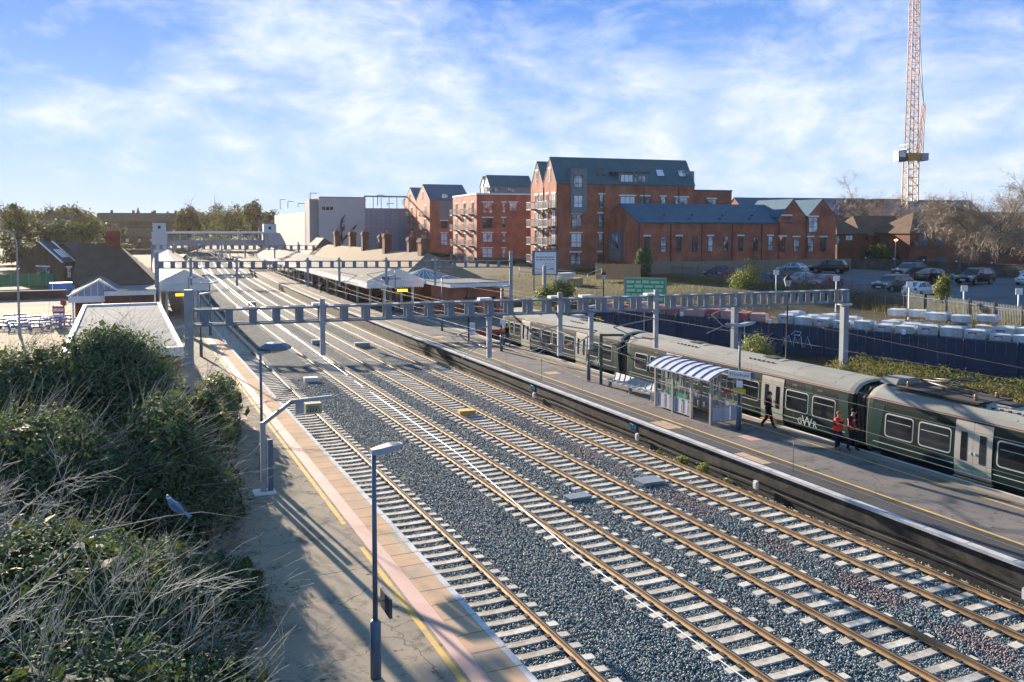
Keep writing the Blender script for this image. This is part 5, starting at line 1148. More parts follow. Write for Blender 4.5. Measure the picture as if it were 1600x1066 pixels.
house(1326, 190, 5, 13, 9, 8.0, 3.6, BR + 6, 'brown roofed house left of the tall crane', M['brick_brown'], M['tile_brown'], hip=2)
house(1380, 200, 5, 8, 9, 8.4, 3.6, BR + 6, 'small brown roofed house right behind the tall crane mast', M['brick_brown'], M['tile_brown'])
house(1432, 185, 5, 9, 9, 7.0, 4.0, BR - 20, 'red brick gabled house with a blue slate roof beside the crane', M['brick'], M['slate'], along='y')
house(1446, 200, 5, 14, 9, 8.5, 3.2, BR + 10, 'slate roofed house half behind the drooping bare tree', M['brick'], M['slate'])
house(152, 360, 3, 36, 10, 10.2, 3.2, 96, 'long dark terrace with chimneys on the misty skyline', M['brick_brown'], M['tile_brown'], chim=4, group='skyline houses')
house(228, 380, 3, 18, 10, 10.6, 2.6, 96, 'brown terrace of houses behind the footbridge lift tower', M['brick_brown'], M['tile_brown'], chim=3, group='skyline houses')
house(113, 300, 2, 14, 9, 6.5, 3.0, 100, 'small hazy brick house among the skyline trees', M['brick_brown'], M['tile_brown'], chim=1, group='skyline houses')
house(67, 290, 2, 9, 9, 9.0, 4.0, 100, 'tall hazy gabled house with a chimney rising above the round trees', M['brick_brown'], M['tile_brown'], chim=1, group='skyline houses')
house(150, 330, 2, 22, 9, 5.0, 3.0, 90, 'low hazy terrace below the skyline terrace', M['brick_brown'], M['tile_brown'], group='skyline houses')
house(405, 330, 3, 16, 10, 7, 3.0, 96, 'small dark house beyond the footbridge beside the white car park wall', M['brick_brown'], M['tile_brown'], group='skyline houses')
p = D(216, 340, 520); cs = empty('church_spire', (p.x, p.y, 3), 0, 'small pointed church spire on the misty skyline', 'church'); MB().box(-3, 3, -3, 3, 0, 10).build('tower', M['brick_brown'], cs); MB().lathe([(2.6, 10), (0, 20)], 6, 0, smooth=False).build('spire', M['tile_brown'], cs)
# ================================================================== vegetation
M['leaf_ivy'] = leafm('ivy_leaf', (.036, .082, .052), (.095, .15, .085), .22, .7, .06)
M['leaf_light'] = leafm('laurel_leaf', (.042, .085, .042), (.115, .165, .08), .28, .6, .12)
M['leaf_yel'] = leafm('yellow_green_leaf', (.09, .11, .03), (.18, .19, .06), .4, .6)
M['leaf_far'] = leafm('winter_twig_foliage', (.06, .05, .032), (.10, .082, .05), .25, .8, .1)
M['leaf_brown'] = leafm('dry_leaf', (.14, .10, .055), (.22, .16, .09), .35, .8, .1)
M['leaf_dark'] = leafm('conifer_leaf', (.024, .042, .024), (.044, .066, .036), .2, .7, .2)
M['bark'] = pm('bark', (.16, .145, .12), (.10, .09, .075), 5, .9, 0, .3, .1)
M['twig'] = pm('twig', (.36, .37, .35), (.22, .235, .225), 6, .8, 0, 0, .2); M['twig_brown'] = pm('brown_twig', (.24, .17, .12), (.17, .125, .09), 4, .9)
def leaf_quads(C, Nrm, size, asp=.55, jitter=.6):
    n = len(C); Nn = Nrm + RNG.normal(0, jitter, (n, 3)); Nn /= np.linalg.norm(Nn, axis=1)[:, None]
    T = np.cross(Nn, RNG.normal(0, 1, (n, 3))); T /= np.linalg.norm(T, axis=1)[:, None]; B = np.cross(Nn, T)
    s = (size * RNG.uniform(.6, 1.3, n))[:, None]
    V = np.stack([C - T * s, C + B * s * asp + Nn * s * .15, C + T * s, C - B * s * asp + Nn * s * .15], 1).reshape(-1, 3)
    return V, np.arange(4 * n).reshape(-1, 4)
def blob_points(blobs, n, shell=.35):
    w = np.array([b[3] * b[4] + b[4] * b[5] + b[3] * b[5] for b in blobs]); k = RNG.choice(len(blobs), n, p=w / w.sum()); Bq = np.array([b[:6] for b in blobs])[k]
    d = RNG.normal(0, 1, (n, 3)); d /= np.linalg.norm(d, axis=1)[:, None]; r = (1 - shell * RNG.uniform(0, 1, n) ** 1.6)[:, None]
    return Bq[:, :3] + d * r * Bq[:, 3:], d / Bq[:, 3:] * Bq[:, 3:].mean(1)[:, None]
def clumps(blobs, nclump, per, csize, lsize, name, mat_, parent, asp=.55, shell=.3, zmin=None):
    """leaves gathered in small sprays through the outer part of the blobs"""
    C, Nn = blob_points(blobs, nclump, shell)
    if zmin is not None: k = C[:, 2] > zmin; C = C[k]; Nn = Nn[k]
    c = np.repeat(C, per, 0) + RNG.normal(0, csize, (len(C) * per, 3)); nn = np.repeat(Nn, per, 0)
    V, Fq = leaf_quads(c, nn, lsize, asp); o = npmesh(name, V, Fq, mat_, parent); return o
def twig_mesh(lines, name, mat_, parent, n=3):
    q = MB()
    for pts, r0, r1 in lines:
        k = len(pts); q.tube(pts, [r0 + (r1 - r0) * i / (k - 1) for i in range(k)], n, 0, cap=False)
    return q.build(name, mat_, parent, fix=False)
def shoot(p, d, L, k=6, droop=0.0, wob=.25, up=0.0):
    p = Vector(p); d = Vector(d).normalized(); pts = [p.copy()]; s = L / k
    for i in range(k):
        d = (d + Vector((random.gauss(0, wob), random.gauss(0, wob), random.gauss(0, wob) - droop + up)) * .35).normalized(); p = p + d * s; pts.append(p.copy())
    return pts
def branchy(p, d, L, r, lvl, out, nb=(3, 6), shrink=.62, spread=.8, droop=0.0, up=.0, wob=.25, k=6):
    pts = shoot(p, d, L, k, droop, wob, up); out.append((pts, r, r * .35 if lvl else r * .3, lvl))
    if lvl <= 0: return
    for _ in range(random.randint(*nb)):
        t = random.uniform(.25, 1.0); i = min(k - 1, int(t * k)); b = pts[i].lerp(pts[i + 1], t * k - i if t < 1 else 1); dd = (pts[i + 1] - pts[i]).normalized()
        nd = (dd + Vector((random.gauss(0, 1), random.gauss(0, 1), random.gauss(0, .8))).normalized() * spread).normalized()
        branchy(b, nd, L * shrink * random.uniform(.7, 1.2), r * .5, lvl - 1, out, nb, shrink, spread, droop, up, wob, k)
# ---- the big ivy clad bush over the near platform
def bush(name, loc, blobs, nclump, per, csize, lsize, mat_, label, cat='bush', twigs=60, tl=1.2, zmin=.05, asp=.55, shell=.3, twm=None, group=None, tdir=None):
    e = empty(name, loc, 0, label, cat, group)
    clumps(blobs, nclump, per, csize, lsize, 'foliage', mat_, e, asp, shell, zmin)
    if twigs > 300: clumps([(a, b_, c, x * .8, y * .8, z * .8) for a, b_, c, x, y, z in blobs], 1500, 5, .2, .22, 'light_block_foliage', M['leaf_dark'], e, .7, .8, zmin)  # dense inner leaves added to stop sun leaking through the bush
    L = []
    for _ in range(twigs):
        C, Nn = blob_points(blobs, 1, .15); d = Vector(Nn[0]) + Vector(tdir or (0, 0, .5)); L.append((shoot(C[0], d, tl * random.uniform(.4, 1.3), 5, 0, .34), .007, .003))
    for _ in range(5): b = random.choice(blobs); L.append(([Vector((b[0]*.5, b[1]*.5, 0)), Vector((b[0]*.8, b[1]*.8, b[2]*.5)), Vector(b[:3])], .09, .04))
    twig_mesh(L, 'branches', twm or M['twig'], e); return e
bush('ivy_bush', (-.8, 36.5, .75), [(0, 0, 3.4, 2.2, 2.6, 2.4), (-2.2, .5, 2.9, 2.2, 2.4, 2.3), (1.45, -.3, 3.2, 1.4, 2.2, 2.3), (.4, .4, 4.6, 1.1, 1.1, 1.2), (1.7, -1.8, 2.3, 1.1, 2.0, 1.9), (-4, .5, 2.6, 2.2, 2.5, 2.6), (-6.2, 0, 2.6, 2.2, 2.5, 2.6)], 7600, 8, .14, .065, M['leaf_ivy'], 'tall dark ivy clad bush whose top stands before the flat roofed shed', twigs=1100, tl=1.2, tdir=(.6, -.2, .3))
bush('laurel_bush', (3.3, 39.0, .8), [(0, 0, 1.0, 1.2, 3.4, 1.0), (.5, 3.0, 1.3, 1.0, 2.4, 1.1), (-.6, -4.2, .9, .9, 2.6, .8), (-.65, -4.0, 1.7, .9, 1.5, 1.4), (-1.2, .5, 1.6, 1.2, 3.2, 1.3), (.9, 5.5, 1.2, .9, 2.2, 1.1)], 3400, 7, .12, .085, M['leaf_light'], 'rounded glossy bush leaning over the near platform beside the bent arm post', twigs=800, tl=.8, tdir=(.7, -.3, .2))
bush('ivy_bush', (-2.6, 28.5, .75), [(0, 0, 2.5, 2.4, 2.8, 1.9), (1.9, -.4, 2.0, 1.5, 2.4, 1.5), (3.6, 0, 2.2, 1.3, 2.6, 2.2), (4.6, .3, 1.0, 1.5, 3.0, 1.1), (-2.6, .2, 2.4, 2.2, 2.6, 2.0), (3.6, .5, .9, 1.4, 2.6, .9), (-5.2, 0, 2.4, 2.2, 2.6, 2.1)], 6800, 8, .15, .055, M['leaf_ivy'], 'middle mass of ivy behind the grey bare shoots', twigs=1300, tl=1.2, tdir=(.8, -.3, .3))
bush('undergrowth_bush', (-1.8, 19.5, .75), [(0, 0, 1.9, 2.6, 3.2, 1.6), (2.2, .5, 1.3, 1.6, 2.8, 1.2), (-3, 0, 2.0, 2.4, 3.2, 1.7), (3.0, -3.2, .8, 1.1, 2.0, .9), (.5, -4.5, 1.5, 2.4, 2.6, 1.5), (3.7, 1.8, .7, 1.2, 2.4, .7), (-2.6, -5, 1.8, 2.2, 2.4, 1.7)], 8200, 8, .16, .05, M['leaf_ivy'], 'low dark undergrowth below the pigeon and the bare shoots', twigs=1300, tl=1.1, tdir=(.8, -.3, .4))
# ---- bare shrubs with long grey shoots
def bare_shrub(name, loc, label, stems, L, lvl=2, lean=(.45, -.1, .8), r=.05, m=None, nb=(5, 9), spread=.75, droop=.05, cat='bare shrub', group=None, k=7, shrink=.6, wob=.28, jit=.55, up=0):
    e = empty(name, loc, 0, label, cat, group); out = []
    for i in range(stems):
        d = Vector(lean) + Vector((random.gauss(0, jit), random.gauss(0, jit), random.gauss(0, .25)))
        branchy((random.gauss(0, .35), random.gauss(0, .5), 0), d, L * random.uniform(.75, 1.15), r * random.uniform(.6, 1.1), lvl, out, nb, shrink, spread, droop, up, wob, k)
    if cat == 'bare shrub': out = [o_ for o_ in out if max(q_.x for q_ in o_[0]) + loc[0] < 2.6 + 1.7 * random.random() ** 2]
    twig_mesh([(p, a, b) for p, a, b, l in out if l == lvl], 'stems', M['bark'] if m is None else m, e, 6)
    twig_mesh([(p, max(a, .006), max(b, .003)) for p, a, b, l in out if l < lvl], 'shoots', m or M['twig'], e, 3); return e
bare_shrub('bare_shrub', (-4.6, 14.4, .75), 'big bare shrub with pale arching branches in the lowest corner of the scene', 8, 4.4, 3, (.35, .2, .85), .036, nb=(5, 8), m=M['twig'], shrink=.52, droop=.05, spread=.65, wob=.28)
bare_shrub('bare_shrub', (-4.6, 20.5, .75), 'bare shrub with thick grey stems beside the pigeon', 9, 4.0, 3, (.5, .0, .8), .034, nb=(5, 8), m=M['twig'], shrink=.52, droop=.04, spread=.65, wob=.28)
bare_shrub('bare_shrub', (-3.8, 26.5, .75), 'bare shrub whose long shoots sweep over the middle mass of ivy', 8, 3.9, 3, (.55, -.05, .7), .03, nb=(5, 8), m=M['twig'], shrink=.52, droop=.05, spread=.65, wob=.26)
bare_shrub('bare_shrub', (-.6, 17.2, .75), 'bare shrub whose twig tips reach over the shaded platform edge', 8, 2.7, 2, (.7, -.05, .55), .022, nb=(6, 10), m=M['twig'], droop=.06, shrink=.55, spread=.6, wob=.2)
bare_shrub('bare_shrub', (.6, 22.8, .75), 'bare shrub with fine brownish twigs overhanging the patch repair', 11, 2.0, 2, (.75, -.1, .5), .016, nb=(9, 14), m=M['twig_brown'], droop=.06, shrink=.5, spread=.6, wob=.2)
bare_shrub('bare_tree', (-.8, 42.0, .7), 'thin bare tree with dark budded twigs rising before the pale shed roof', 5, 5.2, 2, (.15, -.05, 1), .03, m=M['twig_brown'], nb=(6, 10), cat='bare tree', spread=.7)
bare_shrub('bare_tree', (-5.6, 41.5, .7), 'thin bare tree with curling twigs before the blue barriers', 5, 5.6, 2, (.1, -.05, 1), .03, m=M['twig_brown'], nb=(6, 10), cat='bare tree', spread=.7)
bare_shrub('bare_tree', (1.4, 41.0, .8), 'single slanting bare sapling reaching towards the big portal beam', 2, 4.6, 2, (.5, 0, .9), .022, m=M['twig_brown'], nb=(4, 6), cat='bare tree', spread=.5, jit=.2)
# ---- pigeon
_pp = D(276, 800, 13.4); sh0 = bpy.data.objects['bare_shrub']; MB().tube([Vector(q_) - sh0.location for q_ in ((-2.9, 14.0, 4.4), (-1.6, 14.1, 5.1), (-.5, 14.0, _pp.z - .1), (_pp.x - .15, _pp.y, _pp.z - .05), (_pp.x + .35, _pp.y - .1, _pp.z - .02), (_pp.x + 1.1, _pp.y - .2, _pp.z - .2))], [.018, .013, .010, .008, .006, .003], 5).build('perch_shoot', M['twig'], sh0)
pg = empty('pigeon', _pp, R(128), 'grey wood pigeon perched among the bare shoots', 'bird')
q = MB(); prof = [(-.17, .02, .005), (-.14, .028, .03), (-.05, .05, .066), (.04, .085, .075), (.11, .12, .06), (.15, .165, .038), (.175, .2, .036), (.20, .215, .028), (.218, .212, .008)]
v = []
for (x, z, r) in prof:
    for j in range(10): t = 2*math.pi*j/10; v.append((x, r * math.cos(t), z + r * 1.0 * math.sin(t)))
q.add(v, [(i*10+j, i*10+(j+1) % 10, (i+1)*10+(j+1) % 10, (i+1)*10+j) for i in range(8) for j in range(10)], 0, True)
q.add([(.215, -.006, .212), (.215, .006, .212), (.245, 0, .203)], [(0, 1, 2)]); q.add([(-.15, -.03, .03), (-.15, .03, .03), (-.30, .04, -.03), (-.30, -.04, -.03)], [(0, 1, 2, 3)])
bd = q.build('body', pm('pigeon_feathers', (.12, .17, .24), (.17, .22, .29), 12, .7), pg, fix=False)
for s in (-1, 1):
    q = MB(); q.add([(.09, s*.062, .14), (.02, s*.084, .10), (-.10, s*.07, .05), (-.22, s*.03, .015), (-.12, s*.055, .085), (.0, s*.07, .145)], [(0, 1, 2, 3, 4, 5)]); q.build('wing', pm('wing_feathers', (.07, .10, .16), (.10, .135, .19), 14, .7), bd, fix=False)
    MB().tube([(.02, s*.025, .04), (.03, s*.025, -.04)], .006, 5).build('leg', M['insul'], bd)
MB().lathe([(.037, 0), (.038, .012), (.034, .02)], 10, 0, (.168, 0, .19)).build('neck_patch', M['white'], bd)
# ---- shrubs and trees across the railway
def hedge(pts, h, w, n, label, mat_, name='hedge', lsize=.11):
    e = empty(name, (0, 0, 0), 0, label, 'hedge'); bl = []
    for a, b_ in zip(pts, pts[1:]):
        L = math.hypot(b_[0]-a[0], b_[1]-a[1]); k = max(1, int(L / 1.1))
        for i in range(k): t = (i + random.random()*.6) / k; x = a[0] + (b_[0]-a[0])*t; y = a[1] + (b_[1]-a[1])*t; bl.append((x, y, a[2] + h*.45, w * random.uniform(.9, 1.1), 1.3, h * random.uniform(.54, .6)))
    clumps(bl, n, 6, .12, lsize, 'foliage', mat_, e, .4, .4, None); return e
M['leaf_hedge'] = leafm('hedge_top_leaf', (.09, .085, .03), (.16, .15, .05), .3, .7, .2)
hedge([(36.7, 8, .3), (36.7, 26, .3), (36.4, 37, .4)], 2.7, 1.2, 15000, 'clipped brown hedge running beside the train', M['leaf_brown'], lsize=.07)
hedge([(38.5, 8, .6), (38.2, 37, .6)], 2.5, 1.3, 13000, 'yellow green topped strip of hedge below the navy hoarding', M['leaf_hedge'], lsize=.07)
hedge([(35.4, 39, .3), (35.4, 57, .3)], 2.0, 1.0, 3200, 'dark green bramble hedge between the middle coach and the navy hoarding', M['leaf_light'])
bush('elder_shrub', (36.6, 43.2, .3), [(0, 0, 1.5, 1.1, 1.3, 1.3), (.3, .6, 2.3, .7, .8, .8), (-.4, -.6, 1.2, .9, .9, 1.0)], 1000, 6, .2, .085, M['leaf_yel'], 'bright green shrub growing behind the double headed lamp at the shelter', twigs=60)
p = U(868, 462, 3.2); bush('buddleia_shrub', (p.x, p.y, 2.2), [(0, 0, 1.1, 1.8, 1.3, 1.1), (1.2, .3, 1.6, 1.1, 1.0, .8), (-1.2, .2, .8, 1.1, 1.0, .8)], 800, 6, .22, .12, M['leaf_yel'], 'yellowish shrub on the bank below the white billboard', twigs=50)
p = D(1005, 412, 112); bush('ivy_stump', (p.x, p.y, 3.9), [(0, 0, 1.6, .9, .9, 1.7), (.1, 0, 2.9, .7, .7, .8)], 700, 6, .2, .14, M['leaf_ivy'], 'dark ivy covered stump at the end of the timber fence', twigs=10)
p = D(1168, 440, 97); bush('willow_shrub', (p.x, p.y, 3.6), [(0, 0, 1.0, 1.4, 1.3, 1.0), (.9, .4, 2.0, .8, .8, 1.0), (-.8, .4, .8, 1.1, 1.0, .8)], 520, 5, .3, .10, M['leaf_yel'], 'yellow green shrub before the palisade fence and the red car', twigs=80, twm=M['twig_brown'])
p = D(1472, 455, 76); bush('sapling_shrub', (p.x, p.y, 4.0), [(0, 0, .8, .6, .6, .8), (.2, 0, 1.5, .4, .4, .6)], 260, 6, .14, .11, M['leaf_yel'], 'small green sapling beside the white hatchback', twigs=20)
p = D(1372, 398, 131); bush('garden_shrub', (p.x, p.y, 4.2), [(0, 0, 1.6, 3.0, 1.6, 1.7), (2.2, .3, 1.3, 1.8, 1.4, 1.4)], 900, 5, .3, .2, M['leaf_dark'], 'dark rounded garden shrub behind the stone wall near the orange lamp', twigs=10)
for i, (y, s) in enumerate(((31.6, .9), (30.0, 1.1), (28.3, .6), (33.2, .5))):
    bush('weed_clump', (22.62 - .05*i, y, -.2), [(0, 0, .2*s, .24*s, .26*s, .22*s), (.02, .2*s, .15*s, .18*s, .16*s, .15*s)], int(70*s), 6, .05, .05, M['leaf_yel'], ['pale green weed clump at the foot of the black platform face beside the largest one', 'largest green weed clump at the foot of the black platform face', 'tiny weed clump beside the white junction box on the platform face', 'smallest weed clump against the platform face opposite the shelter'][i], 'weed', twigs=4, tl=.3, zmin=0, group='weeds along the platform face')
# rough grass below the palisade fence
def grass(area, n, h, name, m, label=None):
    V = []; Fq = []
    for i in range(n):
        x, y, z = area(); a = random.uniform(0, 6.28); w = .03; d = Vector((math.cos(a), math.sin(a), 0)); l = Vector((random.gauss(0, .3), random.gauss(0, .3), 1)) * h * random.uniform(.5, 1.3); b_ = len(V); P = Vector((x, y, z))
        V += [P - d*w, P + d*w, P + l]; Fq.append((b_, b_+1, b_+2))
    o = npmesh(name, np.array([tuple(v) for v in V]), np.array(Fq), m); tag(o, kind='stuff'); return o
def pal_area():
    y = random.uniform(36, 100); x = x_pal(y) + random.gauss(.2, 1.0); return x, y, hgt(x, y) - .05
grass(pal_area, 9000, .75, 'rough_grass', M['leaf_brown'])
def bank_area():
    y = random.uniform(66, 112); x = random.uniform(37, 60); return x + off(y), y, hgt(x + off(y), y) - .05
grass(bank_area, 5000, .4, 'bank_grass', M['leaf_brown'])
# ---- trees
def crown_tree(name, px, depth, zg, h, w, label, mat_, n=500, lsize=.5, trunk=.3, cat='tree', group='trees on the skyline', base=.2):
    p = D(px, 400, depth); e = empty(name, (p.x, p.y, zg), 0, label, cat, group)
    L = []; branchy((0, 0, 0), (random.uniform(-.1, .1), 0, 1), h * .75, trunk, 2, L, (5, 7), .5, .8); twig_mesh([(q_, a, b_) for q_, a, b_, l in L], 'trunk', M['bark'], e, 5)
    bl = [(0, 0, h*.62, w*.42, w*.42, h*.34)] + [(random.gauss(0, w*.26), random.gauss(0, w*.26), h * random.uniform(base + .15, .85), w*random.uniform(.16, .28), w*random.uniform(.16, .28), h*random.uniform(.10, .2)) for _ in range(9)]
    clumps(bl, n, 6, lsize * 1.2, lsize, 'crown', mat_, e, .6, .55, h*base); return e
SK = [(18, 330, 18, 9, 'tall hazy tree at the very edge of the skyline'), (50, 315, 15, 11, 'round hazy tree behind the cedar'), (85, 300, 16, 14, 'broad hazy tree beside the tall gabled house'), (118, 310, 17, 11, 'hazy tree left of the skyline terrace'), (140, 330, 15, 9, 'narrow hazy tree touching the skyline terrace end'),
      (296, 330, 18, 9, 'tall rounded tree right beside the brown terrace end'), (318, 420, 17, 14, 'hazy tree above the footbridge roof, first in the far row'), (340, 430, 17, 14, 'hazy tree above the footbridge roof, second in the far row'), (362, 380, 19, 15, 'large rounded hazy tree above the middle of the footbridge'), (384, 400, 17, 12, 'hazy tree above the footbridge near its second lift tower'), (398, 350, 20, 8, 'tall narrow dark tree near the second lift tower'), (418, 370, 16, 12, 'dark tree between the second lift tower and the white wall'), (430, 420, 15, 12, 'low dark tree touching the white car park wall')]
for px, dp, h, w, lab in SK: crown_tree('skyline_tree', px, dp, 1.5, h, w, lab, M['leaf_far'], 420, .55)
crown_tree('round_tree', 105, 235, 1, 11.5, 17, 'broad dark evergreen tree behind the modern house', M['leaf_dark'], 900, .5, base=.12); crown_tree('round_tree', 78, 240, 1, 11.5, 14, 'second dark evergreen tree behind the modern house roof', M['leaf_dark'], 700, .5, base=.12)
crown_tree('shrub_tree', 160, 250, 1, 5.5, 12, 'low dark shrubbery tree before the low hazy terrace', M['leaf_dark'], 400, .4, base=.05)
# cedar
p = D(28, 400, 205); e = empty('cedar_tree', (p.x, p.y, .8), 0, 'tiered cedar tree on the edge behind the modern house', 'tree'); MB().tube([(0, 0, 0), (.2, 0, 8), (0, 0, 15.5)], [.5, .35, .1], 7).build('trunk', M['bark'], e)
bl = []
for i in range(11):
    z = 2 + i * 1.25; rr_ = 6.2 * (1 - i / 13)
    for k in range(5): a = random.uniform(0, 6.28); bl.append((math.cos(a) * rr_ * .6, math.sin(a) * rr_ * .6, z + random.gauss(0, .2), rr_ * .5, rr_ * .5, .35))
clumps(bl, 1400, 6, .3, .32, 'crown', M['leaf_dark'], e, .5, .6)
# drooping bare tree and the bare birch
def bare_tree(px, depth, zg, h, label, n0, m, droop, lvl=3, spread=.8, name='bare_tree', fine=True, nb=(5, 7), r=.22):
    p = D(px, 400, depth); e = empty(name, (p.x, p.y, zg), 0, label, 'bare tree'); out = []
    trunk = shoot((0, 0, 0), (0, 0, 1), h * .45, 5, 0, .1); 
    for i in range(n0):
        b_ = trunk[2 + i % 4]; a = 6.28 * i / n0 + random.random(); branchy(b_, (math.cos(a) * .8, math.sin(a) * .8, .8), h * .52, r * .5, lvl, out, nb, .58, spread, droop, 0 if droop else .08, .3)
    MB().tube(trunk, [r, r*.95, r*.9, r*.8, r*.65, r*.5], 7).build('trunk', M['bark'], e); 
    twig_mesh([(q_, max(a, .035), max(b_, .02)) for q_, a, b_, l in out if l >= lvl - 1], 'limbs', M['bark'], e, 4)
    q0 = [q_ for q_, a, b_, l in out if l < lvl - 1]; crown = twig_mesh([(q_, max(a * .5, .016), .010) for q_, a, b_, l in out if l < lvl - 1], 'crown', m, e, 3)
    pts = np.array([tuple(random.choice(q_[2:])) for q_ in q0 for _ in range(6)]); nn = RNG.normal(0, 1, pts.shape); nn[:, 2] *= .4
    V, Fq = leaf_quads(pts + RNG.normal(0, .25, pts.shape), nn, .34, .03, .3); npmesh('fine_twigs', V, Fq, m, e); return e
bare_tree(1562, 112, 4.2, 12.0, 'big drooping bare tree before the dark brick houses', 10, pm('willow_twig', (.34, .26, .17), (.25, .19, .13), 3), .13, nb=(6, 9))
bare_tree(1372, 165, 5, 13, 'bare birch tree in front of the tall crane', 7, pm('birch_twig', (.36, .27, .22), (.28, .2, .16), 3), .05); bare_tree(1474, 165, 5, 9.5, 'pale bare tree behind the mossy brown roof', 6, pm('birch_twig', (.36, .29, .22), (.28, .22, .17), 3), .03)
e = empty('far_woods', (0, 0, 0)); 
bl = []
for i in range(70):
    px = -500 + 2700 * i / 70; p = D(px, 400, random.uniform(560, 760)); bl.append((p.x, p.y, 5, random.uniform(14, 28), 14, random.uniform(8, 12)))
o = clumps(bl, 5200, 6, 1.6, 1.3, 'far_woods', M['leaf_far'], None, .6, .6, 0); bpy.data.objects.remove(e); tag(o, kind='stuff')
# ================================================================== car park, hoarding, pallets, fences
def GP(px, py):                         # where the sight line of a photo pixel meets the terrain
    d = ray(px, py); t = 60.0
    while t < 200 and CAM_H + d.z * t > hgt(d.x * t, d.y * t): t += .25
    return Vector((d.x * t, d.y * t, CAM_H + d.z * t))
V = []; Fc = []; cols = (1.6, 4, 7, 10, 13, 15, 20, 28, 40, 60); rows = list(range(26, 113, 3))
for y in rows:
    for c in cols: x = x_pal(y) + c; V.append((x, y, hgt(x, y) + .04))
for j in range(len(rows) - 1):
    for i in range(len(cols) - 1): a = j*len(cols) + i; Fc.append((a, a+1, a+1+len(cols), a+len(cols)))
M['carpark'] = pm('car_park_asphalt', (.115, .125, .14), (.15, .16, .175), .35, .85, 0, .3, .1, dirt=(.09, .095, .105), dscale=.25, obj=False)
tag(npmesh('car_park_road', np.array(V), np.array(Fc), M['carpark'], smooth=True), kind='structure')
def fence_line(A, B, h, label, name, kind, gap=.17, post=3.0, m=None, z=None, cat='fence', w=.062):
    A = Vector(A); B = Vector(B); L = (B - A).length; d = (B - A) / L; root = empty(name, (A.x, A.y, A.z), 0, label, cat)
    def P(s, zz, o=0.0): p = A + d * s; g = hgt(p.x, p.y) if z is None else A.z + (B.z - A.z) * s / L; nrm = Vector((-d.y, d.x, 0)) * o; return (p.x + nrm.x - A.x, p.y + nrm.y - A.y, g + zz - A.z)
    q = MB(); s = 0
    while s < L - gap:
        if kind == 'pale':
            a, b_ = P(s, .05), P(s + w, .05); c, e_ = P(s + w, h - .1), P(s, h - .1); t = P(s + w/2, h); q.face([a, b_, c, t, e_])
        else:
            o = .012 if int(s / gap) % 2 else -.012; q.face([P(s, .02, o), P(s + gap, .02, o), P(s + gap, h, o), P(s, h, o)])
        s += gap
    q.build('pales' if kind == 'pale' else 'panels', m, root, fix=False)
    for zz in (.35, h - .35):
        s = 0; q = MB()
        while s < L - .01: e_ = min(L, s + post); q.bar(P(s, zz, .05), P(e_, zz, .05), .05); s += post
        q.build('rail', m, root)
    s = 0
    while s <= L: a = P(s, 0, .06); b_ = P(s, h + .08, .06); MB().bar(a, b_, .09).build('post', m, root); s += post
    return root
M['pal'] = pm('galvanised_palisade', (.12, .135, .135), (.17, .18, .18), 2, .7, .1, spec=.2)
fence_line((55.5, 18, 2.6), (62.7, 44, 2.4), 1.9, 'galvanised palisade fence section beyond the brick pallets', 'palisade_fence', 'pale', m=M['pal']); fence_line((62.7, 44, 2.4), (69.2, 67.5, 2.6), 1.9, 'galvanised palisade fence section before the white hatchback', 'palisade_fence', 'pale', m=M['pal']); fence_line((69.2, 67.5, 2.6), (66.7, 104, 2.6), 1.9, 'galvanised palisade fence section running up to the ivy stump', 'palisade_fence', 'pale', m=M['pal'])
p = D(996, 405, 114); p2 = D(1330, 412, 128); M['ftimber'] = M['timber_old']
fence_line((p.x, p.y, 4.2), (p2.x, p2.y, 4.2), 1.6, 'long weathered board fence along the foot of the brick terrace', 'board_fence', 'board', .18, 4, M['timber_old'], z=1)
p = D(932, 412, 108); p2 = D(1002, 415, 110); fence_line((p.x, p.y, 3.9), (p2.x, p2.y, 3.7), 2.0, 'new honey coloured timber fence at the terrace gable', 'board_fence', 'board', .18, 2.4, M['timber'], z=1)
M['navyh'] = pm('navy_hoarding', (.012, .040, .085), (.018, .052, .105), .5, .6, .1, stretch=(1, 1, .2))
hoard = fence_line((60.5, 16, .6), (39.0, 69.3, .6), 2.25, 'tall navy blue hoarding screening the brick pallets behind the train', 'site_hoarding', 'board', .3, 3.2, M['navyh'], z=1, cat='hoarding')
hoard.location.z = .75
hv = Vector((39.0 - 60.5, 69.3 - 16, 0)); hL = hv.length; hv /= hL; hn = Vector((-hv.y, hv.x, 0))     # hn points to the railway
if hn.x > 0: hn = -hn
def HP(s, o, z): p = Vector((60.5, 16, 0)) + hv * s + hn * o; return Vector((p.x, p.y, z))
for i, s in enumerate((13.5, 20.5, 29.5, 39.5, 47.5, 54.0)):
    e = empty('site_lamp', HP(s, -.05, 2.95), math.atan2(hv.y, hv.x), 'small white bulkhead lamp on top of the navy hoarding', 'site lamp', 'lamps on the navy hoarding'); MB().box(-.11, .11, -.1, .1, 0, .3).build('lens', M['white'], e); MB().box(-.13, .13, -.12, -.1, .02, .36).build('bracket', M['galv'], e)
GA = [[(0, 0), (.35, .8), (.6, .1)], [(.12, .35), (.5, .35)], [(.7, 0), (.75, .75), (1.0, .3), (1.2, .8), (1.3, 0)], [(1.4, 0), (1.65, .8), (1.95, -.05)], [(.5, .85), (.8, 1.15), (1.2, 1.1), (1.1, .85), (.7, .85)], [(-.1, .0), (.1, .5), (-.05, .6)]]
strokes('graffiti', [[tuple(HP(38.3 - x * 1.15, .09, 1.35 + z * 1.05)) for x, z in L] for L in GA], .035, pm('pale_spray_paint', (.42, .58, .75), (.5, .65, .8), 5, .7), 'pale blue spray painted tag on the navy hoarding', 'graffiti')
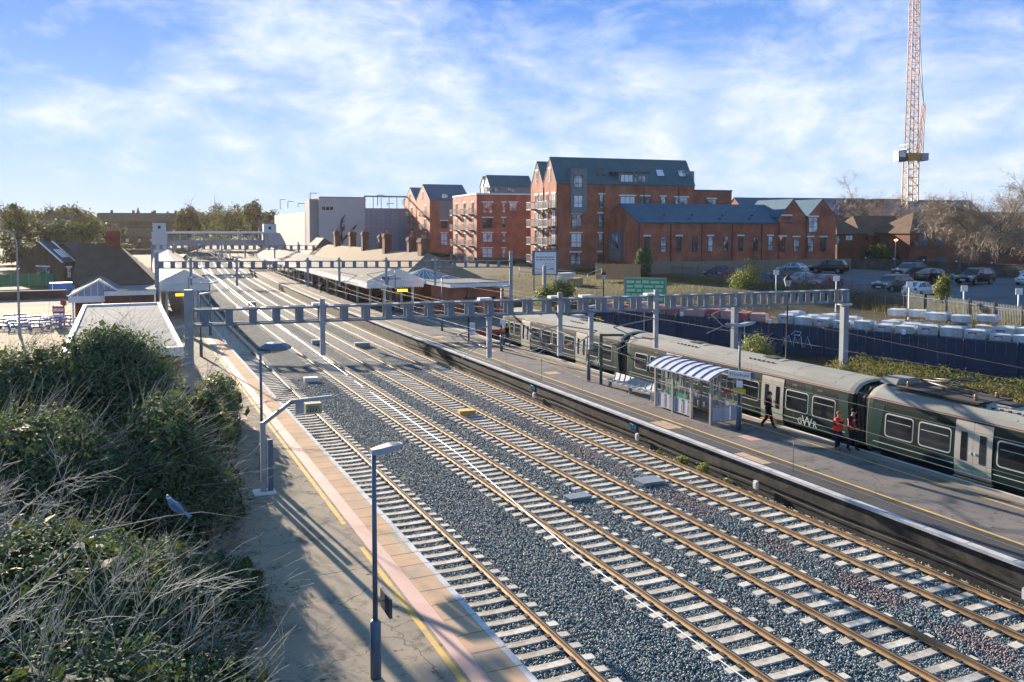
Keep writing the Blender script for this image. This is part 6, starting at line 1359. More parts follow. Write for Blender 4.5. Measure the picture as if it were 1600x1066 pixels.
ws = empty('warning_sign', HP(56.2, .1, 1.5), math.atan2(hv.y, hv.x), 'yellow warning sign at the far end of the navy hoarding', 'sign'); MB().box(-.3, .3, -.02, .02, 0, .8).build('plate', M['yellow_sign'], ws); q = MB(); q.prism([(-.18, .25), (.18, .25), (0, .6)], 'y', -.03, .03); q.build('symbol', M['black'], ws)
# ---- wrapped pallets
M['wrap'] = pm('white_shrink_wrap', (.60, .61, .63), (.47, .48, .51), 1.5, .4, 0, .4, .3, dirt=(.34, .31, .28), dscale=1.3); M['wrap_pink'] = pm('pink_brick_pack', (.50, .22, .20), (.58, .34, .31), 1.2, .4, 0, .3, .4); M['wrap_red'] = pm('red_brick_pack', (.36, .085, .075), (.46, .15, .13), 1.2, .45, 0, .3, .4); M['wood'] = pm('pallet_wood', (.36, .24, .14), (.28, .19, .11), 3, .9); M['lab_red'] = pm('red_label', (.42, .05, .10), (.36, .04, .08), 4, .5)
def pallet_proto(wm_, lab, w=1.35, d=1.1, h=.85):
    e = empty('wrapped_pallet', (0, 0, -50), 0, None, 'wrapped pallet')
    q = MB()
    for y in (-d/2, -.06, d/2 - .12): q.box(-w/2, w/2, y, y + .12, 0, .10)
    for i in range(6): x = -w/2 + (w - .12) * i / 5; q.box(x, x + .12, -d/2, d/2, .101, .13)
    q.build('pallet_base', M['wood'], e)
    q = MB(); v = []
    for (z, s) in ((.13, 1.0), (h*.5, 1.03), (h, 1.0)):
        for (x, y) in ((-1, -1), (0, -1.02), (1, -1), (1.02, 0), (1, 1), (0, 1.02), (-1, 1), (-1.02, 0)): v.append((x*w/2*s + random.gauss(0, .015), y*d/2*s + random.gauss(0, .015), z + random.gauss(0, .012)))
    v += [(random.gauss(0, .1), random.gauss(0, .1), h + .10), (-w*.25, -d*.2, h + .05), (w*.3, d*.2, h + .12)]
    f = [(i*8+j, i*8+(j+1) % 8, (i+1)*8+(j+1) % 8, (i+1)*8+j) for i in range(2) for j in range(8)] + [(16, 17, 25), (17, 18, 24), (18, 19, 26), (19, 20, 26), (20, 21, 26), (21, 22, 24), (22, 23, 25), (23, 16, 25), (17, 24, 25), (24, 18, 26), (24, 26, 21), (24, 22, 25)]
    q.add(v, f); q.build('wrapped_load', wm_, e)
    if lab: MB().box(-w*.3, w*.1, -d/2*1.04 - .02, -d/2*1.04, .42, .66).build('label', M['lab_red'], e)
    MB().box(w*.15, w*.38, -d/2*1.04 - .02, -d/2*1.04, .68, .78).build('tag', M['yellow_sign'], e); return e
PR = {'w': pallet_proto(M['wrap'], False), 'l': pallet_proto(M['wrap'], True), 'p': pallet_proto(M['wrap_pink'], False), 'r': pallet_proto(M['wrap_red'], False)}
LABP = {'w': 'white shrink wrapped pallet standing behind the navy hoarding', 'l': 'white wrapped pallet with a red label behind the navy hoarding', 'p': 'pink wrapped brick pack standing in the row behind the far half of the navy hoarding', 'r': 'deep red brick pack standing in the row behind the far half of the navy hoarding'}
angh = math.atan2(-hv.y, -hv.x)
def put_pallet(k, s, o, z): 
    p = HP(s, -o, z); c = dup(PR[k], p, angh + math.pi + random.gauss(0, .12) + math.pi, LABP[k], (random.uniform(.82, 1.05), random.uniform(.85, 1.05), random.uniform(.6, 1.0))); c['group'] = {'w': 'white wrapped pallets', 'l': 'labelled white pallets', 'p': 'pink brick packs', 'r': 'red brick packs'}[k]
    return c
seq = 'lwllwlwlwllwlwwllwlwlwllw'
for i in range(24):
    s = 4 + i * 1.52
    put_pallet(seq[i % len(seq)], s, 2.1, 1.9); put_pallet(seq[(i + 2) % len(seq)], s + .1, 2.1, 2.78)
    if i % 5 != 4: put_pallet(seq[(i + 4) % len(seq)], s + .3, 3.5, 1.95); put_pallet(seq[(i + 7) % len(seq)], s + .2, 3.5, 2.83)
    if i in (4, 5, 15, 16): put_pallet('w', s, 3.5, 3.71)
    if i in (14, 17, 18): put_pallet('w', s + .2, 4.9, 3.71); put_pallet('w', s + .2, 4.9, 2.83); put_pallet('w', s + .2, 4.9, 1.95)
for i in range(12):
    s = 41.5 + i * 1.32; k = 'prprpprrpprp'[i]
    for l in range(2): put_pallet(k, s, 2.1, 1.9 + l * .9)
    if i > 2: put_pallet('p' if i % 3 else 'r', s, 3.6, 1.95); put_pallet('rp'[i % 2], s + .1, 3.6, 2.85)
for k in PR.values():
    for ch in list(KIDS[k.name]): bpy.data.objects.remove(ch)
    bpy.data.objects.remove(k)
ld_ = empty('leaning_timber', HP(22.5, -5.2, 2.9), 0, 'pale timber beam leaning up behind the white pallets', 'timber beam'); MB().bar((0, 0, 0), (.75, -.3, 2.1), .34, .28).build('beam', M['insul'], ld_)
ba = empty('rubble_bag', HP(10.8, -1.9, 3.62), 0, 'black rubble bag lying on the white pallets', 'bag'); MB().sphere((0, 0, .2), (.42, .3, .26), 0, 10, 6).sphere((.2, .1, .32), (.2, .16, .16), 0, 8, 5).build('bag', M['black'], ba)
bp = empty('blue_crate_stack', HP(60.2, -.6, .9), .4, 'blue and white wrapped packs at the far end of the navy hoarding', 'wrapped packs')
for i in range(3): MB().box(i*1.2 - .5, i*1.2 + .55, -.5, .5, 0, .9 + .25*(i % 2)).build('pack', M['blue'] if i % 2 == 0 else M['wrap'], bp)
# ---- stone wall at the back of the car park
a = U(1326, 420, 4.2); b_ = U(1700, 441, 4.2)
sw2 = empty('stone_wall', a, math.atan2(b_.y - a.y, b_.x - a.x), 'dark stone wall along the back of the car park', 'wall'); Lw = (b_ - a).length
MB().box(0, Lw, 0, .4, -.2, 1.55).build('wall', M['stone'], sw2); MB().box(-.02, Lw, -.06, .46, 1.55, 1.65).build('coping', M['stone'], sw2)
for i in range(6): MB().sphere((Lw * (i + .6) / 7, .2, 1.74), .12, 0, 8, 5).build('wall_light', M['white'], sw2)
# ---- cars
M['tyre'] = pm('tyre', (.015, .015, .015), (.025, .025, .025), 6, .85); M['alloy'] = pm('alloy_wheel', (.42, .43, .44), (.5, .5, .5), 3, .3, .7); M['cglass'] = glassm('car_glass', (.02, .03, .04), .05, .9, (.10, .15, .20)); M['tail'] = pm('tail_light', (.45, .02, .02), (.35, .02, .02), 4, .3); M['head'] = pm('head_light', (.7, .72, .75), (.6, .62, .65), 4, .15); M['plate_y'] = pm('yellow_plate', (.68, .50, .05), (.6, .45, .05), 4, .5); M['chrome'] = pm('chrome', (.5, .5, .52), (.6, .6, .62), 3, .2, .9)
SHAPES = {'hatch': (4.0, 1.72, [(0, .58, .35), (.06, .72, .42), (.95, .95, .9), (1.72, 1.42, .95), (2.2, 1.49, .96), (3.05, 1.45, .96), (3.72, 1.02, .98), (3.93, .92, .99), (4.0, .55, .99)]),
          'estate': (4.6, 1.78, [(0, .58, .35), (.06, .72, .45), (1.15, .95, .92), (1.95, 1.42, .95), (2.4, 1.48, .96), (3.9, 1.46, .98), (4.4, 1.05, 1), (4.57, .92, 1), (4.6, .55, 1)]),
          'suv': (4.75, 1.92, [(0, .70, .4), (.08, .95, .5), (1.2, 1.12, 1.05), (1.85, 1.66, 1.08), (2.3, 1.78, 1.1), (4.2, 1.76, 1.12), (4.6, 1.25, 1.14), (4.72, 1.1, 1.14), (4.75, .65, 1.14)]),
          'coupe_suv': (4.75, 1.92, [(0, .70, .4), (.08, .95, .5), (1.3, 1.12, 1.05), (2.0, 1.58, 1.08), (2.5, 1.67, 1.1), (3.3, 1.62, 1.12), (4.2, 1.24, 1.16), (4.7, 1.12, 1.16), (4.75, .65, 1.16)])}
def car(px, py, z, heading, shape, paint, label, roof=None, ry=0):
    """px, py: where the middle of the car meets the ground; heading: bearing the car faces"""
    L, Wd, pr = SHAPES[shape]; p = GP(px, py); e = empty('parked_car', (p.x, p.y, p.z + .06), R(90 - heading) + math.pi, label, 'car', 'cars in the car park')
    hwid = Wd / 2; q = MB(); n = len(pr); X0 = -L/2; cab = [i for i in range(n) if pr[i][1] > pr[i][2] + .3]
    # x runs from nose (-) to tail (+); the front of the car is -x, so the root is turned by 180 degrees
    v = []
    for i, (x, zt, zb) in enumerate(pr):
        end = .86 if i in (0, n-1) else .95 if i in (1, n-2) else 1; w = hwid * end; rw = hwid * (.74 if i in cab else .90) * end; lo = .28 if 0 < i < n-1 else .36
        zb_ = min(zb, zt - .05)
        v += [(X0 + x, -w * .96, lo), (X0 + x, -w, (lo + zb_) / 2 + .06), (X0 + x, -w * .985, zb_), (X0 + x, -rw, zt - .03), (X0 + x, -rw * .7, zt), (X0 + x, rw * .7, zt), (X0 + x, rw, zt - .03), (X0 + x, w * .985, zb_), (X0 + x, w, (lo + zb_) / 2 + .06), (X0 + x, w * .96, lo)]
    k = 10; f = []
    for i in range(n - 1): f += [(i*k+j, i*k+(j+1) % k, (i+1)*k+(j+1) % k, (i+1)*k+j) for j in range(k)]
    f += [tuple(range(k)), tuple((n-1)*k + j for j in reversed(range(k)))]
    q.add(v, f); bd = q.build('body', paint, e)
    if roof: i0, i1 = cab[0] + 1, cab[-1]; q = MB(); q.add([(X0 + pr[i0][0], -hwid*.72, pr[i0][1] + .012), (X0 + pr[i0][0], hwid*.72, pr[i0][1] + .012), (X0 + pr[i1][0], hwid*.72, pr[i1][1] + .012), (X0 + pr[i1][0], -hwid*.72, pr[i1][1] + .012)], [(0, 1, 2, 3)]); q.build('roof_panel', roof, bd, fix=False)
    V = lambda i, j: Vector(v[i*k + j])
    def inset(P, o, s=.88):
        c = sum(P, Vector()) / len(P); nn = (P[1] - P[0]).cross(P[2] - P[0]).normalized()
        if nn.dot(c - Vector((c.x*.6, 0, .8))) < 0: nn = -nn
        return [c + (a - c) * s + nn * o for a in P]
    i0, i1 = cab[0], cab[-1]
    MB().face(inset([V(i0-1, 4), V(i0-1, 5), V(i0, 5), V(i0, 4)], .012, .94)).build('windscreen', M['cglass'], bd, fix=False)
    MB().face(inset([V(i1, 4), V(i1, 5), V(i1+1, 5), V(i1+1, 4)], .012, .9)).build('rear_window', M['cglass'], bd, fix=False)
    for (a, b__) in ((2, 3), (7, 6)):
        q = MB()
        for i in range(i0 - 1, i1 + 1):
            P = [V(i, a), V(i+1, a), V(i+1, b__), V(i, b__)] if i not in (i0 - 1, i1) else ([V(i, a), V(i+1, a), V(i+1, b__)] if i == i0 - 1 else [V(i, a), V(i+1, a), V(i, b__)])
            q.face(inset(P, .012, .86))
        q.build('side_window', M['cglass'], bd, fix=False)
    wr = .33 if 'suv' not in shape else .38
    for x in (L * .19, L * .80):
        for s in (-1, 1):
            y = s * (hwid - .09); q = MB()
            prof = [(.0, -.10), (wr*.92, -.10), (wr, -.05), (wr, .05), (wr*.92, .10), (0, .10)]; n2 = 18; vv = []
            for (r, o) in prof:
                for j in range(n2): t = 2*math.pi*j/n2; vv.append((X0 + x + r*math.cos(t), y + o, wr + r*math.sin(t) - .02))
            q.add(vv, [(i*n2+j, i*n2+(j+1) % n2, (i+1)*n2+(j+1) % n2, (i+1)*n2+j) for i in range(5) for j in range(n2)]); wo = q.build('wheel', M['tyre'], bd)
            q = MB(); yy = y + s * .112
            for j in range(5):
                t = 2*math.pi*j/5; q.face([(X0 + x, yy, wr-.02), (X0 + x + wr*.64*math.cos(t-.28), yy, wr-.02 + wr*.64*math.sin(t-.28)), (X0 + x + wr*.64*math.cos(t+.28), yy, wr-.02 + wr*.64*math.sin(t+.28))])
            q.build('rim', M['alloy'], wo, fix=False)
    zt = pr[-2][1]; zf = pr[1][1]
    for s in (-1, 1):
        MB().box(L/2 - .10, L/2 + .005, s*hwid*.84 - .12, s*hwid*.84 + .12, zt - .22, zt + .02).build('tail_light', M['tail'], bd)
        MB().box(-L/2 - .0, -L/2 + .28, s*hwid*.74 - .17, s*hwid*.74 + .17, zf - .12, zf + .04).build('headlight', M['head'], bd)
        MB().box(-L*.12 - .12, -L*.12 + .05, s*(hwid + .09) - .09, s*(hwid + .09) + .09, pr[3][2] + .02, pr[3][2] + .18).build('wing_mirror', paint, bd)
    MB().box(L/2 - .02, L/2 + .012, -.27, .27, zt - .26, zt - .15).build('number_plate', M['plate_y'], bd); MB().box(-L/2 - .012, -L/2 + .02, -.27, .27, .48, .59).build('number_plate', M['white'], bd); MB().box(-L/2 - .008, -L/2 + .03, -.5, .5, .62, .62 + (zf - .62) * .6).build('grille', M['black'], bd)
    return e
def paint(n, c, c2=None): return pm('car_paint_' + n, c, c2 or tuple(x * .9 for x in c), 1, .22, .15, 0, .6)
PW = paint('white', (.62, .64, .66)); PB = paint('black', (.012, .013, .015)); PG = paint('grey', (.06, .065, .075)); PR_ = paint('red', (.40, .02, .03)); PP = paint('pinkish_red', (.42, .05, .07)); PS = paint('silver', (.40, .43, .47)); PN = paint('navy', (.02, .035, .09)); PBR = paint('brown', (.15, .12, .12))
Z = 4.23
car(1146, 435, Z, 300, 'hatch', PR_, 'bright red car behind the yellow green shrub and the palisade'); car(1122, 433, Z, 300, 'hatch', PN, 'dark blue car partly hidden behind the bright red car')
car(1238, 428, Z, 345, 'hatch', PW, 'white small hatchback with a black roof between the estate and the black off-roader', roof=M['wframe']); car(1226, 436, Z, 300, 'estate', PBR, 'brown estate car in front of the white hatchback with black roof')
car(1259, 446, Z, 85, 'hatch', PS, 'silver hatchback next to the pinkish red hatchback'); car(1291, 450, Z, 265, 'hatch', PP, 'pinkish red hatchback near the portal post end')
car(1295, 427.5, Z, 330, 'suv', PB, 'black off-roader alone by the board fence corner'); car(1420, 433, Z, 262, 'suv', PG, 'dark grey car with pale bonnet farthest back before the stone wall')
car(1459, 443, Z, 84, 'coupe_suv', PB, 'black sloping backed car with flared wheel arches'); car(1523, 445, Z, 262, 'suv', PB, 'black boxy off-roader standing by itself before the stone wall')
car(1394, 456, Z, 262, 'suv', PG, 'dark grey car with a wide bonnet next to the white hatchback'); car(1438, 464, Z, 82, 'hatch', PW, 'white hatchback with red tail lights right behind the palisade fence')
car(1612, 446, Z, 262, 'hatch', PW, 'white and black car cut by the picture edge'); car(1620, 437, Z, 262, 'suv', PW, 'pale car behind the car cut by the picture edge')
# ---- white notice boards on posts
for i, (px, pt, pb) in enumerate(((1213, 422, 446), (1307, 431, 459), (1421, 440, 460), (1506.5, 446, 471), (1592, 450.5, 480))):
    dpt = (92, 84, 76, 73, 70)[i]; p = D(px, pt, dpt); zg = hgt(p.x, p.y)
    e = empty('notice_board', (p.x, p.y, zg), -YAW, ['white notice board on a post before the brown estate car', 'white notice board on a post before the pinkish red hatchback', 'white notice board on a post before the white hatchback', 'white notice board on a post standing alone between shrub and black off-roader', 'white notice board on a post at the edge by the palisade'][i], 'notice board', 'white boards along the palisade')
    h = p.z - zg; MB().box(-.05, .05, -.04, .04, 0, h).build('post', M['white'], e); MB().box(-.28, .28, -.07, -.04, h - .52, h).build('board', M['white'], e)
# ---- car park lamp, lit
p = GP(1398, 424.5); e = empty('car_park_lamp', (p.x, p.y, 4.2), R(-20), 'tall thin car park lamp lit orange before the stone wall', 'street lamp'); MB().tube([(0, 0, 0), (0, 0, 4.5)], [.08, .05], 8).build('column', M['galv'], e); MB().box(-.3, .35, -.14, .14, 4.5, 4.6).build('lamp_head', M['steel_dark'], e); MB().sphere((.05, -.02, 4.44), (.28, .2, .14), 0, 10, 5).build('lamp_bulb', pm('sodium_glow', (.9, .35, .1), (.9, .3, .08), 3, .4, emit=(1, .26, .06, 6)), e)
# ---- street furniture on the bank
def lantern(px, py, depth, label, zg=None):
    p = D(px, py, depth); g = hgt(p.x, p.y) if zg is None else zg; h = p.z - g; e = empty('lantern_post', (p.x, p.y, g), 0, label, 'lantern', 'old style lanterns')
    MB().lathe([(.16, 0), (.12, .5), (.06, .7), (.05, h - .35), (.10, h - .3)], 10).build('column', M['black'], e); hd = MB().lathe([(.16, h - .3), (.29, h + .15)], 6, 0, smooth=False).build('lantern_glass', M['lampglass'], e); MB().lathe([(.33, h + .15), (.2, h + .34), (.05, h + .46), (.03, h + .6)], 6, smooth=False).build('lantern_cap', M['black'], e)
lantern(943, 432, 79, 'old style lantern on the bank before the timber fence'); lantern(1231, 441, 62, 'old style lantern standing in front of the palisade and silver hatchback')
lantern(160, 447, 84, 'old style lantern before the glazed white entrance gable', .6); lantern(133, 421, 115, 'old style lantern at the corner of the brown roofed station house', .6)
# billboards
p = D(851.5, 411, 95); g = hgt(p.x, p.y); bb = empty('billboard', (p.x, p.y, g), -YAW - R(2), 'white billboard with lines of dark and red writing before the brick apartments', 'billboard')
zb = D(851, 430, 95).z - g; zt2 = D(851, 392, 95).z - g; MB().box(-1.4, 1.4, 0, .15, zb, zt2).build('frame', M['bluegrey'], bb); fc_ = MB().box(-1.12, 1.22, -.03, 0, zb + .12, zt2 - .14).build('poster', M['white'], bb)
def word_row(x0, x1, z, h, m, par, y=-.036):          # a line of writing too small to read: one bar per word
    x = x0; q = MB()
    while x < x1 - .05: w = min(random.uniform(.12, .34) * h / .09, x1 - x); q.box(x, x + w, y, y + .004, z, z + h * random.uniform(.8, 1.1)); x += w + h * .55
    return q.build('poster_lettering', m, par)
for t in (.72, .62): word_row(-.95, 1.0, zb + (zt2 - zb) * t, .09, M['steel_dark'], fc_)
for t, z in (('The cost of', .47), ('business rates', .37)): text_mesh('poster_lettering', t, .19, M['red'], fc_, Matrix.Translation((.45, -.035, zb + (zt2 - zb) * z)) @ Matrix.Rotation(R(90), 4, 'X'), .001)
word_row(.55, .95, zb + (zt2 - zb) * .24, .12, M['steel_dark'], fc_)
for x in (-1.2, 1.2): MB().box(x - .07, x + .07, .0, .14, -.5, zb).build('leg', M['galv'], bb)
p = D(1008, 455, 84); g = hgt(p.x, p.y); gb2 = empty('billboard', (p.x, p.y, min(g, D(1008, 478, 84).z) - .3), -YAW - R(13), 'wide green billboard filled with rows of pale lettering below the ivy stump', 'billboard'); o0 = gb2.location.z
zb = D(1008, 478, 84).z - o0; zt2 = D(1008, 434, 84).z - o0; MB().box(-2.05, 2.05, 0, .15, zb, zt2).build('frame', M['galv'], gb2); fc_ = MB().box(-1.92, 1.92, -.03, 0, zb + .1, zt2 - .12).build('poster', pm('green_poster', (.05, .36, .13), (.06, .42, .16), 2, .6), gb2)
pgl = pm('pale_green_lettering', (.36, .68, .44), (.44, .74, .5), 5, .6)
for i in range(5): word_row(-1.8, 1.75, zt2 - .55 - .41 * i, .27, pgl, fc_)
for x in (-1.8, 1.8): MB().box(x - .08, x + .08, 0.02, .16, -1, zb).build('leg', M['galv'], gb2)
# handrail ramp by the billboard, crate, rubble
hr = empty('ramp_handrail', (0, 0, 0), 0, 'thin steel handrail sloping along the bank under the white billboard', 'handrail')
pts = [D(812, 418, 92), D(850, 421, 92), D(895, 424, 92), D(918, 428, 92), D(940, 420, 96)]; q = MB(); q.tube(pts, .03, 5); q.tube([p + Vector((0, 0, -.45)) for p in pts], .025, 5)
for p in pts: q.tube([p, p + Vector((0, 0, -1.1))], .03, 5)
q.build('rail', M['galv'], hr)
p = D(900, 424, 100); cr = empty('plywood_crate', (p.x, p.y, hgt(p.x, p.y)), .4, 'pale plywood crate on the building site before the brick apartments', 'crate'); MB().box(-.7, .7, -.5, .5, .0, .9).build('box', M['timber'], cr); MB().box(-.75, .75, -.55, .55, .9, .96).build('lid', M['timber'], cr)
p = D(884, 416, 104); cr = empty('board_stack', (p.x, p.y, hgt(p.x, p.y)), .2, 'stack of pale boards on the building site beside the billboard', 'boards')
for i in range(5): MB().box(-1.4 + .1*i, 1.3 - .07*i, -.6, .6, .3 + .22*i, .47 + .22*i).build('board', M['offwhite'], cr)
for x in (-.9, .9): MB().box(x - .1, x + .1, -.5, .5, 0, .3).build('bearer', M['wood'], cr)
p = D(806, 440, 90); ob = empty('orange_barrier', (p.x, p.y, hgt(p.x, p.y)), .1, 'orange plastic barrier behind the portal post near the annex', 'barrier'); MB().box(-.9, .9, -.06, .06, .5, 1.15).build('panel', M['orange'], ob)
for x in (-.8, .8): MB().box(x - .05, x + .05, -.25, .25, 0, .5).build('leg', M['orange'], ob)
# buffer stop
bs_ = empty('buffer_stop', (30.18, 72.5, -.1), 0, 'red buffer stop at the end of the bay line before the annex', 'buffer stop'); MB().box(-1.3, 1.3, -.15, .15, .75, 1.15).build('beam', M['red'], bs_)
for x in (-.9, .9): q = MB(); q.box(x - .1, x + .1, -.1, .1, 0, .8); q.bar((x, 0, .9), (x, 1.6, 0), .14); q.build('strut', M['steel_dark'], bs_)
# ================================================================== forecourt on the near side
q = MB(); q.face([(-40, 60, .62), (-3.2, 60, .62), (-3.2, 122, .62), (-40, 122, .62)]); tag(q.build('forecourt_pavement', pm('yellow_paving', (.40, .30, .19), (.34, .26, .165), .5, .95, 0, 0, .04, dirt=(.36, .31, .25), dscale=.3, obj=False)), kind='structure')
q = MB(); q.face([(-60, 122, .625), (-4, 122, .625), (-4, 134, .625), (-60, 134, .625)]); tag(q.build('forecourt_road', M['asphalt2']), kind='structure')
q = MB(); q.face([(-8.5, 112, .63), (-6.2, 112, .63), (-6.6, 105, .63), (-7.6, 105, .63)]); tag(q.build('brown_paving_patch', M['tile_brown']), kind='structure')
sl_ = empty('street_lamp', (-8.61, 90.2, .6), R(180), 'tall curved street lamp standing at the edge of the forecourt', 'street lamp')
q = MB(); q.tube([(0, 0, 0), (0, 0, 1.2), (0, 0, 8.4), (.15, 0, 9.0), (.6, 0, 9.45), (1.3, 0, 9.55)], [.12, .1, .07, .065, .06, .055], 10); q.build('column', M['galv'], sl_); MB().box(1.2, 2.1, -.15, .15, 9.5, 9.65).build('lamp_head', M['galv'], sl_); MB().box(-.13, .13, -.13, .13, 0, 1.1).build('base', M['galv'], sl_)
for i, (px, dpt) in enumerate(((66, 230), (145, 260))):
    p = D(px, 380, dpt); e = empty('street_lamp', (p.x, p.y, .8), R(180), ['small distant street lamp behind the modern house', 'small distant street lamp by the low hazy terrace'][i], 'street lamp', 'far street lamps'); q = MB(); q.tube([(0, 0, 0), (0, 0, 8), (.4, 0, 8.5), (1.8, 0, 8.6)], [.12, .08, .07, .06], 6); q.build('column', M['galv'], e); MB().box(1.6, 2.4, -.12, .12, 8.5, 8.65).build('lamp_head', M['galv'], e)
def barrier(x, y, rz, label):
    e = empty('safety_barrier', (x, y, .62), rz, label, 'barrier', 'blue barriers on the forecourt'); q = MB()
    q.box(-1, 1, -.03, .03, .85, 1.0); q.box(-1, 1, -.03, .03, .15, .32); q.box(-1, -.9, -.03, .03, .32, .85); q.box(.9, 1, -.03, .03, .32, .85); q.box(-.05, .05, -.03, .03, .32, .85)
    for xx in (-.5, .45): q.box(xx, xx + .06, -.02, .02, .32, .85)
    q.build('panel', M['blue'], e); MB().box(-.9, .9, -.04, .04, .55, .72).build('stripe', M['red'], e)
    for xx in (-.8, .8): MB().box(xx - .05, xx + .05, -.3, .3, 0, .15).build('leg', M['black'], e)
    MB().box(-.45, .45, -.045, -.035, .57, .70).build('reflective_band', M['white'], e)
bl_ = ['before the curved street lamp', 'closest to the picture edge', 'behind the curved street lamp', 'between lamp and sign', 'nearest the red sign', 'lying in the second row', 'in the middle of the cluster', 'at the shed side of the cluster']
for i, (px, dp) in enumerate(((14, 84), (30, 83), (24, 88), (48, 86), (62, 83), (80, 85), (95, 87), (110, 84))):
    p = D(px, 515, dp); barrier(p.x, p.y, random.uniform(-.5, .5), 'blue and red plastic barrier on the yellow forecourt, ' + bl_[i])
p = D(92, 500, 86); e = empty('road_sign', (p.x, p.y, .62), -YAW, 'red and white road works sign on the yellow forecourt', 'sign'); MB().box(-.6, .6, -.03, .03, 1.2, 2.0).build('plate', M['red'], e); MB().box(-.6, .6, -.02, .02, .5, 1.18).build('lower_plate', M['white'], e); MB().box(-.5, .5, -.045, -.03, 1.45, 1.75).build('band', M['white'], e); MB().lathe([(0, -.02), (.3, -.02), (.3, .02), (0, .02)], 16).build('disc', M['red'], e, loc=(.5, 0, 2.3)); KIDS[e.name][-1].rotation_euler = (R(90), 0, 0)
for x in (-.5, .5): MB().box(x - .03, x + .03, -.03, .03, 0, 2.1).build('leg', M['galv'], e)
p = D(117, 448, 125); e = empty('bicycle_shelter', (p.x, p.y, .7), 0, 'blue covered bicycle shelter behind the yellow forecourt', 'shelter')
MB().prism([(-.9, 0), (.9, 0), (1.0, 1.0), (.7, 1.8), (-.7, 1.8), (-1, 1.0)], 'x', -3.2, 3.2).build('cover', M['blue'], e)
for x in (-2.8, 0, 2.8): MB().box(x - .06, x + .06, -1.05, -.95, 0, 1.8).build('hoop', M['white'], e)
gn = empty('green_netting', (D(45, 430, 140).x, D(45, 430, 140).y, .8), R(10), 'green netted site fence before the modern house', 'fence'); MB().box(-5, 3.5, -.02, .02, .1, 2.1).build('netting', pm('green_netting', (.05, .2, .09), (.07, .25, .12), 2, .8), gn)
for x in (-5, -2.5, 0, 2.5): MB().box(x - .04, x + .04, -.06, .0, 0, 2.2).build('post', M['galv'], gn)
# forecourt low wall
lw_ = empty('low_wall', (-34, 134, .6), 0, 'low brown brick wall along the back of the forecourt', 'wall'); MB().box(0, 27, 0, .4, 0, 1.1).build('wall', M['brick_brown'], lw_); MB().box(-.05, 27.05, -.05, .45, 1.1, 1.2).build('coping', M['concrete'], lw_)
# ================================================================== tower crane
p = D(1421, 340, 190); cz = 3.5; cr = empty('tower_crane', (p.x, p.y, cz), R(-20), 'tall yellow lattice tower crane with its jib raised above the brown roofed houses', 'crane')
M['crane'] = pm('crane_yellow', (.55, .27, .06), (.48, .23, .05), 1, .5); M['crane_o'] = pm('crane_orange', (.55, .25, .08), (.48, .2, .07), 1, .6)
def lattice(q, A, B, wa, wb, n, t, tb=None):
    A = Vector(A); B = Vector(B); d = (B - A).normalized(); r = d.cross(Vector((0, 1, 0))).normalized(); u = r.cross(d); tb = tb or t * .6
    def c(i, s, k): w = wa + (wb - wa) * i / n; return A.lerp(B, i / n) + r * (s * w / 2) + u * (k * w / 2)
    cs = [(-1,-1), (1,-1), (1,1), (-1,1)]
    for s, k in cs: q.tube([c(0, s, k), c(n, s, k)], t, 4)
    for i in range(n):
        for j in range(4):
            a, b__ = cs[j], cs[(j+1) % 4]; q.tube([c(i, *a), c(i, *b__)], tb, 3, cap=False); q.tube([c(i, *(a if i % 2 else b__)), c(i+1, *(b__ if i % 2 else a))], tb, 3, cap=False)
ztop = D(1421, 252, 190).z - cz
q = MB(); lattice(q, (0, 0, -4), (0, 0, ztop), 2.3, 2.3, 14, .14); q.build('mast', M['crane'], cr)
q = MB(); q.prism([(-1.2, ztop), (1.2, ztop), (1.6, ztop + 1.6), (-1.6, ztop + 1.6)], 'y', -1.3, 1.3); q.build('slew_ring', M['crane'], cr)
q = MB(); q.box(-3.4, -1.6, -1, 1, ztop - .2, ztop + 2.2); cab = q.build('cab', M['steel_dark'], cr); MB().box(-3.44, -3.3, -.8, .8, ztop + .8, ztop + 2.0).box(-3.2, -1.8, -1.04, -.98, ztop + .8, ztop + 2.0).build('cab_window', M['glass_day'], cab)
MB().box(1.6, 3.2, -1.4, 1.4, ztop, ztop + 1.6).build('counterweight', M['galv'], cr)
q = MB(); lattice(q, (0, 0, ztop + 1.6), (.9, 2, ztop + 46), 1.9, 1.35, 34, .10); q.build('jib', M['crane_o'], cr)
q = MB(); lattice(q, (1.9, 0, ztop + 1.6), (2.5, 0, ztop + 12.5), 1.0, .5, 8, .07); q.build('a_frame', M['crane_o'], cr)
q = MB(); q.tube([(2.5, 0, ztop + 12.5), (.9, 2, ztop + 44)], .05, 4); q.tube([(2.5, 0, ztop + 12.5), (1.3, 1.2, ztop + 24)], .05, 4); q.build('stay_rope', M['steel_dark'], cr)
q = MB(); q.box(-1.8, -.9, -1.6, 1.6, ztop + 2.4, ztop + 2.5)
for i in range(5): q.box(-1.85, -1.8, -1.6 + .78*i, -1.55 + .78*i, ztop + 2.5, ztop + 3.5)
q.box(-1.85, -1.8, -1.6, 1.6, ztop + 3.45, ztop + 3.55); q.build('walkway', M['galv'], cr)
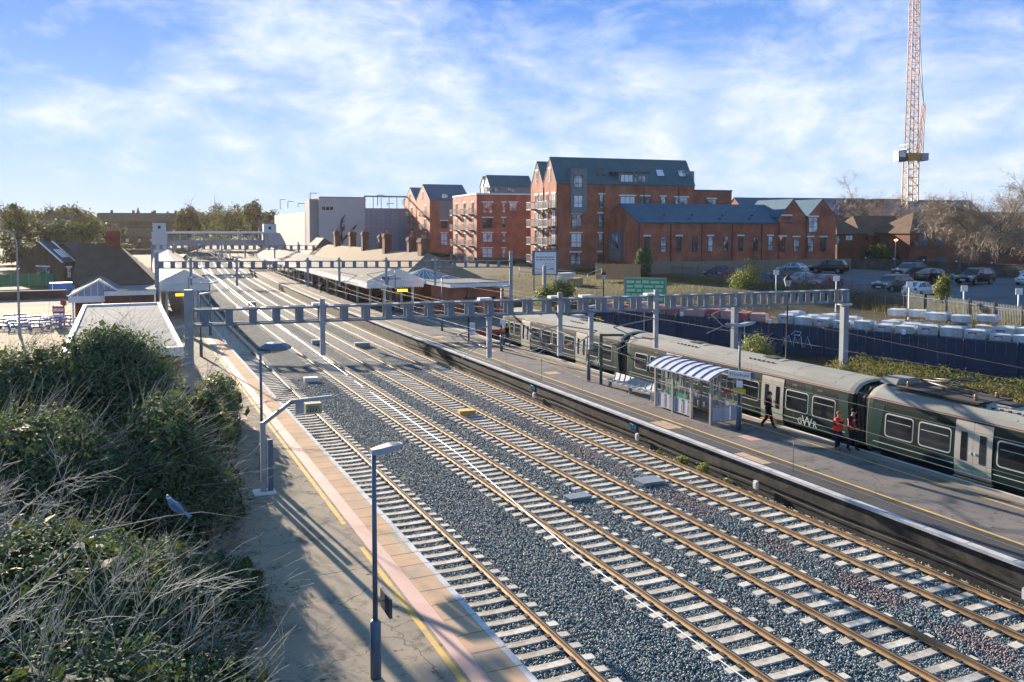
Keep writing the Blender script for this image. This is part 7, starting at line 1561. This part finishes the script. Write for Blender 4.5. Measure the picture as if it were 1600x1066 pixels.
# ================================================================== people
SKIN = pm('skin', (.46, .27, .20), (.42, .24, .18), 6, .5)
def cloth(n, c, c2=None): return pm(n, c, c2 or tuple(x * .75 for x in c), 9, .85, 0, .2, .2)
def person(loc, rz, label, pose, top, legs, shoes, hair, height=1.76, hood=None, vest=None, group=None, sleeve=None, skirt=None, extra=None):
    """pose: joints in metres for a 1.76 m body facing +x; the body is one skinned surface"""
    e = empty('person', loc, rz, label, 'person', group); sc = height / 1.76
    J = dict(pel=(0, 0, .95), wst=(.01, 0, 1.10), chs=(.02, 0, 1.32), nck=(.03, 0, 1.47), hd0=(.05, 0, 1.55), hd1=(.07, 0, 1.64), hd2=(.06, 0, 1.72))
    for s, S in ((1, 'l'), (-1, 'r')):
        J['hip' + S] = (0, s*.10, .91); J['sho' + S] = (.02, s*.19, 1.42)
        for k in ('kne', 'ank', 'toe', 'elb', 'wri'): J[k + S] = pose[k + S]
    RAD = dict(pel=.165, wst=.155, chs=.175, nck=.062, hd0=.08, hd1=.102, hd2=.075, hip=.125, kne=.085, ank=.062, toe=.048, sho=.095, elb=.068, wri=.04)
    ED = [('pel', 'wst'), ('wst', 'chs'), ('chs', 'nck'), ('nck', 'hd0'), ('hd0', 'hd1'), ('hd1', 'hd2')]
    for S in 'lr': ED += [('pel', 'hip' + S), ('hip' + S, 'kne' + S), ('kne' + S, 'ank' + S), ('ank' + S, 'toe' + S), ('chs', 'sho' + S), ('sho' + S, 'elb' + S), ('elb' + S, 'wri' + S)]
    names = list(J); vs_ = [Vector(J[n]) for n in names]; rad = [RAD[n if n in RAD else n[:3]] for n in names]; ed = [(names.index(a), names.index(b__)) for a, b__ in ED]
    for S, s in (('l', 1), ('r', -1)):                         # palm, four fingers and a thumb
        w = Vector(J['wri' + S]); d = (w - Vector(J['elb' + S])).normalized(); sd = d.cross(Vector((0, 0, 1))); sd = sd.normalized() if sd.length > .1 else Vector((0, 1, 0)); pv = d.cross(sd)
        ip = len(vs_); vs_.append(w + d * .055); rad.append(.032); ed.append((names.index('wri' + S), ip))
        for k in range(4):
            b0 = w + d * .09 + sd * (.026 * (k - 1.5)); i0 = len(vs_); ln = (.062, .074, .070, .055)[k]; vs_ += [b0, b0 + d * ln * .55 - pv * .008, b0 + d * ln * .9 - pv * .026]; rad += [.010, .009, .008]; ed += [(ip, i0), (i0, i0+1), (i0+1, i0+2)]
        i0 = len(vs_); vs_ += [w + d * .04 + sd * .036 * s, w + d * .075 + sd * .05 * s - pv * .015]; rad += [.011, .009]; ed += [(ip, i0), (i0, i0 + 1)]
    me = bpy.data.meshes.new('body'); me.from_pydata([tuple(v * sc) for v in vs_], ed, []); o = bpy.data.objects.new('body', me); col.objects.link(o)
    md = o.modifiers.new('skin', 'SKIN'); md.use_smooth_shade = True
    for i, sv in enumerate(me.skin_vertices[0].data): sv.radius = (rad[i] * sc,) * 2; sv.use_root = i == 0
    o.modifiers.new('sub', 'SUBSURF').levels = 1; o.modifiers['sub'].render_levels = 1
    dg = bpy.context.evaluated_depsgraph_get(); dg.update(); m2 = bpy.data.meshes.new_from_object(o.evaluated_get(dg)); bpy.data.objects.remove(o)
    m2.materials.clear(); mats = [SKIN, top, legs, shoes, sleeve or top]
    for q_ in mats: m2.materials.append(q_)
    bones = [(Vector(J[a]) * sc, Vector(J[b__]) * sc, a, b__) for a, b__ in ED]
    for p_ in m2.polygons:
        c = p_.center; best = None
        for a, b__, na, nb_ in bones:
            t = max(0, min(1, (c - a).dot(b__ - a) / (b__ - a).length_squared)); dd = (c - (a + (b__ - a) * t)).length - .02
            if best is None or dd < best[0]: best = (dd, na, nb_, t)
        _, na, nb_, t = best
        if nb_[:3] == 'toe' or (nb_[:3] == 'ank' and t > .88): k = 3
        elif nb_[:3] in ('hip', 'kne', 'ank') : k = 2
        elif nb_[:2] == 'hd' or (nb_ == 'nck' and t > .75): k = 0
        elif nb_[:3] in ('elb', 'wri'): k = 4 if t < .96 or nb_[:3] == 'elb' else 0
        else: k = 1
        if k == 1 and c.z < .93 * sc: k = 2
        p_.material_index = k
    for S in 'lr':
        w = Vector(J['wri' + S]) * sc; d = (w - Vector(J['elb' + S]) * sc).normalized()
        for p_ in m2.polygons:
            if (p_.center - w).dot(d) > .0 and (p_.center - w).length < .2 * sc: p_.material_index = 0
    bo = bpy.data.objects.new('body', m2); col.objects.link(bo); setp(bo, e)
    h1, h2 = Vector(J['hd1']) * sc, Vector(J['hd2']) * sc
    q = MB(); q.sphere((h1.x - .018*sc, 0, h1.z + .04*sc), (.112*sc, .098*sc, .10*sc), 0, 12, 8); q.build('hair', hair, e)
    f = MB(); f.box(h1.x + .085*sc, h1.x + .122*sc, -.012*sc, .012*sc, h1.z - .045*sc, h1.z - .0*sc)
    for s in (-1, 1): f.sphere((h1.x - .0, s * .098*sc, h1.z - .02*sc), (.02*sc, .01*sc, .03*sc), 0, 6, 4)
    f.build('nose_and_ears', SKIN, e)
    f = MB()
    for s in (-1, 1): f.sphere((h1.x + .092*sc, s * .036*sc, h1.z + .0*sc), .011*sc, 0, 6, 4)
    f.box(h1.x + .088*sc, h1.x + .098*sc, -.022*sc, .022*sc, h1.z - .066*sc, h1.z - .058*sc); f.build('eyes_and_mouth', M['black'], e)
    if vest:
        bk = 1.0 if vest[1] else 1.28; q = MB(); n = 14; v = []
        for (z, rx, ry) in ((.90, .17 * bk, .195 * bk), (1.1, .165 * bk, .19 * bk), (1.3, .17 * bk, .205 * bk), (1.42, .13 * bk, .19 * bk), (1.47, .09, .12)):
            for j in range(n): t = 2*math.pi*j/n; v.append(((.015 + rx*math.cos(t))*sc, ry*math.sin(t)*sc, z*sc))
        q.add(v, [(i*n+j, i*n+(j+1) % n, (i+1)*n+(j+1) % n, (i+1)*n+j) for i in range(4) for j in range(n) if not (vest[1] and j in (0, n-1) )], 0, True); q.build('jacket', vest[0], e, fix=False)
        if not vest[1]:
            q = MB(); v = []
            for (zz, f_) in ((1.16, 1.0), (1.34, 1.04)):
                for j in range(n): t = 2*math.pi*j/n; v.append(((.015 + .178*bk*f_*math.cos(t))*sc, .214*bk*f_*math.sin(t)*sc, zz*sc))
            q.add(v, [(j, (j+1) % n, n+(j+1) % n, n+j) for j in range(n)], 0, True); q.build('jacket_band', NAVY, e, fix=False)
        if vest[2]:
            q = MB()
            for z in (1.02, 1.28):
                v = []
                for zz in (z, z + .05):
                    for j in range(n): t = 2*math.pi*j/n; v.append(((.015 + .178*math.cos(t))*sc, .211*math.sin(t)*sc, zz*sc))
                q.add(v, [(j, (j+1) % n, n+(j+1) % n, n+j) for j in range(n) if not (vest[1] and j in (0, n-1))], 0, True)
            q.build('reflective_band', M['white'], e, fix=False)
    if skirt:
        q = MB(); n = 14; v = []
        for (z, rx, ry) in ((.55, .22, .25), (.75, .21, .235), (1.0, .18, .20)):
            for j in range(n): t = 2*math.pi*j/n; v.append((rx*math.cos(t)*sc, ry*math.sin(t)*sc, z*sc))
        q.add(v, [(i*n+j, i*n+(j+1) % n, (i+1)*n+(j+1) % n, (i+1)*n+j) for i in range(2) for j in range(n)], 0, True); q.build('coat_skirt', skirt, e, fix=False)
    return e
WALK = dict(knel=(.12, .10, .50), ankl=(.24, .10, .09), toel=(.40, .11, .05), kner=(-.02, -.10, .50), ankr=(-.30, -.10, .16), toer=(-.18, -.11, .05), elbl=(-.10, .25, 1.15), wril=(.02, .24, .92), elbr=(.08, -.25, 1.15), wrir=(.28, -.18, 1.10))
STAND = dict(knel=(.06, .10, .50), ankl=(.03, .11, .08), toel=(.18, .13, .045), kner=(.0, -.10, .50), ankr=(-.06, -.11, .08), toer=(.09, -.13, .045), elbl=(.02, .26, 1.16), wril=(.22, .14, 1.10), elbr=(.02, -.26, 1.16), wrir=(.24, -.10, 1.12))
SLOW = dict(knel=(.14, .10, .50), ankl=(.16, .10, .08), toel=(.31, .11, .045), kner=(.0, -.10, .50), ankr=(-.14, -.10, .09), toer=(.01, -.11, .045), elbl=(-.03, .26, 1.16), wril=(.10, .26, .93), elbr=(.02, -.26, 1.16), wrir=(.22, -.2, 1.0))
BLK = cloth('black_cloth', (.013, .013, .016)); CHAR = cloth('dark_trousers', (.03, .032, .038)); ORG = cloth('orange_hi_vis', (.95, .075, .02), (.85, .06, .02)); BOOT = cloth('tan_boots', (.40, .28, .12)); NAVY = cloth('navy_cloth', (.015, .018, .035)); HB = cloth('dark_hair', (.02, .016, .013)); HG = cloth('ginger_hair', (.40, .15, .05)); DEN = cloth('blue_jeans', (.07, .11, .17)); SHT = cloth('pale_shirt', (.36, .40, .45))
DIR = R(-62)
person((27.67, 31.87, .919), DIR, 'person in black clothes walking away from the glass shelter beside the train', WALK, BLK, BLK, M['black'], HB, 1.74)
person((27.63, 27.48, .919), DIR + .2, 'person in a bulky orange jacket and tan boots looking down', STAND, NAVY, NAVY, BOOT, HG, 1.66, vest=(ORG, False, False), skirt=NAVY, sleeve=ORG)
person((28.1, 27.15, .919), DIR - .1, 'person in an open orange vest over dark clothes beside the bulky orange jacket', SLOW, CHAR, CHAR, M['black'], HB, 1.80, vest=(ORG, True, True))
person((28.05, 63.1, .919), R(110), 'person in a dark jacket striding past the train cab with blue jeans', WALK, BLK, DEN, M['black'], HB, 1.76)
person((27.0, 112, .919), R(-80), 'dark figure standing under the long canopy beside the first posts', STAND, BLK, CHAR, M['black'], HB, 1.75); person((28.3, 101, .919), R(80), 'dark figure under the long canopy below the departure board', STAND, BLK, BLK, M['black'], HB, 1.75); person((26.4, 126, .919), R(200), 'pale shirted figure far along the long canopy', STAND, SHT, CHAR, M['black'], HB, 1.72)
# ================================================================== haze
hm = bpy.data.materials.new('haze'); hm.use_nodes = True; nt = hm.node_tree; nt.nodes.remove(nt.nodes['Principled BSDF'])
pv = nt.nodes.new('ShaderNodeVolumePrincipled'); pv.inputs['Color'].default_value = (.95, .85, .74, 1); pv.inputs['Density'].default_value = .00007; pv.inputs['Anisotropy'].default_value = .35
nt.links.new(pv.outputs[0], nt.nodes['Material Output'].inputs['Volume'])
hz = MB().box(-420, 520, -60, 800, -3, 82).build('haze', hm); tag(hz, kind='stuff')
